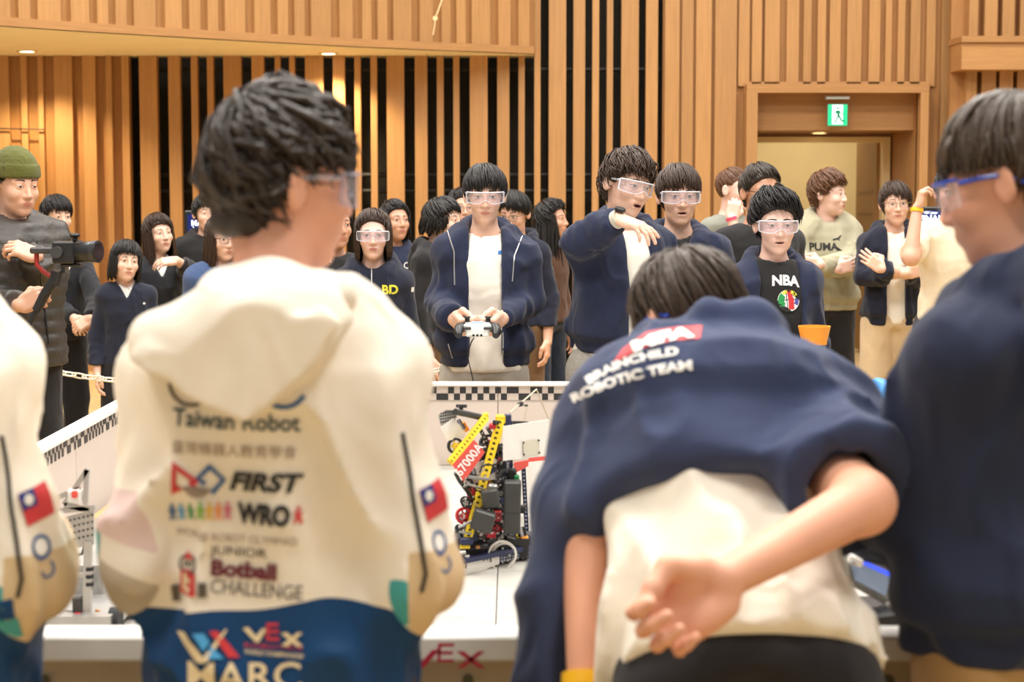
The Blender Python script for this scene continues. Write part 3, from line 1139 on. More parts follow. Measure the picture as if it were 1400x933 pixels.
        if T.get('zones'):                   # where the printed colours of the cloth begin and end
            for zn, zv in T['zones'](TV, dict(shs=shs, arms=arms, nb=nb, pv=pv)).items():
                at_ = me_.attributes.new(zn, 'FLOAT', 'POINT')
                at_.data.foreach_set('value', np.asarray(zv, np.float32))
        o = link(T['name'], me_, T.get('m'), root)
        info[T['name']] = (o, TV, TQ)
    if pants:
        g = pants.get('g', 0.018)
        pz = pants.get('top', 0.10)
        st = [(t, w * bw + g * .7, d * bw + g * .7, o) for t, w, d, o in ST if t < pz] + [(pz, .148 * bw + g * .6, .10 * bw + g * .6, 0)]
        pw = pants.get('wide', 0.0)
        feet = pants.get('feet', (0.0, 0.0))
        def f_p(P):
            f = s_loft(P, pv, nb, xd, st)
            for i, sx in enumerate((-1, 1)):
                f = smin(f, s_chain(P, [pv + Vector((sx * .085, 0, -.03)), (sx * .10, 0.012 + pv.y * .5 + feet[i] * .5, .49), (sx * .108, -0.02 + feet[i], .07)], [.082 + g, .062 + g + pw * .5, .048 + g + pw]), .03)
            f = smax(f, .035 - P[:, 2], .01)
            nb_ = np.abs(f) < .05
            q = P[nb_]
            f = f.copy()
            f[nb_] += noise(q, (10, 10, 5), 4) * .007 + noise(q, (20, 20, 10), 9) * .003
            return f
        PV, PQ = mesh_of(f_p, (pv.x - .27, min(pv.y, 0) - .26, 0), (pv.x + .27, max(pv.y, 0) + .26, pv.z + .14), pants.get('h', .0135), 1)
        o = link('trousers', np_mesh('trousers', PV, PQ), pants['m'], root)
        info['trousers'] = (o, PV, PQ)
        global SHOE
        if SHOE is None:
            def f_s(P):
                f = s_ell(P, (0, .055, .045), (.046, .135, .050))
                f = smin(f, s_ell(P, (0, -.03, .07), (.042, .06, .055)), .03)
                return smax(f, .004 - P[:, 2], .006)
            SHOE = np_mesh('shoe', *mesh_of(f_s, (-.08, -.14, -.02), (.08, .22, .15), .009))
            SHOE.materials.append(mat('shoe_leather', (48, 44, 44), .5))
        for i, sx in enumerate((-1, 1)):
            link('shoe', SHOE, None, root, loc=(sx * .108, -0.02 + feet[i], 0))
    ctx = dict(w2l=w2l, root=root, from_head=from_head, to_head=to_head, info=info, Hp=Hp, Hr=Hr, hs=hs, arms=arms, shs=shs, nb=nb, pv=pv, s=s, hbvh=hbvh)
    PERSONS[key] = ctx
    if wear in ('goggles', 'blue', 'clear'):
        goggles(ctx, {'goggles': GOGGLE_FRAME, 'blue': BLUE_FRAME, 'clear': GOGGLE_LENS}[wear])
    if wear == 'spectacles':
        spectacles(ctx, spec_frame or DARK_FRAME)
    return ctx

def goggles(c, frame_m):
    fh = c['from_head']
    n = 22
    def lp(u, v):      # u -1..1 across, v 0 bottom .. 1 top
        a = u * R(76)
        notch = 0.018 * math.exp(-(u * 5.5) ** 2) * (1 - v)
        zb, zt = -0.027 + notch + 0.006 * abs(u) ** 3, 0.023 - 0.003 * u * u
        return (0.079 * math.sin(a) * (1.03 if abs(u) > .7 else 1), 0.038 + 0.078 * math.cos(a), zb + (zt - zb) * v)
    V, Q = [], []
    for i in range(n + 1):
        for j in range(5):
            V.append(lp(-1 + 2 * i / n, j / 4))
    for i in range(n):
        for j in range(4):
            Q.append((i * 5 + j, (i + 1) * 5 + j, (i + 1) * 5 + j + 1, i * 5 + j + 1))
    fr = MB()
    top = [lp(-1 + 2 * i / n, 1) for i in range(n + 1)]
    bot = [lp(-1 + 2 * i / n, 0) for i in range(n + 1)]
    fr.tube(top, 0.0030, 6)
    if frame_m is not BLUE_FRAME: fr.tube(bot, 0.0016, 5)
    for sx in (0, n) if frame_m is not BLUE_FRAME else ():
        fr.tube([top[sx], ((top[sx][0]) * 1.01, top[sx][1], (top[sx][2] + bot[sx][2]) / 2), bot[sx]], 0.0032, 6)
    F = MB()
    F.v = [tuple(p) for p in fh(A3(fr.v))]
    F.f = fr.f
    g = F.build('goggles', frame_m, c['root'], True)
    me = np_mesh('lens', fh(A3(V)), np.array(Q))
    link('lens', me, GOGGLE_LENS, g)
    for sx in (-1, 1):
        t = MB()
        t.tube([(sx * .0775, .055, .014), (sx * .083, .02, .013), (sx * .084, -.012, .010), (sx * .082, -.040, -.006), (sx * .080, -.055, -.016)], [.0042, .0042, .0036, .0034, .003], 6)
        T = MB()
        T.v = [tuple(p) for p in fh(A3(t.v))]
        T.f = t.f
        T.build('temple', frame_m, g, True)

def spectacles(c, frame_m):
    fh = c['from_head']
    fr = MB()
    ln = []
    for sx in (-1, 1):
        ring = []
        for i in range(17):
            a = 2 * PI * i / 16
            x = sx * 0.033 + 0.0245 * math.copysign(abs(math.cos(a)) ** .75, math.cos(a))
            ring.append((x, 0.112 - 0.9 * (abs(x)) ** 2 * 6, -0.002 + 0.0185 * math.copysign(abs(math.sin(a)) ** .75, math.sin(a))))
        fr.tube(ring, 0.0017, 5)
        ln.append(ring[:-1])
        fr.tube([(sx * .0575, .094, .006), (sx * .080, .07, .008), (sx * .084, -.01, .008), (sx * .081, -.04, -.006)], .0017, 5)
    fr.tube([(-.009, .113, .003), (0, .114, .006), (.009, .113, .003)], .0016, 5)
    F = MB()
    F.v = [tuple(p) for p in fh(A3(fr.v))]
    F.f = fr.f
    g = F.build('spectacles', frame_m, c['root'], True)
    for ring in ln:
        me = bpy.data.meshes.new('lens')
        me.from_pydata([tuple(p) for p in fh(A3(ring))], [], [tuple(range(16))])
        link('lens', me, GLASS_LENS, g)
# ------------------------------------------------------------------ the hall
WOOD = wood_mat('slat_wood', (186, 139, 88))
WOOD_B = wood_mat('backing_wood', (170, 122, 73))
WOOD_T = wood_mat('trim_wood', (184, 136, 86), grain=(1.5, 1.5, 26))
DARKGAP = mat('dark_void', (42, 38, 26), 0.8, vary=0.15, scale=3)
CREAM = mat('cream_plaster', (232, 210, 160), 0.8, vary=0.03, scale=4)
CARPET = mat('hall_carpet', (196, 168, 118), 0.95, vary=0.14, scale=9, bump=0.3, bscale=300)
UB = unit_box()
UB.materials.append(WOOD)

def struct(o): 
    o['kind'] = 'structure'
    return o

floor = struct(MB().box((0, 7, -0.05), (24, 28, 0.1)).build('floor', CARPET))

DW = 15.8            # front faces of the slats on the main wall
ZS = 2.717           # underside of the balcony
Z_TOP = 5.2
def wx(px, D=DW): return (px - 700.0) / F_PX * D

def slat(parent, x0, x1, z0, z1, y, th, rz=0.0, m=None):
    me = UB
    o = bpy.data.objects.new('slat', me)
    COL.objects.link(o)
    o.parent = parent
    o.location = ((x0 + x1) / 2, y, (z0 + z1) / 2)
    o.scale = (abs(x1 - x0), th, z1 - z0)
    o.rotation_euler = (0, 0, rz)
    return o

# main wall: wooden backing (left and right), dark void behind the open slats in the middle
wall = struct(MB().box((0, DW + 0.62, Z_TOP / 2), (24, 0.1, Z_TOP)).build('wall_back', DARKGAP))
for (a, b) in ((-600, 180), (905, 1032), (1265, 1312)):
    MB().box(((wx(a) + wx(b)) / 2, DW + .10, Z_TOP / 2), (wx(b) - wx(a), .08, Z_TOP)).build('backing_panel', WOOD_B, wall)
zf = at(1100, 124, DW).z
MB().box(((wx(1032) + wx(1265)) / 2, DW + .10, (zf + Z_TOP) / 2), (wx(1265) - wx(1032), .08, Z_TOP - zf)).build('backing_panel', WOOD_B, wall)
for z in (1.70, 1.56, 2.62):
    MB().tube([(wx(180), DW + .36, z), (wx(905), DW + .36, z)], .022, 8).build('pipe', mat('dark_pipe', (46, 42, 34), .5, vary=0), wall, True)

# slats left of the dark part (below the balcony), wood on wood
s1 = 1 / 2.8
left_slats = [(-60, -38), (-28, -8), (8, 50), (95, 118), (160, 180), (222, 290), (330, 378), (418, 440), (478, 505)]
left_slats = [(a * s1, b * s1) for a, b in left_slats]
left_slats += [(-30 - 34 * k, -8 - 34 * k - (8 if k % 2 else 0)) for k in range(1, 16)]
for a, b in left_slats:
    slat(wall, wx(a), wx(b), 0, ZS + .05, DW + .045, .10)
mid = [(545, 612), (655, 700), (742, 766), (803, 826), (865, 932), (972, 1018), (1060, 1080), (1115, 1135), (1175, 1243), (1280, 1325), (1362, 1385)]
mid = [(a * s1, b * s1) for a, b in mid]
m2 = [(163, 187), (224, 290), (331, 378), (415, 440), (477, 500), (540, 607), (644, 690), (725, 748)]
mid += [(450 + a * s1, 450 + b * s1) for a, b in m2]
for a, b in mid:
    slat(wall, wx(a), wx(b), 0, ZS + .05, DW + .045, .10)
tall = [(785, 808), (840, 905), (933, 977), (1005, 1030), (1060, 1083), (1115, 1180), (1208, 1253)]
for a, b in tall:
    slat(wall, wx(450 + a * s1), wx(450 + b * s1), 0, Z_TOP, DW + .045, .10)
right = [(20, 78), (85, 132), (138, 200), (210, 295), (300, 345), (350, 390), (398, 458), (482, 532), (545, 578), (598, 632), (645, 690), (710, 768), (793, 838), (857, 884), (902, 932), (950, 990), (1012, 1050), (1068, 1105), (1125, 1142)]
hfr = at(1100, 116, DW).z
for k, (a, b) in enumerate(right):
    a, b = 900 + a * s1, 900 + b * s1
    b -= 1.2
    z0 = 0 if (b < 1020 or a > 1262) else hfr - .01
    slat(wall, wx(a), wx(b), z0, Z_TOP, DW + .05 + (.02 if k % 3 == 1 else 0), .10)

# balcony with curved front
BP = [(-7.2, 8.6), (-5.2, 11.0), (-3.6, 12.87), (-2.5, 13.86), (-1.19, 14.85), (0.187, 15.62), (.197, 15.82)]
def smooth_poly(pts, n=6):
    out = []
    P = [np.array(p) for p in pts]
    for i in range(len(P) - 1):
        p0, p1, p2, p3 = P[max(i - 1, 0)], P[i], P[i + 1], P[min(i + 2, len(P) - 1)]
        for k in range(n):
            t = k / n
            out.append(.5 * ((2 * p1) + (-p0 + p2) * t + (2 * p0 - 5 * p1 + 4 * p2 - p3) * t * t + (-p0 + 3 * p1 - 3 * p2 + p3) * t ** 3))
    out.append(P[-1])
    return out
bp = smooth_poly(BP[:-1]) + [np.array(BP[-1])]
def strip_wall(pts, z0, z1, off=0.0):
    mb = MB()
    vs, fs = [], []
    for p in pts:
        vs += [(p[0], p[1] + off, z0), (p[0], p[1] + off, z1), (p[0], p[1] + off + .10, z1), (p[0], p[1] + off + .10, z0)]
    n = len(pts)
    for i in range(n - 1):
        a, b = i * 4, i * 4 + 4
        for q in range(4): fs.append((a + q, b + q, b + (q + 1) % 4, a + (q + 1) % 4))
    fs += [(0, 1, 2, 3), ((n - 1) * 4 + 3, (n - 1) * 4 + 2, (n - 1) * 4 + 1, (n - 1) * 4)]
    return mb.add(vs, fs)
balc = struct(strip_wall(bp, ZS + .01, Z_TOP, .045).build('balcony_front', WOOD_B))
strip_wall(bp, ZS, ZS + .062, -.035).build('bottom_rail', WOOD_T, balc)
sof = MB()
vs = [(p[0], p[1] - .02, ZS) for p in bp] + [(p[0], DW + .3, ZS) for p in bp]
n = len(bp)
sof.add(vs + [(v[0], v[1], v[2] + .05) for v in vs], [(i, i + 1, n + i + 1, n + i) for i in range(n - 1)] + [(2 * n + i, 3 * n + i, 3 * n + i + 1, 2 * n + i + 1) for i in range(n - 1)])
struct(sof.build('ceiling', mat('soffit_plaster', (250, 238, 204), .8, vary=.02, scale=4)))
def on_front(px):
    u = (px - 700) / F_PX
    for i in range(len(bp) - 1):
        a, b = bp[i], bp[i + 1]
        fa, fb = a[0] - u * a[1], b[0] - u * b[1]
        if fa <= 0 <= fb:
            t = fa / (fa - fb)
            return a + (b - a) * t
    return bp[-1]
fs_ = [-330, -255, -180, -110, -40, -4, 75, 148, 275, 375, 445, 515, 633, 725, 795, 860, 972, 1061, 1125, 1188, 1296, 1378]
fs_ = [x * s1 for x in fs_] + [450 + x * s1 for x in (121, 181, 241, 341, 424, 481, 539, 640, 716, 785)]
for i in range(len(fs_) - 1):
    a, b = fs_[i], fs_[i + 1]
    b2 = a + (b - a) * (.70 if (b - a) > 30 else .62)
    p, q = on_front(a + .6), on_front(b2)
    L = float(np.hypot(*(q - p)))
    o = slat(balc, 0, L, ZS + .05, Z_TOP, 0, .07)
    c = (p + q) / 2
    o.location = (c[0], c[1] + .045, (ZS + .05 + Z_TOP) / 2)
    o.rotation_euler = (0, 0, math.atan2(q[1] - p[1], q[0] - p[0]))

# recessed downlights under the balcony, each with its lamp
LAMP_W = mat('lamp_glow', (255, 240, 210), .4, vary=0, emit=(255, 236, 200), estr=14)
RIMW = mat('lamp_rim', (225, 205, 165), .5, vary=0)
def downlight(px, py, z, label, power, D=None, spot=True):
    D = D or (z - CAM_Z) * F_PX / (HORIZON - py)
    p = at(px, py, D)
    r = empty('downlight', (p.x, p.y, z))
    tag(r, label, 'light', 'recessed ceiling downlights')
    MB().ring((0, 0, -.004), (0, 0, 1), .085, .060, .010, 28).build('rim', RIMW, r, True)
    MB().cyl((0, 0, -.003), (0, 0, 1), .060, .004, 28).build('diffuser', LAMP_W, r, True)
    if spot:
        l = bpy.data.lights.new('downlight_beam', 'SPOT')
        l.energy = power
        l.color = (1.0, .80, .50)
        l.spot_size = R(125)
        l.spot_blend = .6
        l.shadow_soft_size = .06
        lo = bpy.data.objects.new('downlight_beam', l)
        lo.parent = r
        lo.location = (0, 0, -.03)
        COL.objects.link(lo)
downlight(37, 72, ZS, 'round recessed downlight in the balcony underside, at its left end', 120)
downlight(449, 75, ZS, 'round recessed downlight in the balcony underside, right of the curly-haired boy', 120)

# doorway with wooden frame and deep recess
DF = DW - .10
x0, x1 = wx(1018, DF), wx(1265, DF)
xi0, xi1 = wx(1033, DF), wx(1254, DF)
zt, zi = at(1100, 115, DF).z, at(1100, 127, DF).z
door = struct(MB().box(((x0 + x1) / 2, DF + .06, (zt + zi) / 2), (x1 - x0, .16, zt - zi)).build('door_1', WOOD_T))
MB().box(((x0 + xi0) / 2, DF + .06, zi / 2), (xi0 - x0, .16, zi)).build('frame_post', WOOD, door)
MB().box(((x1 + xi1) / 2, DF + .06, zi / 2), (x1 - xi1, .16, zi)).build('frame_post', WOOD, door)
DR = DW + 1.05
MB().box((xi1 + .05, (DF + DR) / 2 + .1, zi / 2), (.1, DR - DF, zi)).build('reveal_panel', WOOD_B, door)
MB().box((xi0 - .05, (DF + DR) / 2 + .1, zi / 2), (.1, DR - DF, zi)).build('reveal_panel', WOOD_B, door)
MB().box(((xi0 + xi1) / 2, (DF + DR) / 2 + .1, zi + .05), (xi1 - xi0 + .2, DR - DF, .1)).build('soffit_panel', WOOD_T, door)
zh = at(1100, 188, DR).z
D1 = DW + .15
z1_ = at(1100, 178, D1).z
MB().box(((xi0 + xi1) / 2, D1 + .05, (z1_ + zi) / 2), (xi1 - xi0, .1, zi - z1_)).build('header_panel', WOOD_T, door)
MB().box(((xi0 + xi1) / 2, (D1 + DR) / 2 + .1, z1_ + .03), (xi1 - xi0, DR - D1, .06)).build('recess_soffit', WOOD_B, door)
MB().box(((xi0 + xi1) / 2, DR + .08, (zh + zi) / 2), (xi1 - xi0, .1, zi - zh)).build('header_panel', WOOD_T, door)
xj0, xj1 = wx(1204, DR), wx(1214, DR)
MB().box(((xj0 + xj1) / 2, DR + .06, zh / 2), (xj1 - xj0, .16, zh)).build('frame_post', CREAM, door)
MB().box(((xi0 + xj1) / 2, DR + .055, zh - .02), (xj1 - xi0, .14, .05)).build('frame_head', CREAM, door)
MB().box(((xj1 + xi1) / 2, DR + .1, zh / 2), (xi1 - xj1, .1, zh)).build('side_panel', WOOD_B, door)
# the wall opening is cut: corridor beyond
cor = struct(MB().box((wx(1150, 19.5), 19.6, 1.6), (5, .1, 3.4)).build('wall_corridor', CREAM))
struct(MB().box((wx(1150, 18) , 18.2, 2.72), (5, 3.0, .08)).build('ceiling_corridor', CREAM))
LEAF = wood_mat('door_leaf_wood', (146, 108, 64))
leaf = MB()
pa, pb = Vector((wx(1203, DR), DR + .12, 0)), Vector((wx(1172, DR + .95), DR + .95, 0))
leaf.bar(pa + Vector((0, 0, zh / 2)), pb + Vector((0, 0, zh / 2)), .045, zh - .06)
lf = struct(leaf.build('door_2', LEAF))
dv = (pb - pa).normalized()
nv = Vector((-dv.y, dv.x, 0))
for z in (1.55, .45):
    c = pa.lerp(pb, .5) + Vector((0, 0, z)) - nv * .0
    mb = MB()
    for zz in (z, z + .62 if z > 1 else z + .9):
        mb.bar(pa.lerp(pb, .15) + Vector((0, 0, zz)) + nv * .026, pa.lerp(pb, .85) + Vector((0, 0, zz)) + nv * .026, .012, .012)
    mb.build('moulding', LEAF, lf)
# cut the dark wall behind the doorway: rebuild it in three pieces
bpy.data.objects.remove(wall.children[0]) if False else None
me = wall.data
mbw = MB()
for (a, b, z0, z1) in ((-12, xi0 - .1, 0, Z_TOP), (xi1 + .1, 12, 0, Z_TOP), (xi0 - .1, xi1 + .1, zi + .1, Z_TOP)):
    mbw.box(((a + b) / 2, DW + .62, (z0 + z1) / 2), (b - a, .1, z1 - z0))
me.clear_geometry()
me.from_pydata(mbw.v, [], mbw.f)
me.update()
la = area('corridor_lamp_light', (wx(1120, 18.2), 18.3, 2.62), (1.0, .8), 26, (1, .88, .66))
downlight(1120, 181, z1_ - .002, 'round downlight glowing under the doorway recess below the exit sign', 0, D=16.55, spot=False)

# exit sign
GREEN = mat('sign_green', (20, 160, 110), .4, vary=0, emit=(10, 170, 105), estr=1.1)
SIGNW = mat('sign_white', (235, 250, 240), .4, vary=0, emit=(225, 255, 240), estr=1.6)
STEEL = mat('brushed_steel', (150, 150, 150), .35, metal=.8, vary=.05)
DX = DW - .02
p0, p1 = at(1130, 173, DX), at(1159, 142, DX)
ex = MB().box((p0 + p1) / 2, (p1.x - p0.x, .05, p1.z - p0.z), bev=.006).build('exit_sign', STEEL)
tag(ex, 'green and white running-man exit sign hanging in the doorway', 'sign')
w_, h_ = p1.x - p0.x, p1.z - p0.z
cx, cz, cy = (p0.x + p1.x) / 2, (p0.z + p1.z) / 2, DX - .027
def flat(mb, pts, y=cy, th=.002):
    mb.prism([(x, y, z) for x, z in pts], (0, 1, 0), th)
g = MB()
flat(g, [(cx - w_ * .46, cz - h_ * .46), (cx + w_ * .46, cz - h_ * .46), (cx + w_ * .46, cz + h_ * .46), (cx - w_ * .46, cz + h_ * .46)])
g.build('sign_face', GREEN, ex)
g = MB()
flat(g, [(cx - w_ * .26, cz - h_ * .40), (cx + w_ * .24, cz - h_ * .40), (cx + w_ * .24, cz + h_ * .44), (cx - w_ * .26, cz + h_ * .44)], cy - .002)
g.build('door_pictogram', SIGNW, ex)
g = MB()
y = cy - .004
flat(g, [(cx + a * w_, cz + b * h_) for a, b in disc_pts(.0, .30, .065, .06, 12)], y)
for pts in (((-.10, .20), (.08, .22), (.10, .0), (-.02, -.04)), ((-.02, .0), (.10, .0), (.22, -.22), (.34, -.24), (.34, -.30), (.16, -.30)), ((-.02, .02), (.06, -.02), (.0, -.20), (-.12, -.38), (-.20, -.36), (-.08, -.18)),
            ((-.10, .20), (-.04, .12), (-.14, .02), (-.24, .02), (-.24, .07), (-.15, .08)), ((.08, .22), (.20, .06), (.28, .10), (.30, .05), (.19, .0), (.06, .12))):
    flat(g, [(cx + a * w_, cz + b * h_) for a, b in pts], y)
g.build('running_figure', mat('sign_figure', (10, 110, 80), .4, vary=0, emit=(5, 110, 70), estr=.6), ex)
hl = MB().box((cx, cy + .03, p1.z + .05), (.20, .06, .02)).build('hanger_plate', mat('pale_plate', (200, 215, 215), .4, vary=0), ex)

# beam and recessed slats at the right end
DB = 15.2
bx0 = wx(1309, DB)
b0, b1 = at(1340, 95, DB).z, at(1340, 57, DB).z
beam = struct(MB().box((bx0 + 3, DB + .2, (b0 + b1) / 2), (6, .4, b1 - b0)).build('trim_1', WOOD_T))
MB().box((bx0 + 3, DB + .2, b1 + .02), (6.02, .46, .05)).build('cap_board', WOOD_T, beam)
wr_ = struct(MB().box((bx0 + 3, DB + .42, Z_TOP / 2), (6, .06, Z_TOP)).build('wall_right', WOOD_B))
for k, (a, b) in enumerate(((1317, 1329), (1338, 1355), (1362, 1378), (1386, 1404), (1413, 1424), (1436, 1458), (1468, 1480), (1490, 1512), (1525, 1540))):
    slat(wr_, wx(a, DB + .3), wx(b, DB + .3), b1 + .04, Z_TOP, DB + .33, .12)
    slat(wr_, wx(a - 2, DB + .3), wx(b, DB + .3), 0, b0, DB + .33, .12)

# monitors standing by the wall
SCR = mat('screen_navy', (10, 26, 78), .3, vary=.5, scale=3, emit=(8, 30, 110), estr=.55)
SCRW = mat('screen_white', (230, 240, 255), .3, vary=0, emit=(225, 238, 255), estr=1.6)
BLK = mat('black_plastic', (24, 24, 26), .4, vary=.05)
def monitor(px0, py0, px1, py1, D, label):
    a, b = at(px0, py1, D), at(px1, py0, D)
    r = empty('display_screen', ((a.x + b.x) / 2, D, 0))
    tag(r, label, 'screen', 'score monitors by the wall')
    w, h = b.x - a.x, b.z - a.z
    zc = (a.z + b.z) / 2
    MB().box((0, 0, zc), (w + .05, .05, h + .05), bev=.008).build('bezel', BLK, r)
    MB().box((0, -.026, zc), (w, .006, h)).build('panel', SCR, r)
    MB().box((0, .05, zc / 2), (.08, .06, zc)).build('stand_post', BLK, r)
    MB().box((0, .05, .02), (.6, .45, .04), bev=.01).build('stand_base', BLK, r)
    return r, w, h, zc
def screen_text(r, s, x, z, size, bold=0.0):
    V, Fc = text_shape(s, size, bold)
    me = bpy.data.meshes.new('lettering')
    me.from_pydata([(x + u, -.0305, z + v) for u, v in V], [], Fc)
    link('lettering', me, SCRW, r)
r, w, h, zc = monitor(258, 293, 338, 338, 12.6, 'dark blue score monitor reading MATCH behind the students')
screen_text(r, 'MATCH', -w * .5 + .115, zc + h * .5 - .062, .052, .0012)
screen_text(r, 'VEX Japan', -w * .5 + .095, zc + h * .5 - .022, .026, .0004)
q = MB()
q.prism([(-.165, -.031, zc - .1), (-.165, -.031, zc + .03), (-.06, -.031, zc - .1)], (0, 1, 0), .001)
q.build('screen_graphic', SCRW, r)
r, w, h, zc = monitor(1250, 288, 1320, 313, 12.2, 'blue score monitor reading FINAL beside the raised arm')
screen_text(r, 'FINAL', -w * .5 + .10, zc + .005, .06, .0016)
screen_text(r, 'VEX Japan', -w * .5 + .10, zc + h * .5 - .014, .022, .0003)
q = MB()
q.box((0, -.031, zc - h * .5 + .012), (w, .002, .022))
q.build('screen_graphic', SCRW, r)

# a loose string on the balcony front and a wire across the left slats
p_ = [at(606, -6, 14.75), at(600, 12, 14.72), at(595, 25, 14.7), at(594, 36, 14.7), at(592, 48, 14.71)]
so = MB().tube(p_, .006, 6).build('string', mat('pale_string', (232, 200, 150), .6, vary=.05), None, True)
MB().cyl(p_[2], (0, 1, 0), .02, .012, 10).build('knot', mat('pale_string', (232, 200, 150)), so, True)
tag(so, 'thin pale string dangling on the upper balcony slats', 'string')
wo = MB().tube([at(-40, 174, DW - .03), at(10, 176, DW - .03), at(60, 177, DW - .03)], .007, 6).build('wire', mat('dark_wire', (70, 48, 24), .6, vary=.05), None, True)
tag(wo, 'thin dark wire stretched across the slats above the cameraman', 'wire')

# white plastic chain barrier on posts
CHW = mat('chain_plastic', (238, 232, 214), .4, vary=.03)
link_me = None
def chain(pa, pb, sag, n, label):
    global link_me
    if link_me is None:
        m_ = MB()
        pts = []
        for i in range(13):
            a = 2 * PI * i / 12
            pts.append((.022 * math.cos(a) + math.copysign(.010, math.cos(a)) * (abs(math.cos(a)) > .01), .013 * math.sin(a), 0))
        m_.tube(pts, .0042, 6, cap=False)
        t_ = m_.build('link', CHW, None, True)
        link_me = t_.data
        bpy.data.objects.remove(t_)
    pa, pb = Vector(pa), Vector(pb)
    r = empty('chain_barrier', (pa + pb) / 2)
    tag(r, label, 'chain', 'white chain barriers')
    r.location.z = 0
    for i in range(n):
        t = (i + .5) / n
        p = pa.lerp(pb, t) - Vector((0, 0, sag * 4 * t * (1 - t)))
        t2 = t + .01
        p2 = pa.lerp(pb, t2) - Vector((0, 0, sag * 4 * t2 * (1 - t2)))
        d = (p2 - p).normalized()
        qn = d.to_track_quat('X', 'Z') @ Quaternion((1, 0, 0), PI / 2 * (i % 2) + .5)
        o = link('link', link_me, None, r)
        o.location = p - r.location
        o.rotation_mode = 'QUATERNION'
        o.rotation_quaternion = qn
def barrier_post(p, label):
    r = empty('barrier_post', (p[0], p[1], 0))
    tag(r, label, 'post', 'chain barrier posts')
    MB().cyl((0, 0, .015), (0, 0, 1), .13, .03, 24, .12).build('base', CHW, r, True)
    MB().cyl((0, 0, .44), (0, 0, 1), .02, .84, 12).build('pole', CHW, r, True)
    MB().cyl((0, 0, .88), (0, 0, 1), .028, .04, 12, .018).build('cap', CHW, r, True)
q0, q1, q2 = at(88, 506, 8.3), at(420, 500, 8.2), at(640, 494, 8.1)
q0 = at(60, 505, 8.3)
chain(q0, q1, .07, 26, 'white plastic chain hanging behind the left rail, below the schoolgirls')
chain(q1, q2, .06, 18, 'white plastic chain hanging left of the controller player')
for p, l in ((q0, 'slim white chain post behind the cameraman'), (q1, 'slim white chain post hidden behind the white jacket'), (q2, 'slim white chain post behind the controller player')):
    barrier_post(p, l)
# ------------------------------------------------------------------ the raised competition field
FX0, FX1, FY0, FY1 = -1.27, 2.39, 2.80, 6.48
ZR, ZF = 0.905, 0.61
WHITE_RAIL = mat('rail_white', (240, 238, 232), .45, vary=.02)
PANEL_W = mat('wall_panel', (212, 196, 184), .5, vary=.03, scale=4)
BEIGE = mat('table_beige', (206, 186, 152), .7, vary=.04)
TILE_M = [mat('field_tile_%d' % i, c, .85, vary=.10, scale=7, bump=.5, bscale=45, stretch=(1, 2.5, 1)) for i, c in enumerate(((176, 172, 164), (170, 166, 158), (173, 169, 160)))]
CHK = mat('checker_black', (44, 42, 42), .5, vary=.04)
REDP = mat('red_print', (196, 34, 66), .5, vary=0)
PINKP = mat('pink_print', (214, 130, 140), .5, vary=0)

table = empty('field_table', ((FX0 + FX1) / 2, (FY0 + FY1) / 2, 0))
tag(table, 'raised white-walled robotics field table in the middle of the crowd', 'table')
to = Vector(table.location)
def TB(mb, name, m, smooth=False): return mb.build(name, m, table, smooth, loc=-to)
TB(MB().box(((FX0 + FX1) / 2, (FY0 + FY1) / 2, ZF - .05), (FX1 - FX0, FY1 - FY0, .06)), 'table_top', mat('table_grey', (180, 174, 162), .8))
for px_, py_ in ((FX0 + .1, FY0 + .1), (FX1 - .1, FY0 + .1), (FX0 + .1, FY1 - .1), (FX1 - .1, FY1 - .1)):
    TB(MB().box((px_, py_, (ZF - .08) / 2), (.08, .08, ZF - .08)), 'table_leg', BEIGE)
TB(MB().box(((FX0 + FX1) / 2, FY0 + .03, (ZR - .04 + .25) / 2), (FX1 - FX0, .03, ZR - .04 - .25)), 'skirt_panel', BEIGE)
tw = (FX1 - FX0 - .08) / 6
tl = (FY1 - FY0 - .10) / 6
tile_me = MB().box((0, 0, 0), (tw - .002, tl - .002, .02), bev=.0015)
tiles_me = []
for m_ in TILE_M:
    o = tile_me.build('tile', m_)
    tiles_me.append(o.data)
    bpy.data.objects.remove(o)
rng = random.Random(4)
for i in range(6):
    for j in range(6):
        link('tile', tiles_me[rng.randrange(3)], None, table, loc=Vector((FX0 + .04 + tw * (i + .5), FY0 + .06 + tl * (j + .5), ZF - .01)) - to)
# rails and wall panels
TB(MB().box(((FX0 + FX1) / 2, FY0 + .02, ZR - .020), (FX1 - FX0 + .06, .075, .040), bev=.004), 'rail', WHITE_RAIL)
TB(MB().box(((FX0 + FX1) / 2, FY1, ZR - .006), (FX1 - FX0 + .06, .05, .012), bev=.002), 'rail', WHITE_RAIL)
for x in (FX0, FX1):
    TB(MB().box((x, (FY0 + FY1) / 2, ZR - .007), (.05, FY1 - FY0, .014), bev=.002), 'rail', WHITE_RAIL)
npn = 6
for k in range(npn):
    w = (FX1 - FX0) / npn
    TB(MB().box((FX0 + w * (k + .5), FY1 - .004, (ZR + ZF) / 2 - .006), (w - .004, .012, ZR - ZF - .012)), 'wall_panel', PANEL_W)
    w = (FY1 - FY0) / npn
    for x in (FX0, FX1):
        TB(MB().box((x, FY0 + w * (k + .5), (ZR + ZF) / 2 - .007), (.012, w - .004, ZR - ZF - .014)), 'wall_panel', PANEL_W)
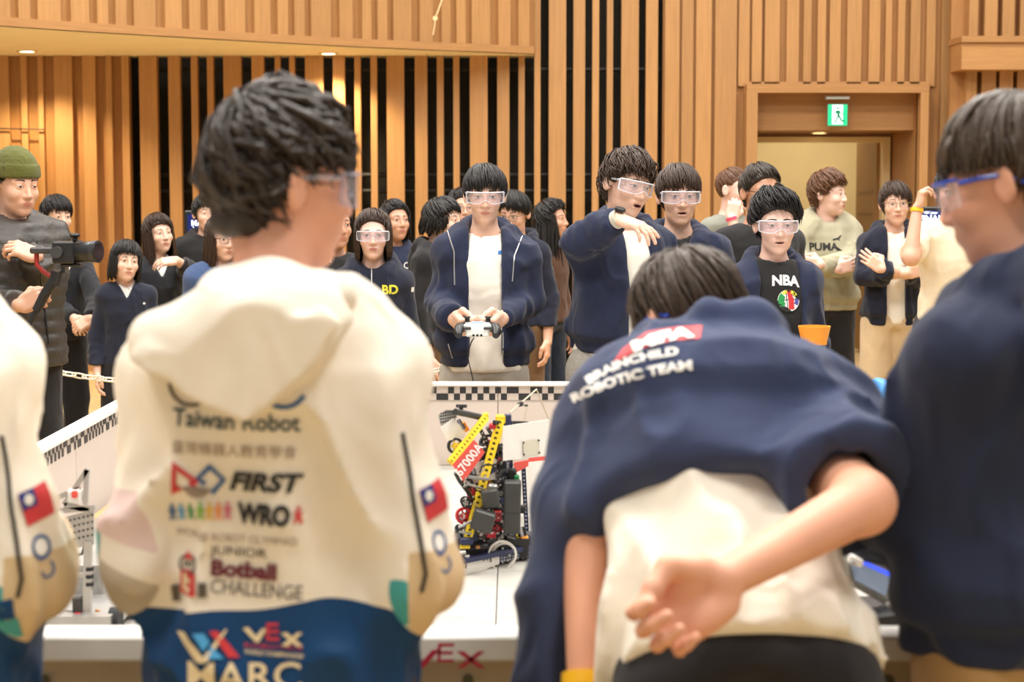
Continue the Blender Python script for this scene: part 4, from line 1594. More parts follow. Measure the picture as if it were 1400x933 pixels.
# printed checker strip along the inside of the walls
TOPB = [(2, 3), (4, 5), (6, 7), (8, 9), (10, 11), (12, 14), (16, 18), (19, 20), (22, 24)]
BOTB = [(0, 2), (3, 4), (5, 6), (7, 8), (9, 10), (11, 12), (14, 16), (18, 19), (20, 22)]
U = .0209
def checker(fn, L, start):
    st, fc = [], []
    n0 = -int(start / U) - 2
    k = math.floor((0 - start) / (24 * U)) - 1
    while start + k * 24 * U < L:
        for row, rows in ((0, TOPB), (1, BOTB)):
            for a, b in rows:
                s0, s1_ = start + (k * 24 + a) * U, start + (k * 24 + b) * U
                if s0 < 0.03 or s1_ > L - 0.03: continue
                z1 = ZR - .0165 - row * .0235
                q = len(st)
                st += [fn(s0, z1 - .0228), fn(s1_, z1 - .0228), fn(s1_, z1), fn(s0, z1)]
                fc.append((q, q + 1, q + 2, q + 3))
        k += 1
    mb = MB()
    mb.add(st, fc)
    return mb
TB(checker(lambda s, z: (FX0 + s, FY1 - .0115, z), FX1 - FX0, -.269 - FX0), 'checker_print', CHK)
TB(checker(lambda s, z: (FX0 + .0075, FY0 + s, z), FY1 - FY0, .05), 'checker_print', CHK)
TB(MB().box(((FX0 + FX1) / 2, FY1 - .0112, ZR - .0645), (FX1 - FX0, .002, .0016)), 'seam_line', mat('seam_grey', (170, 160, 152), .6, vary=0))
# lettering on the front rail
yf = FY0 + .02 - .0375 - .0006
def frp(px, py):
    p = at(px, py, yf)
    return (p.x, yf, p.z)
def letter(polys, name='lettering', m=REDP):
    mb = MB()
    for pl in polys:
        mb.prism([frp(*p) for p in pl], (0, 1, 0), .0005)
    return TB(mb, name, m)
letter([[(553, 889), (563, 889), (577, 905), (573, 914)], [(573, 914), (577, 905), (591, 889), (601, 889), (579, 914)]])
letter([[(599, 880), (621, 880), (621, 884), (599, 884)], [(598, 891), (619, 891), (619, 895), (598, 895)], [(598, 902), (620, 902), (620, 906), (598, 906)], [(598, 884), (603, 884), (602, 902), (598, 902)]])
letter([[(624, 891), (634, 891), (664, 914), (654, 914)], [(654, 891), (663, 891), (634, 914), (624, 914)]])
def rail_text(s, px, py, size, m):
    V, Fc = text_shape(s, size)
    o = Vector(frp(px, py))
    me = bpy.data.meshes.new('lettering')
    me.from_pydata([(o.x + u, o.y, o.z + v) for u, v in V], [], Fc)
    link('lettering', me, m, table, loc=-to)
rail_text('ROBOTICS', 775, 902, .034, PINKP)
# panel connectors low on the right
for px_, py_ in ((1183, 893), (1215, 931), (905, 931), (640, 931), (330, 931), (60, 931)):
    p = at(px_, py_, FY0 + .012)
    TB(MB().cyl((p.x, FY0 + .012, p.z), (0, 1, 0), .0085, .006, 16), 'bolt_cover', mat('olive_cover', (96, 92, 66), .5, vary=0), True)

# ------------------------------------------------------------------ robots and game pieces
YEL = mat('yellow_metal', (238, 204, 40), .4, vary=.06)
REDM = mat('red_plate', (232, 84, 72), .45, vary=.04)
REDG = mat('red_gear', (190, 30, 44), .4, vary=.06)
WPLA = mat('white_plastic', (240, 236, 228), .4, vary=.03)
DGREY = mat('dark_grey_plastic', (58, 58, 56), .45, vary=.08)
BLACKP = mat('black_metal', (28, 28, 32), .4, vary=.08)
NAVYM = mat('navy_metal', (36, 44, 84), .4, vary=.08)
SILV = mat('silver_metal', (186, 184, 180), .35, metal=.7, vary=.08)
GRNP = mat('green_cap', (20, 120, 70), .4, vary=0)
ORG = mat('orange_plastic', (246, 156, 40), .4, vary=.05)
RUB = mat('wheel_rubber', (36, 36, 38), .8, vary=.1)
CLR = clear_mat('clear_tube', (228, 234, 238), haze=.10, rough=.03)
LBLUE = mat('light_blue_piece', (80, 150, 220), .5, vary=.05)

def zoomA(x, y): return 595 + x / 5.488, 530 + y / 5.488
def zoomB(x, y): return 595 + x / 5.488, 660 + y / 5.488
def depthA(px): return 4.62 + .0022 * (px - 616)

rb = at(672, 772, depthA(672))
robot = empty('competition_robot', (rb.x, rb.y, ZF))
tag(robot, 'tall competition robot with yellow arms and red plate reading 67000A', 'robot')
ro = Vector(robot.location)
def RA(x, y, dd=0.0, z=zoomA):
    px, py = z(x, y)
    return at(px, py, depthA(px) + dd)
def RB_(x, y, dd=0.0): return RA(x, y, dd, zoomB)
def RP(mb, name, m, smooth=False): return mb.build(name, m, robot, smooth, loc=-ro)
def holes_bar(name, a, b, w, d, m, hole_m, n, face=(0, -1, 0)):
    o = RP(MB().bar(a, b, w, d, (0, 1, 0)), name, m)
    a, b = Vector(a), Vector(b)
    mb = MB()
    for i in range(n):
        p = a.lerp(b, (i + .5) / n) + Vector(face) * (d / 2 + .0006)
        mb.cyl(p, face, w * .2, .001, 8)
    q = mb.build('hole', hole_m, o, loc=None)
    return o
HOLEY = mat('hole_dark', (70, 56, 12), .6, vary=0)
HOLEW = mat('hole_pale', (200, 200, 205), .5, vary=0)
# arms
holes_bar('arm', RA(490, 240, -.02), RB_(245, 415, -.02), .022, .012, YEL, HOLEY, 22)
holes_bar('arm', RA(378, 225, -.04), RA(112, 565, -.04), .020, .012, YEL, HOLEY, 14)
holes_bar('arm', RA(500, 240, .10), RB_(300, 415, .10), .018, .012, YEL, HOLEY, 18)
RP(MB().box(RA(378, 222, -.03), (.016, .02, .022), bev=.003), 'arm_joint', YEL)
RP(MB().box(RA(490, 238, -.01), (.026, .03, .022), bev=.003), 'arm_joint', YEL)
# number plate
pl = [RA(128, 582, -.065), RA(215, 708, -.065), RA(372, 490, -.065), RA(290, 393, -.065)]
plate = RP(MB().prism(pl, (0, 1, 0), .006), 'number_plate', REDM)
ctr = (pl[0] + pl[1] + pl[2] + pl[3]) / 4
ux = (pl[2] - pl[1]) + (pl[3] - pl[0])
ux.y = 0
ux.normalize()
uy = Vector((-ux.z, 0, ux.x))
V, Fc = text_shape('67000A', .034, .0008, space=1.02)
xw = max(v[0] for v in V) - min(v[0] for v in V)
kx = .088 / xw
me = bpy.data.meshes.new('lettering')
nv_ = (pl[1] - pl[0]).cross(pl[3] - pl[0]).normalized()
nv_ = nv_ if nv_.y < 0 else -nv_
def onp(u, v):
    q = ctr + ux * (u * kx) + uy * v
    q.y -= (q - ctr).dot(nv_) / nv_.y
    return tuple(q + nv_ * .0015)
me.from_pydata([onp(u, v) for u, v in V], [], Fc)
link('lettering', me, mat('plate_white', (250, 244, 240), .5, vary=0), plate)
# white panels
wp = RP(MB().prism([RA(508, 292, -.05), RA(508, 552, -.05), RA(855, 512, -.05), RA(855, 240, -.05)], (0, 1, 0), .005), 'white_panel', WPLA)
RP(MB().prism([RA(660, 405, -.056), RA(665, 515, -.056), RA(785, 500, -.056), RA(780, 388, -.056)], (0, 1, 0), .003), 'clear_plate', mat('dull_clear', (214, 208, 190), .3, vary=.02))
for q in ((663, 415), (667, 505), (778, 398), (782, 490)):
    RP(MB().cyl(RA(q[0], q[1], -.06), (0, 1, 0), .0025, .006, 8), 'bolt', BLACKP)
RP(MB().prism([RA(40, 300, .0), RA(90, 400, .0), RA(230, 380, .0), RA(215, 300, .0), RA(130, 235, .0)], (0, 1, 0), .006), 'white_panel', WPLA)
RP(MB().prism([RA(300, 560, .05), RA(300, 700, .05), RA(500, 690, .05), RA(480, 560, .05)], (0, 1, 0), .005), 'white_panel', WPLA)
RP(MB().prism([RA(640, 560, .22), RB_(620, 360, .22), RB_(760, 360, .22), RA(830, 530, .22)], (0, 1, 0), .005), 'white_panel', WPLA)
# top tube, perforated guard, connector blocks
RP(MB().tube([RA(150, 182, -.02), RA(240, 200, -.02), RA(335, 222, -.02)], .0085, 10), 'roller_tube', DGREY, True)
gd = RP(MB().prism([RA(20, 210, .02), RA(45, 290, .02), RA(165, 225, .02), RA(150, 170, .02), RA(80, 170, .02)], (0, 1, 0), .003), 'perforated_guard', SILV)
mb = MB()
for i in range(7):
    for j in range(4):
        x, y = 45 + i * 17, 195 + j * 22 - i * 3
        mb.cyl(RA(x, y, .018), (0, 1, 0), .0022, .002, 6)
mb.build('hole', BLACKP, gd)
RP(MB().box(RA(195, 150, -.01), (.010, .01, .012)), 'bracket', BLACKP)
holes_bar('cross_bar', RA(165, 140, -.01), RA(230, 140, -.01), .008, .008, BLACKP, HOLEW, 4)
RP(MB().box(RA(543, 245, -.03), (.020, .02, .030), bev=.002), 'connector_block', NAVYM)
holes_bar('cross_bar', RA(440, 262, -.02), RA(690, 270, -.02), .010, .008, BLACKP, HOLEW, 10)
holes_bar('upright_bar', RA(545, 560, -.02), RA(545, 680, -.02), .018, .010, NAVYM, HOLEW, 6)
holes_bar('brace_bar', RA(330, 300, .03), RA(420, 470, .03), .010, .006, DGREY, HOLEW, 6)
holes_bar('brace_bar', RA(175, 245, .0), RA(215, 310, .0), .010, .006, NAVYM, HOLEW, 5)
RP(MB().bar(RA(200, 265, .01), RA(240, 325, .01), .014, .006, (0, 1, 0)), 'orange_strip', ORG)
RP(MB().bar(RA(120, 545, -.03), RA(360, 240, -.03), .007, .006, (0, 1, 0)), 'clear_strip', WPLA)
# antenna rods
rod = mat('pale_rod', (206, 196, 170), .5, vary=0)
RP(MB().tube([RA(560, 190, -.03), RA(760, 15, -.03), RA(855, 245, -.04)], .0022, 6), 'antenna_rod', rod, True)
RP(MB().tube([RA(690, 130, -.02), RA(665, 262, -.02)], .0016, 6), 'antenna_rod', rod, True)
RP(MB().cyl(RA(640, 125, -.03), (1, -.6, .3), .0065, .012, 12), 'knob', DGREY, True)
RP(MB().cyl(RA(682, 135, -.03), (1, 0, 0), .003, .010, 8), 'knob', DGREY, True)
# wheels and discs of the intake
def disc(c, r, th, m, hub, axis=(.25, -1, .1), hr=.4):
    w = RP(MB().ring(c, axis, r, r * .72, th, 24), 'wheel', m, True)
    mb = MB().ring(c, axis, r * hr, r * .12, th * 1.1, 16)
    a = Vector(axis).normalized()
    s = a.cross(Vector((0, 0, 1))).normalized()
    t = a.cross(s)
    for k in range(5):
        d = s * math.cos(k * 1.2566) + t * math.sin(k * 1.2566)
        mb.bar(Vector(c) + d * r * .2, Vector(c) + d * r * .76, r * .16, th * .7, a)
    o = mb.build('hub', hub, w, True)
    return w
disc(RA(152, 440, .0), .0105 * 2, .014, RUB, YEL)
disc(RA(400, 420, .05), .024, .02, RUB, REDG)
disc(RA(370, 470, .03), .017, .02, RUB, DGREY)
disc(RA(290, 790, .02), .019, .012, REDG, REDG)
disc(RB_(215, 250, .02), .022, .014, REDG, REDG)
disc(RA(230, 870, .0), .012, .012, RUB, SILV)
disc(RB_(225, 140, .03), .013, .012, RUB, SILV)
# red shields
RP(MB().prism([RA(452, 575, .02), RA(500, 630, .02), RA(512, 560, .02), RA(505, 470, .02)], (0, 1, 0), .005), 'red_shield', REDG)
RP(MB().prism([RA(590, 565, .10), RA(590, 650, .10), RA(700, 590, .10), RA(700, 545, .10)], (0, 1, 0), .005), 'red_shield', REDM)
RP(MB().prism([RA(700, 525, .12), RA(700, 560, .12), RA(840, 545, .12), RA(840, 515, .12)], (0, 1, 0), .005), 'red_shield', REDM)
RP(MB().box(RA(430, 290, .0), (.018, .03, .014), bev=.003), 'red_block', REDG)
RP(MB().box(RB_(420, 395, -.03), (.024, .03, .012), bev=.003), 'red_block', REDG)
RP(MB().box(RB_(470, 250, -.01), (.020, .03, .026), bev=.003), 'red_block', REDG)
# air tank and motors
def boxq(z, x0, y0, x1, y1, dd, th, m, name, rot=0.0, bev=.004):
    a, b = z(x0, y0), z(x1, y1)
    pa, pb = at(a[0], a[1], depthA(a[0]) + dd), at(b[0], b[1], depthA(a[0]) + dd)
    c = (pa + pb) / 2
    return RP(MB().box(c, (abs(pb.x - pa.x), th, abs(pa.z - pb.z)), Matrix.Rotation(rot, 3, 'Y'), bev), name, m), c
o, c = boxq(zoomA, 512, 700, 642, 1090, -.07, .05, DGREY, 'air_reservoir', R(1))
ob, cb = boxq(zoomA, 585, 770, 635, 860, -.0965, .003, WPLA, 'label_sticker', 0, .0005)
boxq(zoomB, 516, 225, 630, 232, -.096, .003, BLACKP, 'seam', 0, .0005)
boxq(zoomA, 590, 655, 632, 702, -.06, .02, GRNP, 'air_valve')
boxq(zoomA, 545, 610, 612, 700, -.03, .03, BLACKP, 'valve_bracket')
boxq(zoomB, 630, 170, 680, 230, -.06, .02, BLACKP, 'clamp')
for (x0, y0, x1, y1, rt) in ((350, 762, 478, 900, -.16),):
    boxq(zoomA, x0, y0, x1, y1, -.05, .05, DGREY, 'motor', rt)
boxq(zoomA, 425, 840, 470, 900, -.078, .003, WPLA, 'label_sticker', 0, .0005)
boxq(zoomA, 372, 800, 400, 845, -.078, .003, BLACKP, 'motor_port', -.16, .0005)
boxq(zoomB, 275, 210, 440, 360, -.055, .05, DGREY, 'motor', .30)
boxq(zoomB, 405, 235, 435, 290, -.083, .003, WPLA, 'label_sticker', .1, .0005)
boxq(zoomA, 395, 725, 470, 775, -.03, .03, SILV, 'motor_cap', .1)
# cables
def cable(pts, r=.0022): RP(MB().tube(pts, r, 6), 'cable', BLACKP, True)
cable([RA(335, 640, -.08), RA(350, 595, -.08), RA(400, 573, -.08), RA(450, 600, -.08), RA(468, 655, -.07)])
cable([RA(470, 680, -.06), RA(500, 630, -.06), RA(560, 615, -.06), RA(600, 640, -.06)], .004)
cable([RA(150, 640, -.03), RA(180, 700, -.03), RA(240, 780, -.02), RA(290, 840, -.01)], .005)
cable([RB_(330, 290, -.09), RB_(380, 250, -.09), RB_(420, 300, -.09)])
cable([RB_(300, 60, -.06), RB_(400, 75, -.07), RB_(470, 130, -.06)])
cable([RB_(390, 440, -.08), RB_(450, 430, -.08), RB_(490, 395, -.06)], .003)
RP(MB().tube([RA(240, 670, -.05), RA(395, 690, -.05)], .0045, 8), 'shaft', SILV, True)
RP(MB().tube([RA(230, 720, -.05), RA(350, 760, -.05)], .0035, 8), 'shaft', SILV, True)
RP(MB().tube([RB_(180, 335, -.05), RB_(300, 280, -.06)], .0035, 8), 'shaft', SILV, True)
RP(MB().tube([RB_(185, 370, -.05), RB_(270, 385, -.05)], .003, 8), 'shaft', SILV, True)
# base: side plate, chassis bar, drive wheels
sp = [zoomB(*p) for p in ((118, 735), (165, 742), (330, 690), (400, 642), (482, 612), (482, 528), (190, 598))]
RP(MB().prism([at(px, py, depthA(px) - .055) for px, py in sp], (0, 1, 0), .008), 'side_plate', WPLA)
for q in ((210, 632), (232, 615), (232, 635), (365, 580), (390, 575), (415, 570), (418, 590)):
    RP(MB().box(RB_(q[0], q[1], -.061), (.003, .003, .007)), 'slot', BLACKP)
holes_bar('chassis_rail', RB_(185, 592, -.05), RB_(735, 478, -.05), .012, .02, NAVYM, HOLEW, 26)
o = RP(MB().prism([RB_(482, 530, -.055), RB_(482, 600, -.055), RB_(600, 575, -.055), RB_(735, 540, -.055), RB_(735, 478, -.055)], (0, 1, 0), .004), 'perforated_plate', mat('slate_plate', (52, 62, 96), .4, vary=.1))
mb = MB()
for i in range(12):
    for j in range(3):
        x, y = 500 + i * 20, 545 + j * 22 - i * 4.2
        mb.cyl(RB_(x, y, -.0565), (0, 1, 0), .0026, .002, 6)
mb.build('hole', HOLEW, o)
def drive_wheel(x, y, r, dd):
    c = RB_(x, y, dd)
    ax = Vector((.35, -1, 0))
    w = RP(MB().ring(c, ax, r, r * .80, .026, 32), 'drive_wheel', WPLA, True)
    MB().cyl(c + Vector((0, .004, 0)), ax, r * .80, .016, 24).build('hub', BLACKP, w, True)
    mb = MB()
    for k in range(8):
        a = k * PI / 4
        mb.cyl(c + Vector((math.cos(a) * r * .5, -.012, math.sin(a) * r * .5)), ax, .0035, .006, 8)
    mb.build('bolt_heads', SILV, w, True)
drive_wheel(505, 540, .036, -.03)
drive_wheel(655, 520, .028, -.02)
drive_wheel(250, 560, .026, .22)
RP(MB().ring(RB_(500, 545, -.075), (.35, -1, 0), .039, .036, .006, 32), 'wheel_guard', WPLA, True)
# base frame clutter: shafts, gears, collars
for (x, y, dd, r, h, m_) in ((320, 490, -.02, .011, .10, BLACKP), (270, 520, .0, .012, .12, BLACKP), (380, 480, .02, .010, .10, DGREY), (320, 485, -.05, .005, .02, mat('brass', (190, 140, 90), .4, metal=.6, vary=.1)),
                             (600, 420, .0, .010, .08, SILV), (560, 400, -.02, .008, .06, BLACKP), (240, 560, -.04, .006, .02, SILV), (205, 530, -.04, .007, .03, SILV), (640, 450, .02, .009, .06, mat('brass', (190, 140, 90)))):
    RP(MB().cyl(RB_(x, y, dd), (1, .3, .1), r, h * .5, 14), 'spacer', m_, True)
RP(MB().box(RB_(235, 440, -.03), (.034, .02, .018), bev=.003), 'cross_block', NAVYM)
RP(MB().box(RB_(225, 480, -.02), (.026, .02, .010), bev=.002), 'cross_block', YEL)
RP(MB().box(RB_(620, 405, -.02), (.010, .02, .010), bev=.002), 'cross_block', YEL)
holes_bar('perforated_bar', RB_(540, 400, -.04), RB_(600, 420, -.04), .012, .008, BLACKP, HOLEW, 4)
holes_bar('perforated_bar', RB_(640, 340, -.04), RB_(655, 400, -.04), .022, .008, BLACKP, HOLEW, 5)
holes_bar('perforated_bar', RA(480, 690, -.03), RA(600, 640, -.03), .016, .010, BLACKP, HOLEW, 7)
holes_bar('base_rail', RB_(190, 540, .18), RB_(735, 455, .18), .014, .02, BLACKP, HOLEW, 20)
holes_bar('base_rail', RB_(215, 560, .02), RB_(260, 520, .25), .014, .02, BLACKP, HOLEW, 8)
holes_bar('base_rail', RB_(700, 470, .02), RB_(720, 455, .25), .014, .02, BLACKP, HOLEW, 8)
rng = random.Random(11)
for k in range(110):
    x, y = rng.uniform(170, 520), rng.uniform(430, 1150)
    if x < 330 - (y - 430) * .25: continue
    lim = 190 + max(0, (1000 - y)) * .12
    c = RA(x, y, rng.uniform(.0, .14))
    mm = rng.choice([BLACKP, BLACKP, DGREY, SILV, REDG, BLACKP, NAVYM])
    if rng.random() < .5:
        RP(MB().cyl(c, (rng.uniform(-1, 1), -1, rng.uniform(-1, 1)), rng.uniform(.006, .013), rng.uniform(.008, .03), 10), 'gear', mm, True)
    else:
        RP(MB().box(c, (rng.uniform(.008, .03), .02, rng.uniform(.006, .02)), Matrix.Rotation(rng.uniform(-1, 1), 3, 'Y')), 'bracket', mm)
mb = MB()
for k in range(70):
    x, y = rng.uniform(180, 520), rng.uniform(560, 1150)
    mb.cyl(RA(x, y, rng.uniform(-.075, -.02)), (0, 1, 0), rng.uniform(.0016, .0034), .006, 6)
o = RP(mb, 'screws', SILV)
o['kind'] = 'stuff'
RP(MB().box(RB_(420, 470, .08), (.20, .10, .05)), 'base_block', BLACKP)
RP(MB().bar(RA(470, 420, .12), RB_(430, 440, .12), .050, .02, (0, 1, 0)), 'tower_plate', BLACKP)
RP(MB().bar(RA(300, 640, .10), RB_(260, 440, .10), .035, .02, (0, 1, 0)), 'tower_plate', DGREY)
holes_bar('tower_bar', RA(560, 300, .10), RB_(560, 440, .10), .016, .014, BLACKP, HOLEW, 24)
holes_bar('tower_bar', RA(660, 560, .12), RB_(690, 440, .12), .012, .012, NAVYM, HOLEW, 20)
for (x0, y0, x1, y1) in ((200, 560, 330, 900), (330, 700, 200, 1060), (470, 560, 520, 1000), (240, 900, 500, 1010), (200, 1020, 480, 980), (390, 300, 500, 480)):
    holes_bar('frame_bar', RA(x0, y0, .04), RA(x1, y1, .04), .009, .008, BLACKP, HOLEW, 12)
for (x, y, r_, m_) in ((300, 930, .020, BLACKP), (250, 1010, .017, REDG), (480, 800, .016, BLACKP), (350, 1080, .018, DGREY), (440, 1060, .014, REDG), (520, 1010, .018, BLACKP), (240, 720, .015, BLACKP)):
    disc(RA(x, y, .03), r_, .012, m_, SILV if m_ is not REDG else REDG)
RP(MB().prism([RB_(640, 250, .12), RB_(640, 420, .12), RB_(740, 420, .12), RB_(740, 250, .12)], (0, 1, 0), .01), 'guard_plate', WPLA)
boxq(zoomB, 600, 380, 735, 470, .02, .06, BLACKP, 'rear_block')
boxq(zoomB, 640, 400, 700, 440, -.03, .03, ORG, 'rear_strip')

# orange lattice goal behind that robot
gq = at(735, 690, 5.25)
goal = empty('goal_frame', (gq.x, gq.y, ZF))
tag(goal, 'orange lattice goal frame with white sheet behind the 67000A robot', 'goal')
go = Vector(goal.location)
def gp(px, py): return at(px, py, 5.25)
zb = 255 + .99 * 2500 / 5.25
for a, b in (((722, 640), (720, zb)), ((748, 640), (746, zb)), ((790, 640), (790, zb)), ((722, 702), (790, 650)), ((722, 650), (790, 705)), ((716, 722), (746, 690)), ((722, 660), (790, 660)), ((722, 712), (790, 712))):
    MB().bar(gp(*a), gp(*b), .013, .02, (0, 1, 0)).build('lattice_bar', ORG, goal, loc=-go)
MB().prism([gp(712, 645) + Vector((0, .03, 0)), gp(712, zb - 4) + Vector((0, .03, 0)), gp(800, zb - 4) + Vector((0, .03, 0)), gp(800, 645) + Vector((0, .03, 0))], (0, 1, 0), .004).build('backing_sheet', WPLA, goal, loc=-go)

# silver robot at the left
r2p = at(108, 850, 3.95)
robot2 = empty('competition_robot', (r2p.x, r2p.y, ZF))
tag(robot2, 'silver perforated-metal robot between the two white-jacketed boys', 'robot')
r2 = Vector(robot2.location)
def R2(px, py, dd=0.0): return at(px, py, 3.95 + dd)
def R2P(mb, name, m, smooth=False): return mb.build(name, m, robot2, smooth, loc=-r2)
o = R2P(MB().prism([R2(70, 712), R2(70, 757), R2(128, 745), R2(128, 698)], (0, 1, 0), .006), 'perforated_plate', SILV)
mb = MB()
for i in range(9):
    for j in range(4):
        mb.cyl(R2(78 + i * 6, 716 + j * 9 - i * 1.4, -.002), (0, 1, 0), .0026, .003, 6)
mb.build('hole', DGREY, o)
for a, b in (((120, 642), (88, 690)), ((119, 642), (117, 690)), ((88, 690), (122, 698)), ((80, 680), (110, 668)), ((70, 700), (130, 694))):
    R2P(MB().bar(R2(*a), R2(*b), .011, .011, (0, 1, 0)), 'strut', SILV)
R2P(MB().box(R2(103, 678), (.03, .03, .03), bev=.004), 'joint_block', WPLA)
R2P(MB().box(R2(102, 676, -.02), (.012, .01, .016), bev=.002), 'red_block', REDM)
for k in range(6):
    R2P(MB().cyl(R2(122.5, 778 + k * 5.2), (0, 0, 1), .010 if k % 2 == 0 else .006, .008, 10), 'spacer', BLACKP, True)
holes = R2P(MB().bar(R2(121, 740), R2(119, 868), .018, .014, (0, 1, 0)), 'upright_bar', SILV)
for a, b in (((80, 788), (120, 786)), ((70, 862), (116, 848)), ((90, 868), (75, 820)), ((60, 840), (120, 836))):
    R2P(MB().bar(R2(*a), R2(*b), .010, .010, (0, 1, 0)), 'strut', SILV)
R2P(MB().cyl(R2(113, 854), (1, .2, .3), .016, .07, 16), 'roller', mat('warm_grey', (170, 156, 140), .5, vary=.05), True)
R2P(MB().ring(R2(127, 853), (1, .2, .3), .022, .012, .012, 18), 'orange_collar', ORG, True)
R2P(MB().cyl(R2(131, 843), (.4, 0, 1), .006, .03, 10), 'peg', mat('brass', (190, 140, 90)), True)
R2P(MB().box(R2(107, 828), (.02, .03, .04), bev=.003), 'motor', DGREY)
R2P(MB().box(R2(106, 842, -.02), (.016, .01, .012), bev=.002), 'red_block', REDG)
R2P(MB().tube([R2(100, 760), R2(112, 758), R2(116, 745), R2(115, 742)], .003, 6), 'cable', BLACKP, True)
R2P(MB().box(at(90, 800, 4.10) + Vector((0, .1, -.05)), (.16, .16, .18)), 'chassis_block', mat('robot_grey', (150, 148, 144), .5, vary=.2, scale=40))
zfl = ZF + .035
R2P(MB().box((r2p.x - .05, 4.05, ZF + .04), (.26, .3, .04)), 'base_plate', SILV)
for sx in (-.16, .1):
    for yy in (3.95, 4.15):
        R2P(MB().cyl((r2p.x + sx - .02, yy, zfl), (1, 0, 0), .034, .022, 22), 'drive_wheel', RUB, True)

# flat orange marker on the field floor
p = [at(px, py, .99 * F_PX / (py - HORIZON)) for px, py in ((126, 770), (133, 772), (134, 797), (158, 797), (160, 806), (124, 812))]
mk = MB().prism([(q.x, q.y, ZF) for q in p], (0, 0, 1), .008).build('floor_marker', ORG)
tag(mk, 'orange L-shaped floor marker on the white field tiles', 'marker')

# clear loader tube with an orange cap on the far wall
lp = at(1113, 470, 6.36)
loader = empty('loader_tube', (lp.x, lp.y, ZF))
tag(loader, 'clear loader tube with flared orange cap at the far wall', 'tube')
zt_, zm_, zl_ = at(1113, 446, 6.36).z, at(1113, 456, 6.36).z, at(1113, 471, 6.36).z
mb = MB()
prof = [(.0565, zt_), (.0555, zt_ - .006), (.050, zm_ - .004), (.0445, zl_ + .010), (.0445, zl_)]
n = 32
vs = []
for r_, z in prof + [(p_[0] - .006, p_[1]) for p_ in reversed(prof)]:
    for k in range(n):
        vs.append((r_ * math.cos(2 * PI * k / n), r_ * math.sin(2 * PI * k / n), z - ZF))
m_ = 2 * len(prof)
mb.add(vs, [(i * n + k, i * n + (k + 1) % n, ((i + 1) % m_) * n + (k + 1) % n, ((i + 1) % m_) * n + k) for i in range(m_) for k in range(n)])
mb.build('cap', ORG, loader, True)
MB().ring((0, 0, (zl_ - ZF) / 2 + .03), (0, 0, 1), .0415, .0395, zl_ - ZF - .02, 32).build('tube', CLR, loader, True)
MB().ring((0, 0, .05), (0, 0, 1), .05, .0417, .03, 32).build('bracket', ORG, loader, True)
# blue and orange pieces at the right edge of the far wall
def block(px, py, D, r, m, label):
    c = at(px, py, D)
    def fb(P): 
        q = np.abs(P)
        return smax(s_box(P, (0, 0, 0), (r * .84,) * 3, .008), (q.sum(1) - r * 1.95) * .577, .006)
    V, Q = mesh_of(fb, (-r - .02,) * 3, (r + .02,) * 3, .006)
    o = link('game_block', np_mesh('game_block', V, Q), m)
    o.location = c
    o.rotation_euler = (.3, .2, .5)
    tag(o, label, 'block', 'plastic game blocks')
    return o
st_ = at(1203, 600, 6.15)
hop = empty('hopper_stand', (st_.x, st_.y, ZF))
tag(hop, 'clear hopper tube holding a blue and an orange block by the far wall', 'stand')
zz1 = at(1203, 552, 6.15).z
MB().ring((0, 0, (zz1 - ZF) / 2), (0, 0, 1), .047, .045, zz1 - ZF, 28).build('tube', CLR, hop, True)
MB().ring((0, 0, .02), (0, 0, 1), .055, .047, .03, 28).build('base_ring', WPLA, hop, True)
block(1206, 536, 6.15, .046, LBLUE, 'light blue plastic block on top of the clear hopper')
block(1203, 574, 6.15, .033, ORG, 'orange plastic block inside the clear hopper')

# robot with the control brain and screen, near right
r3p = at(1200, 860, 3.25)
robot3 = empty('competition_robot', (r3p.x, r3p.y, ZF))
tag(robot3, 'robot with grey control brain and glowing screen beside the khaki trousers', 'robot')
r3 = Vector(robot3.location)
def R3(zx, zy, dd=0.0): return at(1130 + zx / 3.414, 660 + zy / 3.414, 3.2 + dd)
def R3P(mb, name, m, smooth=False, parent=None): return mb.build(name, m, parent or robot3, smooth, loc=-r3 if parent is None else None)
BRAIN = mat('brain_grey', (132, 128, 120), .5, vary=.05)
quad = [R3(92, 292), R3(110, 450, -.02), R3(310, 566, -.02), R3(368, 405)]
nrm = (quad[1] - quad[0]).cross(quad[3] - quad[0]).normalized()
nrm = -nrm if nrm.y > 0 else nrm
R3P(MB().prism(quad, -nrm, .035), 'brain_case', BRAIN)
def onb(pts, k=.001): return [R3(*p) + Vector((0, -.006, .0)) - Vector((0, .004, 0)) * 1 for p in pts]
def onq(u, v, k):        # u across, v down, on the brain's face
    a = quad[0].lerp(quad[3], u)
    b = quad[1].lerp(quad[2], u)
    return a.lerp(b, v) + nrm * k
R3P(MB().prism([onq(.02, .27, .001), onq(.10, .97, .001), onq(.80, .93, .001), onq(.80, .27, .001)], nrm, .001), 'brain_screen', mat('brain_screen', (128, 140, 156), .2, vary=.08, scale=8, emit=(110, 125, 150), estr=.25))
R3P(MB().prism([onq(.02, .26, .002), onq(.03, .37, .002), onq(.79, .37, .002), onq(.79, .26, .002)], nrm, .001), 'screen_bar', mat('screen_blue', (60, 84, 230), .3, vary=0, emit=(60, 84, 240), estr=.9))
for k in range(10):
    u = .06 + k * .068
    R3P(MB().prism([onq(u, .08, .001), onq(u, .18, .001), onq(u + .048, .18, .001), onq(u + .048, .08, .001)], nrm, .002), 'port', BLACKP)
R3P(MB().prism([onq(.85, .5, .001), onq(.85, .68, .001), onq(.95, .68, .001), onq(.95, .5, .001)], nrm, .002), 'power_button', mat('dull_red', (110, 60, 56), .5, vary=0))
rail = R3P(MB().bar(R3(95, 235, .03), R3(395, 370, .03), .03, .02, (0, 1, 0)), 'perforated_rail', SILV)
mb = MB()
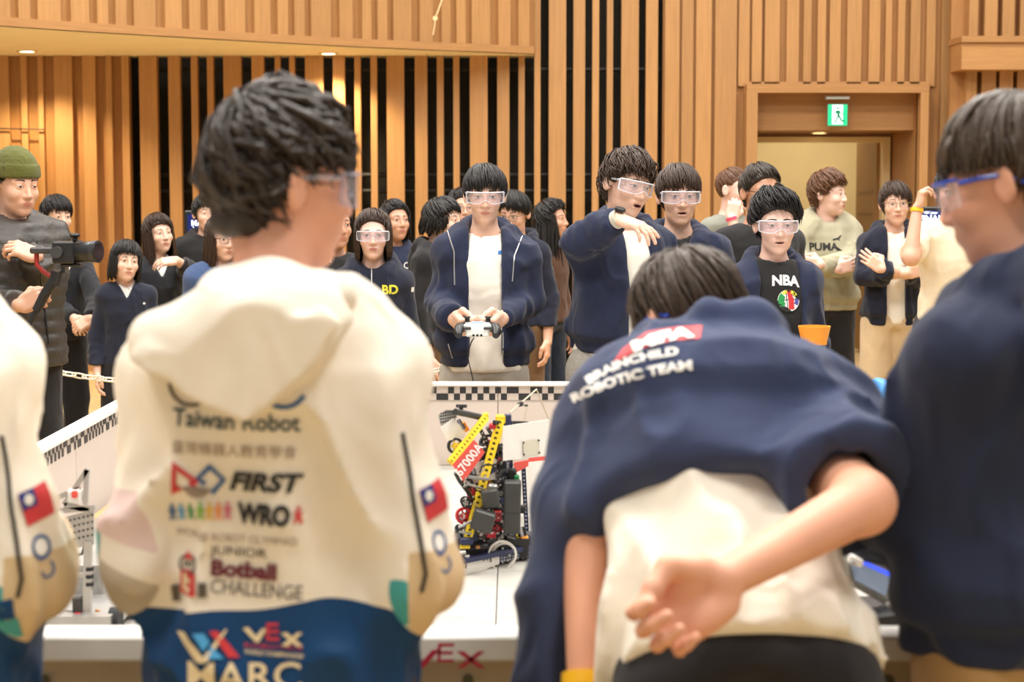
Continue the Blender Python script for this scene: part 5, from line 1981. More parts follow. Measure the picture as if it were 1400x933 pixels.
for k in range(15):
    for q in (-.007, .007):
        p = R3(95, 235, .03).lerp(R3(395, 370, .03), (k + .5) / 15) + Vector((0, -.011, q))
        mb.cyl(p, (0, 1, 0), .0036, .002, 8)
mb.build('hole', BLACKP, rail)
rail = R3P(MB().bar(R3(300, 330, .08), R3(400, 250, .08), .03, .02, (0, 1, 0)), 'perforated_rail', WPLA)
R3P(MB().box(R3(135, 365, -.03), (.026, .02, .016), Matrix.Rotation(.4, 3, 'Y'), .003), 'clip', WPLA)
R3P(MB().cyl(R3(125, 378, -.045), (0, 1, 0), .004, .01, 10), 'clip_screw', SILV, True)
for k in range(6):
    R3P(MB().tube([R3(170, 650 - k * 9, -.02), R3(240, 640 - k * 10, -.03), R3(310, 605 - k * 9, -.02), R3(380, 590 - k * 10, .0)], .0042, 6), 'cable', BLACKP if k != 3 else DGREY, True)
bt = R3P(MB().box(R3(262, 664, -.05), (.125, .05, .05), Matrix.Rotation(-.12, 3, 'Y'), .005), 'battery', BLACKP)
R3P(MB().tube([R3(225, 690, -.078), R3(240, 675, -.078), R3(252, 690, -.078), R3(262, 672, -.078), R3(280, 682, -.078)], .0016, 5), 'red_marking', REDG, True)
for q in ((345, 620), (355, 640), (340, 645), (170, 680), (180, 660), (290, 575), (310, 580)):
    R3P(MB().cyl(R3(q[0], q[1], -.03), (0, 1, 0), .0055, .02, 8), 'bolt', SILV, True)
R3P(MB().box(r3p + Vector((0, .10, -.10)), (.34, .24, .22)), 'chassis_block', BLACKP)
R3P(MB().box((r3p.x, r3p.y + .08, ZF + .05), (.40, .36, .05)), 'base_plate', SILV)
for sx in (-.2, .2):
    for yy in (-.06, .2):
        R3P(MB().cyl((r3p.x + sx, r3p.y + yy, ZF + .036), (1, 0, 0), .036, .024, 22), 'drive_wheel', RUB, True)
R3P(MB().box(at(1251, 720, 3.3), (.03, .03, .04), bev=.006), 'red_flag', REDM)
R3P(MB().bar(at(1251, 726, 3.3), at(1251, 830, 3.3), .012, .012, (0, 1, 0)), 'mast', SILV)
# ------------------------------------------------------------------ the crowd beyond the field
NAVY = cloth('navy_fleece', (34, 41, 66))
NAVY2 = cloth('dark_navy_fleece', (27, 31, 48))
WHITE = cloth('white_cotton', (240, 234, 222))
CREAMC = cloth('cream_cotton', (236, 222, 196))
BLACK = cloth('black_cotton', (34, 33, 34))
BLACKJ = cloth('black_suit', (30, 31, 36), rough=.7)
NAVYV = cloth('navy_knit', (32, 36, 52))
GREYT = cloth('grey_tee', (136, 138, 126))
SAGE = cloth('sage_grey_fleece', (170, 164, 138))
BROWNK = cloth('brown_knit', (84, 54, 36))
LGREY = cloth('light_grey_trousers', (176, 170, 160))
LGREY2 = cloth('heather_grey_trousers', (164, 160, 150), vary=.12, scale=90)
KHAKI = cloth('beige_trousers', (206, 182, 146))
BROWNP = cloth('brown_trousers', (104, 78, 50))
BLACKP_ = cloth('black_trousers', (32, 30, 32))
JEANS = cloth('dark_jeans', (36, 46, 62))
PUFF = mat('charcoal_puffer', (62, 58, 54), .5, vary=.12, scale=10, bump=.3, bscale=40)
OLIVE = cloth('olive_knit', (92, 94, 40), bump=.5, bscale=200)
DENIM = cloth('denim_blue', (70, 90, 130))
INK_W = mat('white_ink', (244, 242, 236), .6, vary=.02)
INK_Y = mat('yellow_ink', (232, 224, 70), .6, vary=.02)
INK_R = mat('red_ink', (204, 52, 58), .6, vary=.02)
INK_B = mat('blue_ink', (40, 110, 190), .6, vary=.02)
INK_G = mat('green_ink', (40, 150, 80), .6, vary=.02)
INK_K = mat('black_ink', (30, 28, 26), .6, vary=.02)
INK_T = mat('teal_ink', (40, 84, 100), .6, vary=.02)
INK_V = mat('violet_ink', (84, 84, 160), .6, vary=.02)
ZIP = mat('zip_metal', (190, 190, 190), .35, metal=.6, vary=.05)

_bv = {}
def garment_bvh(c, g):
    k = (id(c), g)
    if k not in _bv: _bv[k] = bvh_of(c['info'][g][1], c['info'][g][2])
    return _bv[k]

def cast_px(c, g, px, py):
    """where the line of sight through a pixel meets a garment (person's own space)"""
    o = c['w2l'](Vector((0, 0, CAM_Z)))
    d = (c['w2l'](at(px, py, 5.0)) - o).normalized()
    h = garment_bvh(c, g).ray_cast(o, d, 40)
    return h

def deco(c, g, px, py, shape, m, name='print', tilt=0.0, lim=.10, front=True, axis=None, lift=.0022):
    h = cast_px(c, g, px, py)
    if h[0] is None:
        print('DECO MISS', g, px, py)
        return
    if axis is None:
        U = Vector((-1, 0, 0)) if front else Vector((1, 0, 0))
        V = Vector((0, 0, 1))
    else:
        n = Vector(axis).normalized()
        V = (Vector((0, 0, 1)) - n * n.z).normalized()
        U = V.cross(n)
    if tilt:
        ca, sa = math.cos(R(tilt)), math.sin(R(tilt))
        U, V = U * ca + V * sa, V * ca - U * sa
    return lay(name, shape, h[0], U, V, garment_bvh(c, g), m, c['info'][g][0], lift=lift, lim=lim)

def line_on(c, g, pts, m, name, r=.0022, lift=.002):
    """a cord or zip that follows a garment through pixel points"""
    P = []
    q = [(a[0] + (b[0] - a[0]) * t / 6, a[1] + (b[1] - a[1]) * t / 6) for a, b in zip(pts[:-1], pts[1:]) for t in range(6)] + [pts[-1]]
    for px, py in q:
        h = cast_px(c, g, px, py)
        if h[0] is not None: P.append(h[0] + h[1] * lift)
    if len(P) > 1: MB().tube(P, r, 5).build(name, m, c['info'][g][0], True)

CUFF = .9
# --- player with the controller
c = person('player', 'boy in open navy jacket and white shirt holding a game controller', (663, 267, 6.95), 182, skin='light', hs=.90, head=(0, -6, 0), jaw=.95,
           hair=dict(seed=21, fringe=.034, side=-.005, n=330, messy=.002, twist=.1, g=.014), wear='goggles', sh=.128, drop=.085,
           tops=[dict(name='shirt', g=.022, sleeve=None, m=WHITE, hem=-.02, fold=.010, neck=.02, wide=1.0), dict(name='jacket', g=.034, ga=.014, m=NAVY, open=(.060, .062, .0, .0), hood=1.0, rib=1, hem=.02, fold=.020, cuff=.90)],
           armR=dict(el=('px', 604, 412, 6.98), wr=('px', 621, 437, 6.74), dir=('w', .42, -.85, -.30), palm=('w', .75, .35, .25), curl=(48, 55, 40), thumb=.55),
           armL=dict(el=('px', 721, 412, 6.98), wr=('px', 685, 437, 6.74), dir=('w', -.42, -.85, -.30), palm=('w', -.75, .35, .25), curl=(48, 55, 40), thumb=.55),
           pants=dict(m=LGREY, g=.012, wide=.03))
deco(c, 'shirt', 688, 352, merge_shapes([poly_shape(p, .03) for p in ([(-.010, -.035), (.004, -.035), (.010, .03), (-.002, .035)], [(-.02, .01), (.016, .02), (.014, .032), (-.02, .024)])]), INK_B, 'chest_print')
for sx, pts in ((0, [(612, 316), (621, 345), (622, 390)]), (1, [(716, 318), (703, 350), (700, 385)]), (2, [(613, 470), (619, 490)]), (3, [(688, 455), (688, 496)])):
    line_on(c, 'jacket', pts, ZIP, 'zip', .0025)
# controller, held in both hands
cp = at(653, 449, 6.62)
ctl = empty('game_controller', cp)
tag(ctl, 'white and black game controller in the hands of the navy-jacketed player', 'controller')
CW = mat('controller_white', (232, 234, 230), .35, vary=.03)
MB().box((0, 0, .006), (.10, .085, .030), bev=.008).build('body', CW, ctl)
MB().box((0, -.044, -.010), (.085, .012, .036), bev=.006).build('front_shell', CW, ctl)
MB().box((0, -.012, .023), (.044, .040, .004), bev=.002).build('screen', mat('controller_screen', (150, 190, 220), .2, vary=.05), ctl)
for sx in (-1, 1):
    MB().tube([(sx * .048, .0, .006), (sx * .064, -.02, .002), (sx * .070, -.048, -.010), (sx * .066, -.070, -.022)], [.018, .020, .018, .012], 12).build('grip', BLK, ctl, True)
    st = MB().cyl((sx * .038, .010, .030), (0, 0, 1), .009, .016, 14).build('thumb_stick', BLK, ctl, True)
    MB().cyl((sx * .038, .010, .040), (0, 0, 1), .013, .005, 16).build('stick_cap', DGREY, st, True)
    MB().box((sx * .036, -.052, .004), (.028, .008, .010), bev=.003).build('trigger', DGREY, ctl)
for k in range(3):
    MB().box((-.014 + k * .014, -.0515, -.022), (.008, .004, .008), bev=.001).build('port', BLK, ctl)
cb = [at(648, 462, 6.56), at(643, 472, 6.58), at(640, 490, 6.62), at(645, 512, 6.62), at(650, 540, 6.60), at(652, 575, 6.6)]
cab = MB().tube([p - cp for p in smooth_poly([list(q) for q in cb], 4) and [Vector(q) for q in smooth_poly([list(q) for q in cb], 4)]], .0022, 6).build('cable', BLK, ctl, True)

# --- pointing boy
c = person('pointing', 'wavy-haired boy in navy jacket stretching out his arm with a watch', (857, 253, 6.78), 205, skin='light', hs=.95, head=(8, -8, -10), mouth=.006, neck=(0, .055, 1.445),
           hair=dict(seed=31, fringe=.045, side=.0, n=420, messy=.006, curl=.007, g=.014, lift=.010, top=.008, thick=.0060), hair_col='brown', wear='goggles', sh=.145, drop=.075,
           tops=[dict(name='shirt', g=.016, sleeve=None, m=WHITE, hem=.05, neck=.01), dict(name='jacket', g=.034, m=NAVY, open=(.060, .045, -.045, -.01), hood=1.05, rib=1, hem=.10, fold=.020, cuff=dict(R=.80, L=.95))],
           armR=dict(el=('px', 793, 330, 6.66), wr=('px', 846, 299, 6.52), dir=('w', .82, -.42, -.30), palm=('w', -.25, .30, -.92), curl=((12, 14, 10), (20, 20, 14), (26, 24, 16), (30, 26, 18)), thumb=.25, sp=3),
           armL=dict(el=('px', 852, 400, 6.95), wr=('px', 856, 470, 6.95)), pants=dict(m=LGREY2, g=.022, wide=.03, top=.20))
a = c['arms']['R']
wd = (a['wr'] - a['el']).normalized()
wc = a['wr'] - wd * .004
w_ = MB().ring(wc, wd, .034, .027, .022, 24).build('watch', mat('watch_strap', (206, 200, 186), .5, vary=.03), c['root'], True)
nn = -Vector(hand_frame(a['dir'], a['palm'], 'R')[:, 2]) * -1
MB().cyl(wc + nn * .036, nn, .019, .010, 20).build('watch_face', BLK, w_, True)
deco(c, 'shirt', 845, 392, merge_shapes([poly_shape(p, .03) for p in ([(-.03, -.04), (.03, -.04), (.02, .05), (-.02, .05)],)]), INK_T, 'chest_print', lim=.2)
deco(c, 'shirt', 840, 425, poly_shape([(-.03, -.02), (.0, .045), (.03, -.02)], .03), INK_T, 'chest_print', lim=.2)
# --- boy in short-sleeved hoodie
c = person('short_sleeve', 'boy in goggles and short-sleeved navy hoodie beside the pointing boy', (928, 268, 7.32), 182, skin='light', hs=.98, head=(2, -3, 0), mouth=.003,
           hair=dict(seed=41, fringe=.034, side=-.008, n=360, messy=.003, twist=.2, g=.014), hair_col='brown', wear='goggles', sh=.150, drop=.080,
           tops=[dict(name='tee', g=.012, sleeve=None, m=BLACK, hem=-.05), dict(name='hoodie', g=.034, m=NAVY, vneck=.115, hood=1.1, rib=1, hem=-.05, fold=.020, sleeve='short', slen=.92, ga=.036)],
           armR=dict(bare=1.5, el=('px', 870, 412, 7.32), wr=('px', 862, 470, 7.2)), armL=dict(bare=1.5), pants=dict(m=BLACKP_))
deco(c, 'hoodie', 967, 352, merge_shapes([poly_shape(p, .03) for p in ([(-.018, -.008), (.018, -.006), (.018, .002), (-.018, .0)], [(-.014, .004), (.0, .012), (.006, .006), (-.008, -.002)], [(.004, .012), (.018, .012), (.012, .004)])]), INK_R, 'chest_emblem')
# --- boy with the round basketball print
c = person('basketball', 'shorter boy in goggles with lettered basketball print on his black tee', (1061, 307, 6.85), 186, skin='pale', hs=1.0, head=(-4, -4, 0), mouth=.003,
           hair=dict(seed=51, fringe=.076, side=.006, n=340, messy=.006, g=.016, lift=.016, top=.010, twist=.5), wear='goggles', sh=.135, drop=.085,
           tops=[dict(name='tee', g=.020, sleeve=None, m=BLACK, hem=-.12, neck=.012), dict(name='jacket', g=.034, m=NAVY, open=(.110, .078, -.004, -.004), hood=.9, rib=0, hem=-.10, fold=.020)], pants=dict(m=BLACKP_))
V, Fc = text_shape('NBA', .056, .0022)
V = [(u, v - 1.8 * u * u) for u, v in V]
deco(c, 'tee', 1074, 384, (V, Fc), INK_W, 'lettering', tilt=-3)
bx, by = 1078, 411
deco(c, 'tee', bx, by, poly_shape(disc_pts(0, 0, .046, n=28), .02), INK_W, 'ball_print')
def ball(polys, m): 
    h = cast_px(c, 'tee', bx, by)
    lay('ball_patch', merge_shapes([poly_shape(p, .02) for p in polys]), h[0], (-1, 0, 0), (0, 0, 1), garment_bvh(c, 'tee'), m, c['info']['tee'][0], lift=.003)
def sector(a0, a1, r0, r1, n=6): return [(r1 * math.cos(R(a0 + (a1 - a0) * i / n)), r1 * math.sin(R(a0 + (a1 - a0) * i / n))) for i in range(n + 1)] + [(r0 * math.cos(R(a1 - (a1 - a0) * i / n)), r0 * math.sin(R(a1 - (a1 - a0) * i / n))) for i in range(n + 1)]
ball([sector(135, 230, .018, .043)], INK_G)
ball([[(.000, -.036), (.024, -.036), (.022, .005), (.006, .042), (-.008, .040), (.0, .0)]], INK_R)
ball([sector(20, 75, .030, .043), sector(100, 130, .030, .043)], INK_Y)
ball([sector(-30, 15, .026, .043)], INK_V)
ball([ring_pts for ring_pts in (sector(-180, -2, .0455, .048, 20), sector(0, 178, .0455, .048, 20), [(-.004, -.045), (-.001, -.045), (-.010, .045), (-.013, .045)], [(-.044, -.002), (.044, .006), (.044, .009), (-.044, .001)])], INK_K)
# --- girl with BD hoodie
c = person('bd_girl', 'girl in goggles and zipped navy hoodie with yellow BD letters', (510, 322, 7.9), 182, skin='pale', hs=.99, head=(2, 0, 0), jaw=.86, lids=1.1,
           hair=dict(seed=61, fringe=.088, side=-.06, back=-.09, long=.115, n=300, messy=.002, g=.014, twist=.0, part=.1), hair_col='brown', wear='goggles', sh=.135, drop=.095,
           tops=[dict(name='hoodie', g=.034, m=NAVY2, hood=1.15, rib=1, hem=-.10, fold=.018, neck=.030)], pants=dict(m=BLACKP_))
deco(c, 'hoodie', 533, 397, text_shape('BD', .062, .0022), INK_Y, 'lettering')
line_on(c, 'hoodie', [(508, 368), (508, 400), (508, 440), (508, 480)], ZIP, 'zip', .003)
line_on(c, 'hoodie', [(492, 368), (490, 400), (489, 420)], NAVY, 'drawcord', .003)
line_on(c, 'hoodie', [(529, 366), (530, 392)], NAVY, 'drawcord', .003)
deco(c, 'hoodie', 564, 396, poly_shape([(-.014, -.012), (.014, -.012), (.014, .012), (-.014, .012)], .02), INK_W, 'sleeve_flag', lim=.3, axis=(-.8, .6, 0))
# --- girl behind her
c = person('navy_girl', 'girl in navy hoodie peering over the BD girl', (540, 303, 10.0), 205, skin='tan', head=(5, 6, 0), jaw=.88,
           hair=dict(seed=62, fringe=.085, side=-.05, back=-.09, long=.11, n=240, g=.016), sh=.135, drop=.09,
           tops=[dict(name='hoodie', g=.034, m=NAVY, hood=1.1, rib=1)], pants=dict(m=BLACKP_))
deco(c, 'hoodie', 560, 363, merge_shapes([ring_shape(-.02, 0, .020, .014, 60, 300), poly_shape([(-.01, -.018), (.05, -.018), (.05, -.012), (-.01, -.012)], .03), poly_shape([(-.01, .012), (.05, .012), (.05, .018), (-.01, .018)], .03)]), INK_W, 'chest_print', lim=.3)
# --- man in black tee at the left of them
c = person('black_tee', 'man in black tee with white leaping-cat mark beside the BD girl', (458, 308, 8.5), 200, skin='tan', head=(10, 0, 0),
           hair=dict(seed=63, fringe=.07, side=.0, n=220), sh=.16, bw=1.1, tops=[dict(name='tee', g=.022, m=BLACK, sleeve='short')], armR=dict(bare=1.4), armL=dict(bare=1.4), pants=dict(m=BLACKP_))
cat = [(-.030, -.012), (-.012, -.004), (.004, -.002), (.022, .014), (.036, .016), (.024, .004), (.014, -.008), (.020, -.020), (.008, -.014), (-.006, -.012), (-.022, -.022)]
deco(c, 'tee', 447, 354, poly_shape(cat, .02), INK_W, 'chest_emblem', lim=.3)
# --- crowd behind the player
c = person('dark_jacket', 'dark-haired person in black jacket and brown trousers behind the player', (606, 302, 9.0), 245, skin='light', head=(0, 0, 0), jaw=.88,
           hair=dict(seed=71, fringe=.05, side=-.05, back=-.09, long=.07, n=240, g=.013), sh=.15, tops=[dict(name='jacket', g=.036, m=BLACK, hood=1.0, rib=1)], pants=dict(m=BROWNP, g=.03, wide=.03))
c = person('glasses_behind', 'person with round glasses half hidden behind the player', (631, 285, 10.9), 190, skin='mid', head=(5, 2, 0),
           hair=dict(seed=72, fringe=.08, side=-.05, back=-.08, long=.09, n=240), wear='spectacles', spec_frame=mat('thin_gold', (150, 120, 90), .4, metal=.4), sh=.145, tops=[dict(name='sweater', g=.03, m=BLACK)], pants=dict(m=BROWNP))
c = person('parted_hair', 'boy with parted black hair and glasses behind the player', (703, 292, 9.8), 165, skin='mid', head=(-8, -14, 0),
           hair=dict(seed=73, fringe=.052, side=-.01, n=280, front_cut=.02, g=.014), wear='spectacles', sh=.145, tops=[dict(name='hoodie', g=.03, m=NAVY2, hood=1)], pants=dict(m=BROWNP))
c = person('long_haired_girl', 'girl with long dark hair and brown sweater facing right', (754, 301, 10.6), 235, skin='tan', head=(12, 4, 0), jaw=.86,
           hair=dict(seed=74, fringe=.088, side=-.06, back=-.09, long=.32, n=320, messy=.012, g=.018, curl=.004), hair_col='black', sh=.14, tops=[dict(name='sweater', g=.026, m=BROWNK, hem=.0)], pants=dict(m=JEANS, g=.004))
# --- men at the right
c = person('grey_tee', 'crop-haired man in grey tee with hand at his mouth and pink wristband', (1004, 259, 10.4), 222, skin='pale', head=(14, 0, 0), jaw=1.05,
           hair=dict(seed=81, fringe=.088, side=.02, back=-.06, n=220, g=.006, lift=.004, thick=.005, messy=.001), hair_col='chestnut', sh=.165, bw=1.08,
           tops=[dict(name='tee', g=.022, m=GREYT, sleeve='short', slen=.8)], armL=dict(bare=1.3, el=('px', 1012, 340, 10.15), wr=('px', 1000, 299, 10.16), dir=('w', .2, .1, 1), palm=('w', 0, 1, 0), curl=(50, 60, 40)), armR=dict(bare=1.4), pants=dict(m=BLACKP_))
a = c['arms']['L']
MB().ring(a['wr'], (a['wr'] - a['el']), .032, .027, .016, 20).build('wristband', mat('pink_band', (230, 80, 120), .5, vary=0), c['root'], True)
c = person('glasses_man', 'man with glasses and plain black tee behind the boy with basketball print', (1040, 263, 8.3), 196, skin='tan', head=(6, -4, 0), jaw=1.08,
           hair=dict(seed=82, fringe=.085, side=.01, n=260, g=.012), hair_col='soft', wear='spectacles', sh=.165, bw=1.12, tops=[dict(name='tee', g=.024, m=BLACK, sleeve='short', slen=.85)], armR=dict(bare=1.4), armL=dict(bare=1.4), pants=dict(m=BLACKP_))
c = person('sage_hoodie', 'brown-haired boy with crossed arms in sage grey hoodie with black lettering', (1133, 266, 10.5), 188, skin='pale', head=(48, 0, 0), eyes=True,
           hair=dict(seed=83, fringe=.060, side=.0, n=340, messy=.007, curl=.006, g=.015, lift=.010, top=.010), hair_col='chestnut', sh=.155, drop=.075,
           tops=[dict(name='hoodie', g=.036, m=SAGE, hood=1.2, rib=1, hem=-.02, fold=.018)],
           armR=dict(el=('px', 1093, 362, 10.4), wr=('px', 1144, 368, 10.22), dir=('w', .9, -.1, .25), palm=('w', .1, .9, .1), curl=(20, 25, 20)),
           armL=dict(el=('px', 1168, 362, 10.4), wr=('px', 1122, 362, 10.18), dir=('w', -.9, .3, .1), palm=('w', .1, .9, .1), curl=(20, 25, 20)), pants=dict(m=BLACKP_))
deco(c, 'hoodie', 1126, 338, text_shape('PUMA', .062, .002), INK_K, 'lettering')
deco(c, 'hoodie', 1144, 325, poly_shape([(x * .9, y * .9) for x, y in cat], .02), INK_K, 'chest_emblem', lim=.3)
c = person('crossed_arms', 'boy in dark navy jacket and white tee standing with crossed arms', (1224, 279, 10.0), 178, skin='light', head=(0, 0, 2),
           hair=dict(seed=84, fringe=.040, side=-.03, n=320, messy=.004, g=.015, front_cut=.015), hair_col='brown', wear='spectacles', spec_frame=mat('thin_gold', (150, 120, 90)), sh=.150, drop=.085,
           tops=[dict(name='tee', g=.014, sleeve=None, m=WHITE, hem=-.05, neck=.01), dict(name='jacket', g=.034, m=NAVY2, open=(.055, .050, 0, 0), hood=1.1, rib=1, hem=-.06, fold=.018)],
           armR=dict(el=('px', 1180, 378, 9.95), wr=('px', 1240, 374, 9.78), dir=('w', .9, .1, .2), palm=('w', .1, .9, .1), curl=(20, 25, 20)),
           armL=dict(el=('px', 1258, 378, 9.95), wr=('px', 1207, 368, 9.72), dir=('w', -.75, .3, .55), palm=('w', .1, .9, .1), curl=(10, 12, 10)), pants=dict(m=KHAKI, g=.016, wide=.03, top=.08))
deco(c, 'jacket', 1249, 353, poly_shape([(-.014, -.02), (.0, -.026), (.014, -.02), (.012, .012), (-.012, .016)], .02), INK_R, 'chest_emblem', lim=.3)
c = person('raised_arm', 'person in cream tee raising an arm with a yellow wristband', (1302, 262, 9.2), 168, skin='mid', hair=dict(seed=85, n=200), sh=.15,
           tops=[dict(name='tee', g=.026, m=CREAMC, sleeve='short', slen=.8)],
           armR=dict(bare=1.35, el=('px', 1245, 352, 8.95), wr=('px', 1254, 285, 9.0), dir=('w', .25, 0, 1), palm=('w', 1, 0, 0), curl=(50, 55, 40)), armL=dict(bare=1.3), pants=dict(m=BLACKP_))
a = c['arms']['R']
MB().ring(a['wr'] - (a['wr'] - a['el']).normalized() * .01, (a['wr'] - a['el']), .032, .027, .018, 20).build('wristband', mat('yellow_band', (250, 190, 20), .5, vary=0), c['root'], True)
# --- students at the left
COLLARM = cloth('shirt_collar', (228, 228, 222))
def collar(c, w=.05, dz=-.045):
    """two pointed collar flaps"""
    nb = c['nb']
    for sx in (-1, 1):
        mb = MB()
        pts = [nb + Vector((sx * .058, .012, .012)), nb + Vector((sx * .012, .070, -.030)), nb + Vector((sx * .050, .098, -.075)), nb + Vector((sx * .082, .062, -.035))]
        mb.prism(pts, (pts[1] - pts[0]).cross(pts[3] - pts[0]), .006)
        mb.build('collar', COLLARM, c['root'])
c = person('bob_girl', 'small girl with bob haircut and navy V-neck sweater over white shirt', (172, 358, 9.4), 196, skin='light', hs=1.10, head=(10, 2, -7), jaw=.9,
           hair=dict(seed=91, fringe=.048, side=-.05, back=-.095, long=.115, n=320, messy=.002, g=.016, twist=-.2), sh=.142, drop=.085,
           tops=[dict(name='shirt', g=.010, sleeve=None, m=COLLARM), dict(name='sweater', g=.028, m=NAVYV, vneck=.10, hem=-.05, fold=.010)], pants=dict(m=BLACKP_))
collar(c)
deco(c, 'sweater', 197, 415, poly_shape(disc_pts(0, 0, .008), .02), INK_W, 'chest_emblem', lim=.3)
c = person('long_girl', 'long-haired girl in dark blazer resting a hand on the bob-haired girl', (217, 320, 9.9), 205, skin='light', hs=1.0, head=(10, 4, 5), jaw=.88, lids=.6,
           hair=dict(seed=92, fringe=.070, side=-.06, back=-.1, long=.26, n=320, messy=.003, g=.016, front_cut=.02), hair_col='brown', sh=.14, drop=.085,
           tops=[dict(name='shirt', g=.010, sleeve=None, m=COLLARM), dict(name='blazer', g=.026, m=BLACKJ, vneck=.13, hem=-.08, fold=.010)],
           armR=dict(el=('px', 178, 398, 9.85), wr=('px', 160, 392, 9.60), dir=('w', -.65, -.3, -.65), palm=('w', .3, .2, -.9), curl=(25, 30, 20)),
           armL=dict(el=('px', 262, 372, 9.75), wr=('px', 241, 356, 9.58), dir=('w', -.85, -.3, -.1), palm=('w', -.1, .5, -.8), curl=(20, 30, 20)), pants=dict(m=BLACKP_))
collar(c)
c = person('match_boy', 'boy in black jacket in front of the MATCH monitor', (283, 292, 10.8), 195, skin='light', head=(4, 0, 0), lids=.5,
           hair=dict(seed=93, fringe=.045, side=-.02, n=260, g=.013), sh=.155, tops=[dict(name='jacket', g=.034, m=BLACK, hood=1.0)], pants=dict(m=BLACKP_))
c = person('glasses_girl', 'girl with dark-rimmed glasses beside the curly-haired boy', (305, 326, 8.6), 205, skin='light', head=(5, -4, 0), jaw=.88,
           hair=dict(seed=94, fringe=.080, side=-.06, back=-.1, long=.22, n=280, g=.016, front_cut=.02), hair_col='brown', wear='spectacles', sh=.145, tops=[dict(name='jacket', g=.034, m=DENIM)], pants=dict(m=BLACKP_))
c = person('suit_boy', 'boy in black suit and tie with folded hands behind the cameraman', (78, 296, 9.9), 212, skin='light', hs=.98, head=(6, -4, 0),
           hair=dict(seed=95, fringe=.038, side=-.01, n=320, g=.013), sh=.150, drop=.08,
           tops=[dict(name='shirt', g=.010, sleeve=None, m=COLLARM), dict(name='suit_jacket', g=.028, m=BLACKJ, vneck=.26, hem=-.14, fold=.010)],
           armR=dict(el=('px', 74, 415, 9.85), wr=('px', 102, 436, 9.65), dir=('w', .75, -.2, -.55), palm=('w', -.2, .8, -.3), curl=(35, 40, 30)),
           armL=dict(el=('px', 133, 415, 9.8), wr=('px', 124, 436, 9.60), dir=('w', -.75, -.2, -.5), palm=('w', .2, .8, -.3), curl=(35, 40, 30)), pants=dict(m=BLACKP_))
nbp = c['nb']
MB().prism([nbp + Vector((-.014, .095, -.05)), nbp + Vector((.014, .095, -.05)), nbp + Vector((.020, .128, -.20)), nbp + Vector((0, .130, -.26)), nbp + Vector((-.020, .128, -.20))], (0, 1, 0), .006).build('tie', mat('dark_tie', (60, 50, 40), .5, vary=.2), c['root'])
collar(c)
# --- cameraman
c = person('cameraman', 'cameraman in olive beanie and charcoal puffer jacket with gimbal camera', (22, 252, 7.3), 226, skin='mid', hs=1.0, head=(-2, -8, 0), jaw=1.05, lids=.45,
           hair=dict(seed=96, fringe=.065, side=.0, n=160, g=.008, lift=.004), cap=OLIVE, sh=.165, bw=1.10, drop=.08,
           tops=[dict(name='puffer_jacket', g=.046, m=PUFF, rib=0, hem=-.10, fold=.012, quilt=1, hood=.95, cuff=.9)],
           armR=dict(el=('px', -25, 420, 7.2), wr=('px', 28, 418, 6.95), dir=('w', .80, -.25, .35), palm=('w', .25, .85, -.2), curl=(55, 60, 45), thumb=.5),
           armL=dict(el=('px', 52, 388, 7.3), wr=('px', 50, 350, 7.10), dir=('w', -.55, -.25, .25), palm=('w', -.3, .6, -.6), curl=(40, 50, 35), thumb=.6), pants=dict(m=BLACKP_, g=.03))
line_on(c, 'puffer_jacket', [(52, 330), (58, 400), (66, 470)], BLK, 'zip', .004)
gb = at(75, 380, 6.88)
gim = empty('gimbal_camera', gb)
tag(gim, 'black video camera on a handheld gimbal with red arm', 'camera')
def GC(px, py, dd=0.0): return at(px, py, 6.88 + dd) - gb
CAMB = mat('camera_black', (34, 34, 36), .35, vary=.1, scale=60)
def gbox(x0, y0, x1, y1, th, name, m=CAMB, dd=0.0, parent=None, rot=0.0):
    a, b = GC(x0, y1, dd), GC(x1, y0, dd)
    return MB().box((a + b) / 2, (abs(b.x - a.x), th, abs(b.z - a.z)), Matrix.Rotation(rot, 3, 'Y'), .006).build(name, m, parent or gim)
gbox(75, 330, 104, 360, .09, 'camera_body')
gbox(96, 319, 109, 325, .03, 'hot_shoe_light')
gbox(99, 324, 106, 331, .02, 'hot_shoe')
ln = MB().tube([GC(100, 346), GC(112, 345.5, -.01), GC(114, 345, -.012), GC(126, 344.5, -.02), GC(134, 344, -.025)], [.036, .036, .040, .040, .036], 24).build('lens', CAMB, gim, True)
MB().ring(GC(131, 344.3, -.022), (1, -.35, 0), .042, .034, .02, 28).build('lens_rim', mat('lens_rim', (70, 70, 74), .3, metal=.5, vary=.05), ln, True)
MB().cyl(GC(134, 344, -.025) + Vector((.003, 0, 0)), (1, -.35, 0), .033, .004, 24).build('front_glass', mat('lens_glass', (16, 18, 30), .08, vary=0), ln, True)
gbox(42, 338, 74, 347, .04, 'roll_arm', mat('gimbal_grey', (70, 70, 72), .4, metal=.3, vary=.05))
MB().cyl(GC(78, 345, -.05), (0, 1, 0), .022, .04, 20).build('roll_motor', mat('gimbal_grey', (70, 70, 72)), gim, True)
MB().tube([GC(50, 347), GC(50, 362), GC(60, 372), GC(72, 380)], .009, 10).build('red_arm', mat('gimbal_red', (150, 40, 36), .4, vary=.1), gim, True)
MB().cyl(GC(76, 380), (.3, 0, 1), .022, .05, 18).build('pan_motor', CAMB, gim, True)
MB().tube([GC(74, 384), GC(60, 405), GC(50, 425)], [.021, .019, .018], 14).build('handle', CAMB, gim, True)
MB().tube([GC(50, 425), GC(38, 448), GC(28, 466)], [.011, .011, .012], 12).build('extension_leg', CAMB, gim, True)
gbox(84, 360, 112, 365, .05, 'mount_plate')
MB().tube([GC(86, 364), GC(86, 372), GC(78, 376)], .008, 8).build('tilt_bracket', CAMB, gim, True)
print('LEN', [l for l in LEN if not (.2 < l[2] < .34 and .18 < l[3] < .30)])
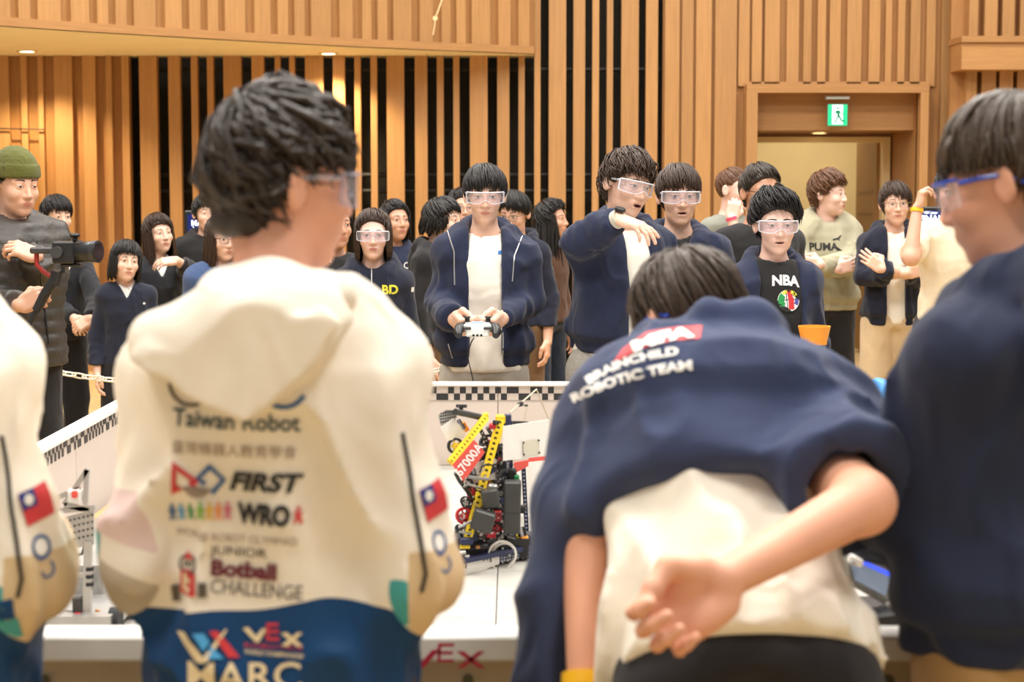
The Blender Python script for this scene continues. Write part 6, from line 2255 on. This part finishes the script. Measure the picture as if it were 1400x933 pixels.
# ------------------------------------------------------------------ the four competitors in the foreground
JW = cloth('jacket_offwhite', (238, 228, 210), rough=.55, bump=.15, sheen=.05, vary=.04, wr=.8)
JB = cloth('jacket_blue', (14, 62, 108), rough=.6, bump=.2, sheen=.05, vary=.12, wr=.8)
JT = cloth('jacket_teal', (70, 160, 160), rough=.6, vary=.04)
JO = cloth('jacket_orange', (222, 164, 50), rough=.6, vary=.04)
JG = cloth('jacket_grey', (186, 176, 160), rough=.6, vary=.06)
JP = cloth('jacket_pink', (226, 196, 190), rough=.6, vary=.04)
JS = cloth('jacket_lining', (206, 178, 136), rough=.6, vary=.04)
NAVYF = cloth('heavy_navy_fleece', (50, 60, 90), wr=.7)
NAVYS = cloth('midnight_sweatshirt', (33, 41, 66), wr=.7)
TEEW = cloth('loose_white_tee', (240, 232, 216), wr=.8)
KHAKI2 = cloth('khaki_twill', (178, 142, 92), wr=.4)

def poly_sd(x, z, pts):
    """signed distance to a polygon in the x-z plane"""
    n = len(pts)
    d = np.full(len(x), 1e9, np.float32)
    ins = np.zeros(len(x), bool)
    for i in range(n):
        ax, az = pts[i]
        bx_, bz = pts[(i + 1) % n]
        ex, ez = bx_ - ax, bz - az
        px_, pz_ = x - ax, z - az
        t = np.clip((px_ * ex + pz_ * ez) / (ex * ex + ez * ez), 0, 1)
        d = np.minimum(d, (px_ - t * ex) ** 2 + (pz_ - t * ez) ** 2)
        cr = ((az <= z) & (bz > z)) | ((bz <= z) & (az > z))
        xi = ax + (z - az) / (bz - az + 1e-12) * ex
        ins ^= cr & (x < xi)
    return np.where(ins, -1, 1) * np.sqrt(d)

def hood_back(P):
    P = P - A3((-.022, 0, -.008))
    x, y, z = P[:, 0], P[:, 1], P[:, 2]
    yb = np.interp(z, [1.30, 1.36, 1.42, 1.47, 1.51], [-.168, -.160, -.140, -.115, -.085]) + .9 * x * x
    def slab(pts, out, th, rnd):
        a = poly_sd(x, z, pts) - rnd
        b = np.abs(y - yb + out) - th
        return smax(a, b, .018)
    g = slab([(-.080, 1.480), (.070, 1.480), (.092, 1.440), (-.030, 1.325), (-.165, 1.395), (-.140, 1.432)], .012, .030, .014)
    g = smin(g, s_ell(P, (-.120, -.120, 1.415), (.070, .055, .045)), .04)
    g = smin(g, s_ell(P, (-.01, -.125, 1.43), (.075, .058, .06)), .05)
    g = smin(g, s_chain(P, [(-.080, .010, 1.440), (-.082, -.060, 1.468), (0, -.095, 1.480), (.074, -.060, 1.466), (.080, .010, 1.438)], [.022, .027, .029, .027, .022], .03), .03)
    g = smin(g, slab([(.068, 1.480), (.100, 1.440), (-.026, 1.312), (-.062, 1.345)], .054, .012, .006), .005)
    g = smin(g, slab([(-.185, 1.392), (-.152, 1.424), (-.062, 1.350), (-.030, 1.312)], .048, .012, .006), .005)
    return g

def jacket_zones(V, k):
    C = V.astype(np.float32)
    z, x, y = C[:, 2], C[:, 0], C[:, 1]
    arm = None
    for sd in 'RL':
        a = k['arms'][sd]
        d = s_chain(C, [k['shs'][sd], a['el'], a['wr']], [.050, .052, .05])
        arm = d if arm is None else np.minimum(arm, d)
    body = s_loft(C, k['pv'], k['nb'], (1, 0, 0), [(-.4, .172, .12, 0), (1, .172, .12, 0)])
    sl = body - arm - .004                    # > 0 on the sleeves
    wave = 1.052 + .009 * np.sin(x * 17 + 1.0) + .003 * np.sin(x * 40)
    Lf, Rt = np.minimum(sl, -x), np.minimum(sl, x)
    mn = lambda *a: np.min(np.stack(a), 0)
    return dict(zone_blue=mn(-sl, wave - z),
                zone_teal=np.maximum(mn(Lf, 1.125 - z - x * .3 - .06, y + .075), mn(Rt, .150 - x, 1.09 - z)),
                zone_grey=mn(Lf, 1.085 - (x + .2) * .4 - z), zone_orange=mn(Lf, 1.045 + (x + .2) * .9 - z),
                zone_pink=mn(Lf, z - 1.125 + (x + .2) * .3, 1.20 - z, .02 - y), zone_lining=mn(Rt, x - .150, 1.125 - z))

def zoned_cloth(name, base, zones):
    m = cloth(name, base, rough=.55, bump=.15, sheen=.05, vary=.04, wr=.8)
    nt = m.node_tree
    b = nt.nodes['Principled BSDF']
    prev = b.inputs['Base Color'].links[0].from_socket
    for zn, col in zones:
        at_ = nt.nodes.new('ShaderNodeAttribute')
        at_.attribute_name = zn
        gt = nt.nodes.new('ShaderNodeMath')
        gt.operation = 'GREATER_THAN'
        gt.inputs[1].default_value = 0.0
        nt.links.new(at_.outputs['Fac'], gt.inputs[0])
        mx = nt.nodes.new('ShaderNodeMix')
        mx.data_type = 'RGBA'
        nt.links.new(gt.outputs[0], mx.inputs[0])
        nt.links.new(prev, mx.inputs[6])
        mx.inputs[7].default_value = lin(col)
        prev = mx.outputs[2]
    nt.links.new(prev, b.inputs['Base Color'])
    return m
JACKET = zoned_cloth('printed_jacket_cloth', (240, 231, 214), (('zone_pink', (226, 200, 194)), ('zone_teal', (70, 160, 160)), ('zone_grey', (190, 180, 164)), ('zone_orange', (222, 164, 50)), ('zone_lining', (214, 188, 148)), ('zone_blue', (14, 62, 108))))

AR = dict(el=(.146, -.035, 1.075), wr=(.075, .215, 1.085), dir=(-.5, .8, .1), palm=(-.7, -.2, -.6), curl=(40, 50, 30))
AL = dict(el=(-.204, -.035, 1.098), wr=(-.125, .215, 1.085), dir=(.5, .8, .1), palm=(.7, -.2, -.6), curl=(40, 50, 30))
c1 = person('white_jacket', 'curly-haired boy seen from behind in off-white printed hooded jacket', (384, 250, 2.5), 0, skin='arm', hs=.95, head=(-57, -4, 3), neck=(-.030, 0, 1.455), pelvis=(-.030, 0, .93),
            hair=dict(seed=5, fringe=.03, side=.034, back=-.080, n=900, messy=.009, curl=.011, g=-.001, lift=.009, top=.022, thick=.0060, twist=.9), hair_col='soft', wear='clear', sh=.120, drop=.122,
            tops=[dict(name='hooded_jacket', g=.036, ga=.021, m=JACKET, zones=jacket_zones, hem=-.30, fold=.022, h=.0075, top=.96, neck_r=.018, cuff=.98, seed=3, wide=1.02),
                  dict(name='hood', solo=hood_back, sleeve=None, m=JW, g=.03, fold=.011, h=.006, neck_r=.012, seed=2)],
            armR=AR, armL=AL, pants=dict(m=BLACKP_, g=.02))
G = 'hooded_jacket'
K = 2.37 / F_PX            # metres per pixel on the back of the jacket
def pxs(pts, cx, cy): return [((x - cx) * K, (cy - y) * K) for x, y in pts]
def back_poly(polys, m, name='print', c=None):
    c = c or c1
    allp = [p for q in polys for p in q]
    cx, cy = sum(p[0] for p in allp) / len(allp), sum(p[1] for p in allp) / len(allp)
    return deco(c, G, cx, cy, merge_shapes([poly_shape(pxs(q, cx, cy), .009) for q in polys]), m, name, front=False, lim=.2, lift=.003)
def back_text(s, x, y, w, h, m, bold=.0, shear=0.0, tilt=0.0, c=None, g=G, lim=.2):
    V, Fc = text_shape(s, .05, bold, shear, cut=.014)
    xs, ys = [v[0] for v in V], [v[1] for v in V]
    kx, ky = w * K / (max(xs) - min(xs)), h * K / (max(ys) - min(ys))
    mx, my = (max(xs) + min(xs)) / 2, (max(ys) + min(ys)) / 2
    return deco(c or c1, g, x, y, ([((u - mx) * kx, (v - my) * ky) for u, v in V], Fc), m, 'lettering', tilt=tilt, front=False, lim=lim, lift=.003)
def z6(x, y): return 210 + x / 4.665, 500 + y / 4.665
def z7(x, y): return 210 + x / 3.839, 690 + y / 3.839
INK_TE = mat('dark_teal_ink', (40, 66, 74), .6, vary=.05)
INK_GY = mat('grey_ink', (150, 130, 112), .6, vary=.05)
INK_GD = mat('dark_grey_ink', (84, 74, 64), .6, vary=.05)
INK_MA = mat('maroon_ink', (104, 26, 46), .6, vary=.05)
INK_CR = mat('cream_ink', (226, 206, 164), .6, vary=.03)
INK_OR = mat('orange_ink', (236, 140, 70), .6, vary=.03)
INK_GO = mat('gold_ink', (226, 180, 60), .6, vary=.03)
INK_LB = mat('sky_ink', (74, 160, 214), .6, vary=.03)
INK_LG = mat('lime_ink', (120, 172, 40), .6, vary=.03)
INK_PK = mat('rose_ink', (206, 90, 120), .6, vary=.03)
INK_NB = mat('logo_blue_ink', (24, 88, 150), .6, vary=.03)
def arc(cx, cy, ro, ri, a0, a1, n=14):
    return [(cx + ro * math.cos(R(a0 + (a1 - a0) * i / n)), cy - ro * math.sin(R(a0 + (a1 - a0) * i / n))) for i in range(n + 1)] + [(cx + ri * math.cos(R(a1 - (a1 - a0) * i / n)), cy - ri * math.sin(R(a1 - (a1 - a0) * i / n))) for i in range(n + 1)]
back_poly([arc(262, 523, 33, 28, 180, 300)], INK_GD)
back_poly([arc(388, 526, 34, 28, 215, 330)], INK_NB)
back_poly([disc_pts(409, 512, 4.5, 5.5, 10)], INK_NB)
back_text('Taiwan Robot', 321, 576, 176, 25, INK_TE, .0008, tilt=-2)
back_text('臺灣機器人教育學會', 319, 616, 172, 18, INK_GY, tilt=-2)
back_poly([[z6(*p) for p in q] for q in ([(122, 612), (148, 690), (138, 770), (95, 840)], [(122, 612), (285, 735), (262, 752), (150, 672)], [(285, 735), (268, 772), (228, 768), (222, 735), (255, 745)], [(95, 840), (138, 770), (190, 792)])], INK_R)
back_poly([[z6(*p) for p in q] for q in ([(362, 622), (378, 650), (290, 730), (268, 718)], [(362, 622), (468, 725), (440, 730), (360, 655)], [(468, 725), (382, 828), (360, 806), (438, 722)], [(268, 718), (290, 712), (332, 755), (316, 768)], [(316, 768), (300, 745), (325, 728), (338, 745)])], INK_NB)
back_poly([[z6(*p) for p in arc(283, 745, 98, 92, 195, 330)]], INK_GY)
back_text('FIRST', 364, 660, 102, 27, INK_K, .0022, .25, tilt=-2)
for i, m_ in enumerate((INK_NB, INK_LB, INK_G, INK_LG, INK_GO, INK_OR, INK_PK)):
    x = 236 + i * 12.6
    y = 700 - i * .3
    back_poly([disc_pts(x, y - 9.5, 2.6, 3.0, 8), [(x - 3, y - 6), (x + 3, y - 6), (x + 2.6, y + 2), (x + 5, y + 12), (x + 2, y + 12), (x, y + 4), (x - 2, y + 12), (x - 5, y + 12), (x - 2.6, y + 2)], [(x - 6, y - 2), (x - 3, y - 5), (x - 2, y - 3), (x - 5.5, y + 1)], [(x + 6, y - 2), (x + 3, y - 5), (x + 2, y - 3), (x + 5.5, y + 1)]], m_, 'figure_print')
back_text('WRO', 360, 704, 74, 30, INK_K, .0028, tilt=-3)
x, y = 408, 704
back_poly([disc_pts(x, y - 9, 3, 3.2, 8), [(x - 8, y - 4), (x + 7, y - 5), (x + 3, y), (x + 6, y + 12), (x + 2, y + 12), (x, y + 4), (x - 4, y + 12), (x - 7, y + 12), (x - 3, y)]], INK_R, 'figure_print')
back_text('WORLD ROBOT OLYMPIAD', 321, 736, 174, 11, INK_GY, .0, tilt=-2)
back_text('JUNIOR', 327, 756, 80, 17, INK_GD, .0004, tilt=-3)
back_text('Botball', 334, 779, 92, 24, INK_MA, .0024, tilt=-3)
back_text('CHALLENGE', 351, 806, 128, 20, INK_GD, .0002, tilt=-3)
back_poly([arc(258, 771, 14, 10.5, 0, 178), arc(258, 771, 14, 10.5, 180, 358)], INK_GD)
back_poly([arc(258, 764, 8, 0.1, 0, 180, 8), [(257, 752), (259, 752), (259, 758), (257, 758)]], INK_R)
back_poly([[(252, 767), (255, 767), (255, 774), (252, 774)], [(257, 767), (259.5, 767), (259.5, 774), (257, 774)], [(262, 767), (264.5, 767), (264.5, 774), (262, 774)]], INK_K)
back_poly([[(246, 779), (271, 779), (271, 811), (246, 811)]], INK_R)
back_poly([[(234, 800), (246, 797), (248, 821), (236, 823)]], INK_GD)
back_poly([[(271, 797), (283, 797), (283, 817), (271, 818)]], INK_GD)
bt = back_text('b', 258, 795, 15, 24, INK_CR, .002)
if bt: bt.location.y -= .002
back_poly([[z7(*p) for p in q] for q in ([(106, 690), (160, 682), (262, 800), (275, 830), (228, 830)], [(262, 800), (340, 700), (378, 655), (386, 662), (282, 828)])], INK_CR)
back_poly([[z7(*p) for p in q] for q in ([(204, 682), (262, 678), (296, 725), (262, 770)], [(300, 740), (372, 806), (300, 808), (278, 790)])], INK_LB)
back_poly([[z7(*p) for p in q] for q in ([(290, 668), (335, 664), (458, 796), (400, 800)],)], INK_R)
back_poly([[z7(*p) for p in q] for q in ([(468, 652), (498, 645), (548, 700), (540, 722)], [(540, 722), (530, 700), (575, 648), (594, 652), (556, 720)])], INK_CR)
back_poly([[z7(*p) for p in q] for q in ([(598, 622), (658, 620), (656, 636), (598, 640)], [(594, 658), (660, 656), (660, 672), (594, 674)], [(594, 696), (662, 694), (662, 712), (594, 712)], [(594, 622), (608, 622), (606, 712), (592, 712)])], INK_R)
back_poly([[z7(*p) for p in q] for q in ([(670, 676), (700, 670), (786, 742), (758, 746)], [(756, 672), (782, 672), (704, 746), (672, 738)])], INK_CR)
back_text('ROBOTICS', 374, 884, 80, 6, INK_R, 0, tilt=-2)
back_text('WORLD CHAMPIONSHIP', 375, 894, 82, 6, INK_CR, .001, tilt=-4)
back_text('MARC', 333, 925, 158, 36, INK_CR, .0004, tilt=1)

# sleeve details: piping, flag, badge
def sleeve_flag(c, dx=0):
    n = Vector((.55, -.83, 0))
    w, hh = .046, .044
    fp = dict(tilt=14, lim=.3, axis=n)
    rect = lambda x0, y0, x1, y1: poly_shape([(x0, y0), (x1, y0), (x1, y1), (x0, y1)], .012)
    k = [deco(c, G, 594 + dx, 684, rect(-w / 2, -hh / 2, w / 2, hh / 2), INK_R, 'flag_print', **fp)]
    h_ = cast_px(c, G, 594 + dx, 684)
    V_ = (Vector((0, 0, 1)) - n * 0).normalized()
    U_ = V_.cross(n.normalized())
    ca, sa = math.cos(R(14)), math.sin(R(14))
    U_, V_ = U_ * ca + V_ * sa, V_ * ca - U_ * sa
    lay('flag_canton', rect(-w / 2, 0, 0, hh / 2), h_[0], U_, V_, garment_bvh(c, G), mat('flag_blue', (22, 48, 130), .6, vary=.03), c['info'][G][0], lift=.0040, lim=.3)
    lay('flag_sun', poly_shape(disc_pts(-w / 4, hh / 4, .0068), .01), h_[0], U_, V_, garment_bvh(c, G), INK_W, c['info'][G][0], lift=.0055, lim=.3)
    bx = dict(tilt=10, lim=.3, axis=n)
    deco(c, G, 599 + dx, 742, merge_shapes([ring_shape(0, 0, .016, .012), ring_shape(0, -.028, .012, .009, 180, 400)]), INK_NB, 'badge_print', **bx)
    deco(c, G, 599 + dx, 742, poly_shape(disc_pts(0, 0, .010), .01), INK_W, 'badge_print', **bx)
    line_on(c, G, [(549 + dx, 592), (558 + dx, 640), (566 + dx, 690), (575 + dx, 740), (582 + dx, 785), (576 + dx, 810)], INK_K, 'piping', .0028)
sleeve_flag(c1)

# neighbour at the left edge in the same jacket
def copy_tree(o, parent=None, skip=()):
    n = o.copy()
    COL.objects.link(n)
    n.parent = parent
    for ch in list(o.children):
        if ch.name.split('.')[0] not in skip: copy_tree(ch, n, skip)
    return n
r0 = copy_tree(c1['root'], None, ('print', 'lettering', 'figure_print'))
r0.location.x -= .518
r0.location.y -= .03
tag(r0, 'boy cut off by the left edge, in the same off-white jacket with flag sleeve', 'person')
c0 = dict(c1)
jk = [o for o in r0.children if o.name.startswith(G)][0]
c0['root'] = r0
c0['info'] = {G: (jk, c1['info'][G][1], c1['info'][G][2])}
deco(c0, G, 552, 828, poly_shape([(-.018, -.014), (.018, -.012), (.017, .015), (-.019, .012)], .02), JB, 'patch_print', front=False, lim=.3)
deco(c0, G, 560, 850, poly_shape([(-.020, .006), (.014, .012), (.016, -.016), (.006, -.018)], .02), JT, 'patch_print', front=False, lim=.3)

# --- boy bending over the rail, hoodie over his shoulders
def tee_cut(P, f): return f
def cape(P, f, k):
    shR, shL = k['shs']['R'], k['shs']['L']
    nb_, pv_ = k['nb'], k['pv']
    u = (nb_ - pv_).normalized()
    bk = Vector((0, -u.z, u.y))                  # out of the back
    # over the right shoulder, ending in a wide open hem above the elbow
    el = k['arms']['R']['el']
    g = s_cone(P, shR + bk * .02, shR.lerp(el, .80) + bk * .01, .070, .090)
    ba = A3((el - shR).normalized())
    g = smax(g, (P - A3(shR.lerp(el, .84))) @ ba, .006)
    inn = s_cone(P, shR.lerp(el, .35), shR.lerp(el, 1.2), .050, .078)
    g = smax(g, -inn, .006)
    f = smin(f, g, .05)
    # left front panel and empty sleeve hanging down
    g2 = s_chain(P, [(-.165, .300, 1.265), (-.215, .230, 1.130), (-.262, .150, .880)], [.066, .058, .046], .04)
    g2 = smin(g2, s_cone(P, shL + Vector((-.02, .02, -.05)), shL + Vector((-.085, .0, -.42)), .06, .055), .05)
    f = smin(f, g2, .05)
    # stand-up collar
    ring = [nb_ + Vector(v) for v in ((.085, .06, .0), (.092, -.010, .035), (.058, -.050, .066), (0, -.062, .076), (-.058, -.052, .026), (-.098, -.015, -.030), (-.095, .06, -.06))]
    f = smin(f, s_chain(P, ring, [.020, .024, .026, .027, .026, .024, .020], .02), .025)
    return f
def hand_px(px, py, D): return ('px', px, py, D)
c2 = person('bending', 'boy bent over the rail with navy hoodie draped over his white tee, hand behind back', (942, 442, 3.0), 0, skin='arm', hs=.95, head=(30, -36, 0), scale=1.0,
            neck=(.0, .400, 1.330), pelvis=(.018, 0, .935), head_off=(-.012, .130, .046), sh=.138, drop=.125, eyes=False,
            hair=dict(seed=6, fringe=.03, side=.022, back=-.085, n=620, messy=.006, g=.008, lift=.008, thick=.0055, twist=.5), hair_col='grey', wear='blue',
            tops=[dict(name='white_tee', g=.034, sleeve=None, m=TEEW, hem=-.01, fold=.026, ff=(17, 9, 3.2), wide=1.04, h=.0085, seed=8),
                  dict(name='draped_hoodie', g=.050, sleeve=None, m=NAVYF, hem=.49, fold=.018, wide=1.22, h=.0085, extra=cape, seed=13, neck_r=.016, rib=1, box=((-.36, -.1, .75), (.36, .7, 1.45)))],
            armR=dict(bare=1.75, el=hand_px(1180, 688, 2.47), wr=hand_px(992, 792, 2.27), dir=('w', -.80, -.18, -.56), palm=('w', -.10, -.96, .15), curl=((46, 58, 34), (56, 60, 36), (60, 58, 36), (62, 54, 34)), thumb=.75, size=1.17),
            armL=dict(bare=1.75, el=hand_px(803, 672, 2.68), wr=hand_px(800, 938, 2.54), dir=('w', .2, .3, -1), palm=('w', .9, 0, 0)), pants=dict(m=BLACKP_, g=.02, top=.14, h=.010))
G2 = 'draped_hoodie'
a_ = c2['arms']['L']
MB().ring(a_['wr'] + (a_['el'] - a_['wr']).normalized() * .006, a_['wr'] - a_['el'], .034, .028, .020, 22).build('wristband', mat('yellow_band', (250, 190, 20)), c2['root'], True)
def print_px(c, g, shape, m, name, lift=.002):
    """print whose outline is known in the photograph: each point laid on the cloth where it is seen"""
    pts, ok = [], []
    for (x, y) in shape[0]:
        h = cast_px(c, g, x, y)
        ok.append(h[0] is not None)
        pts.append(h[0] + h[1] * lift if h[0] is not None else None)
    fs = [f for f in shape[1] if all(ok[i] for i in f)]
    used = sorted({i for f in fs for i in f})
    mp = {i: k for k, i in enumerate(used)}
    me = bpy.data.meshes.new(name)
    me.from_pydata([pts[i] for i in used], [], [[mp[i] for i in f] for f in fs])
    me.update()
    return link(name, me, m, c['info'][g][0])
def arched_text(s, p0, p1, p2, h, bold):
    """lettering along the bent line p0-p1-p2 (pixels), h pixels tall"""
    V, Fc = text_shape(s, .05, bold, cut=.012)
    xs, ys = [v[0] for v in V], [v[1] for v in V]
    x0, x1, y0, y1 = min(xs), max(xs), min(ys), max(ys)
    out = []
    for u, v in V:
        t = (u - x0) / (x1 - x0)
        q = [(1 - t) ** 2 * a + 2 * t * (1 - t) * b + t * t * c_ for a, b, c_ in zip(p0, p1, p2)]
        d = [2 * (1 - t) * (b - a) + 2 * t * (c_ - b) for a, b, c_ in zip(p0, p1, p2)]
        L = math.hypot(*d)
        k = ((v - y0) / (y1 - y0) - .5) * h
        out.append((q[0] + d[1] / L * k, q[1] - d[0] / L * k))
    return out, Fc
print_px(c2, G2, poly_shape([(838, 498), (876, 478), (918, 467), (957, 464), (960, 446), (925, 448), (884, 455), (852, 478)], 9), INK_R, 'red_patch', .0015)
print_px(c2, G2, arched_text('MFA', (866, 477), (905, 459), (950, 456), 15, .003), INK_W, 'lettering', .003)
print_px(c2, G2, arched_text('BRAINCHILD', (803, 522), (856, 487), (928, 481), 12, .0022), INK_W, 'lettering')
print_px(c2, G2, arched_text('ROBOTIC TEAM', (783, 546), (858, 508), (946, 500), 13, .0022), INK_W, 'lettering')

# --- boy at the right edge
c3 = person('right_boy', 'boy in profile with blue-framed goggles, midnight navy sweatshirt and khaki trousers', (1380, 251, 2.66), 40, skin='arm', hs=.93, head=(20, -14, 0), jaw=.98,
            hair=dict(seed=9, fringe=.036, side=.024, back=-.075, n=640, messy=.004, g=.010, lift=.008, top=.008, thick=.0055, twist=.3), hair_col='grey', wear='blue', sh=.165, drop=.10, bw=1.0,
            tops=[dict(name='sweatshirt', g=.036, ga=.030, m=NAVYS, hood=1.25, rib=1, hem=.0, fold=.020, h=.008, wide=1.0, neck_r=.014, seed=4)],
            armL=dict(el=('px', 1238, 692, 2.63), wr=('px', 1208, 706, 2.86), dir=('w', -.1, .9, .1), palm=('w', .8, 0, -.3), curl=(40, 50, 30)),
            armR=dict(el=('px', 1450, 690, 2.75), wr=('px', 1290, 700, 2.92), dir=('w', -.4, .9, .1), palm=('w', -.8, 0, -.3), curl=(40, 50, 30)), pants=dict(m=KHAKI2, g=.014, wide=.03, top=.06, h=.010))
print('LEN2', LEN[-6:])
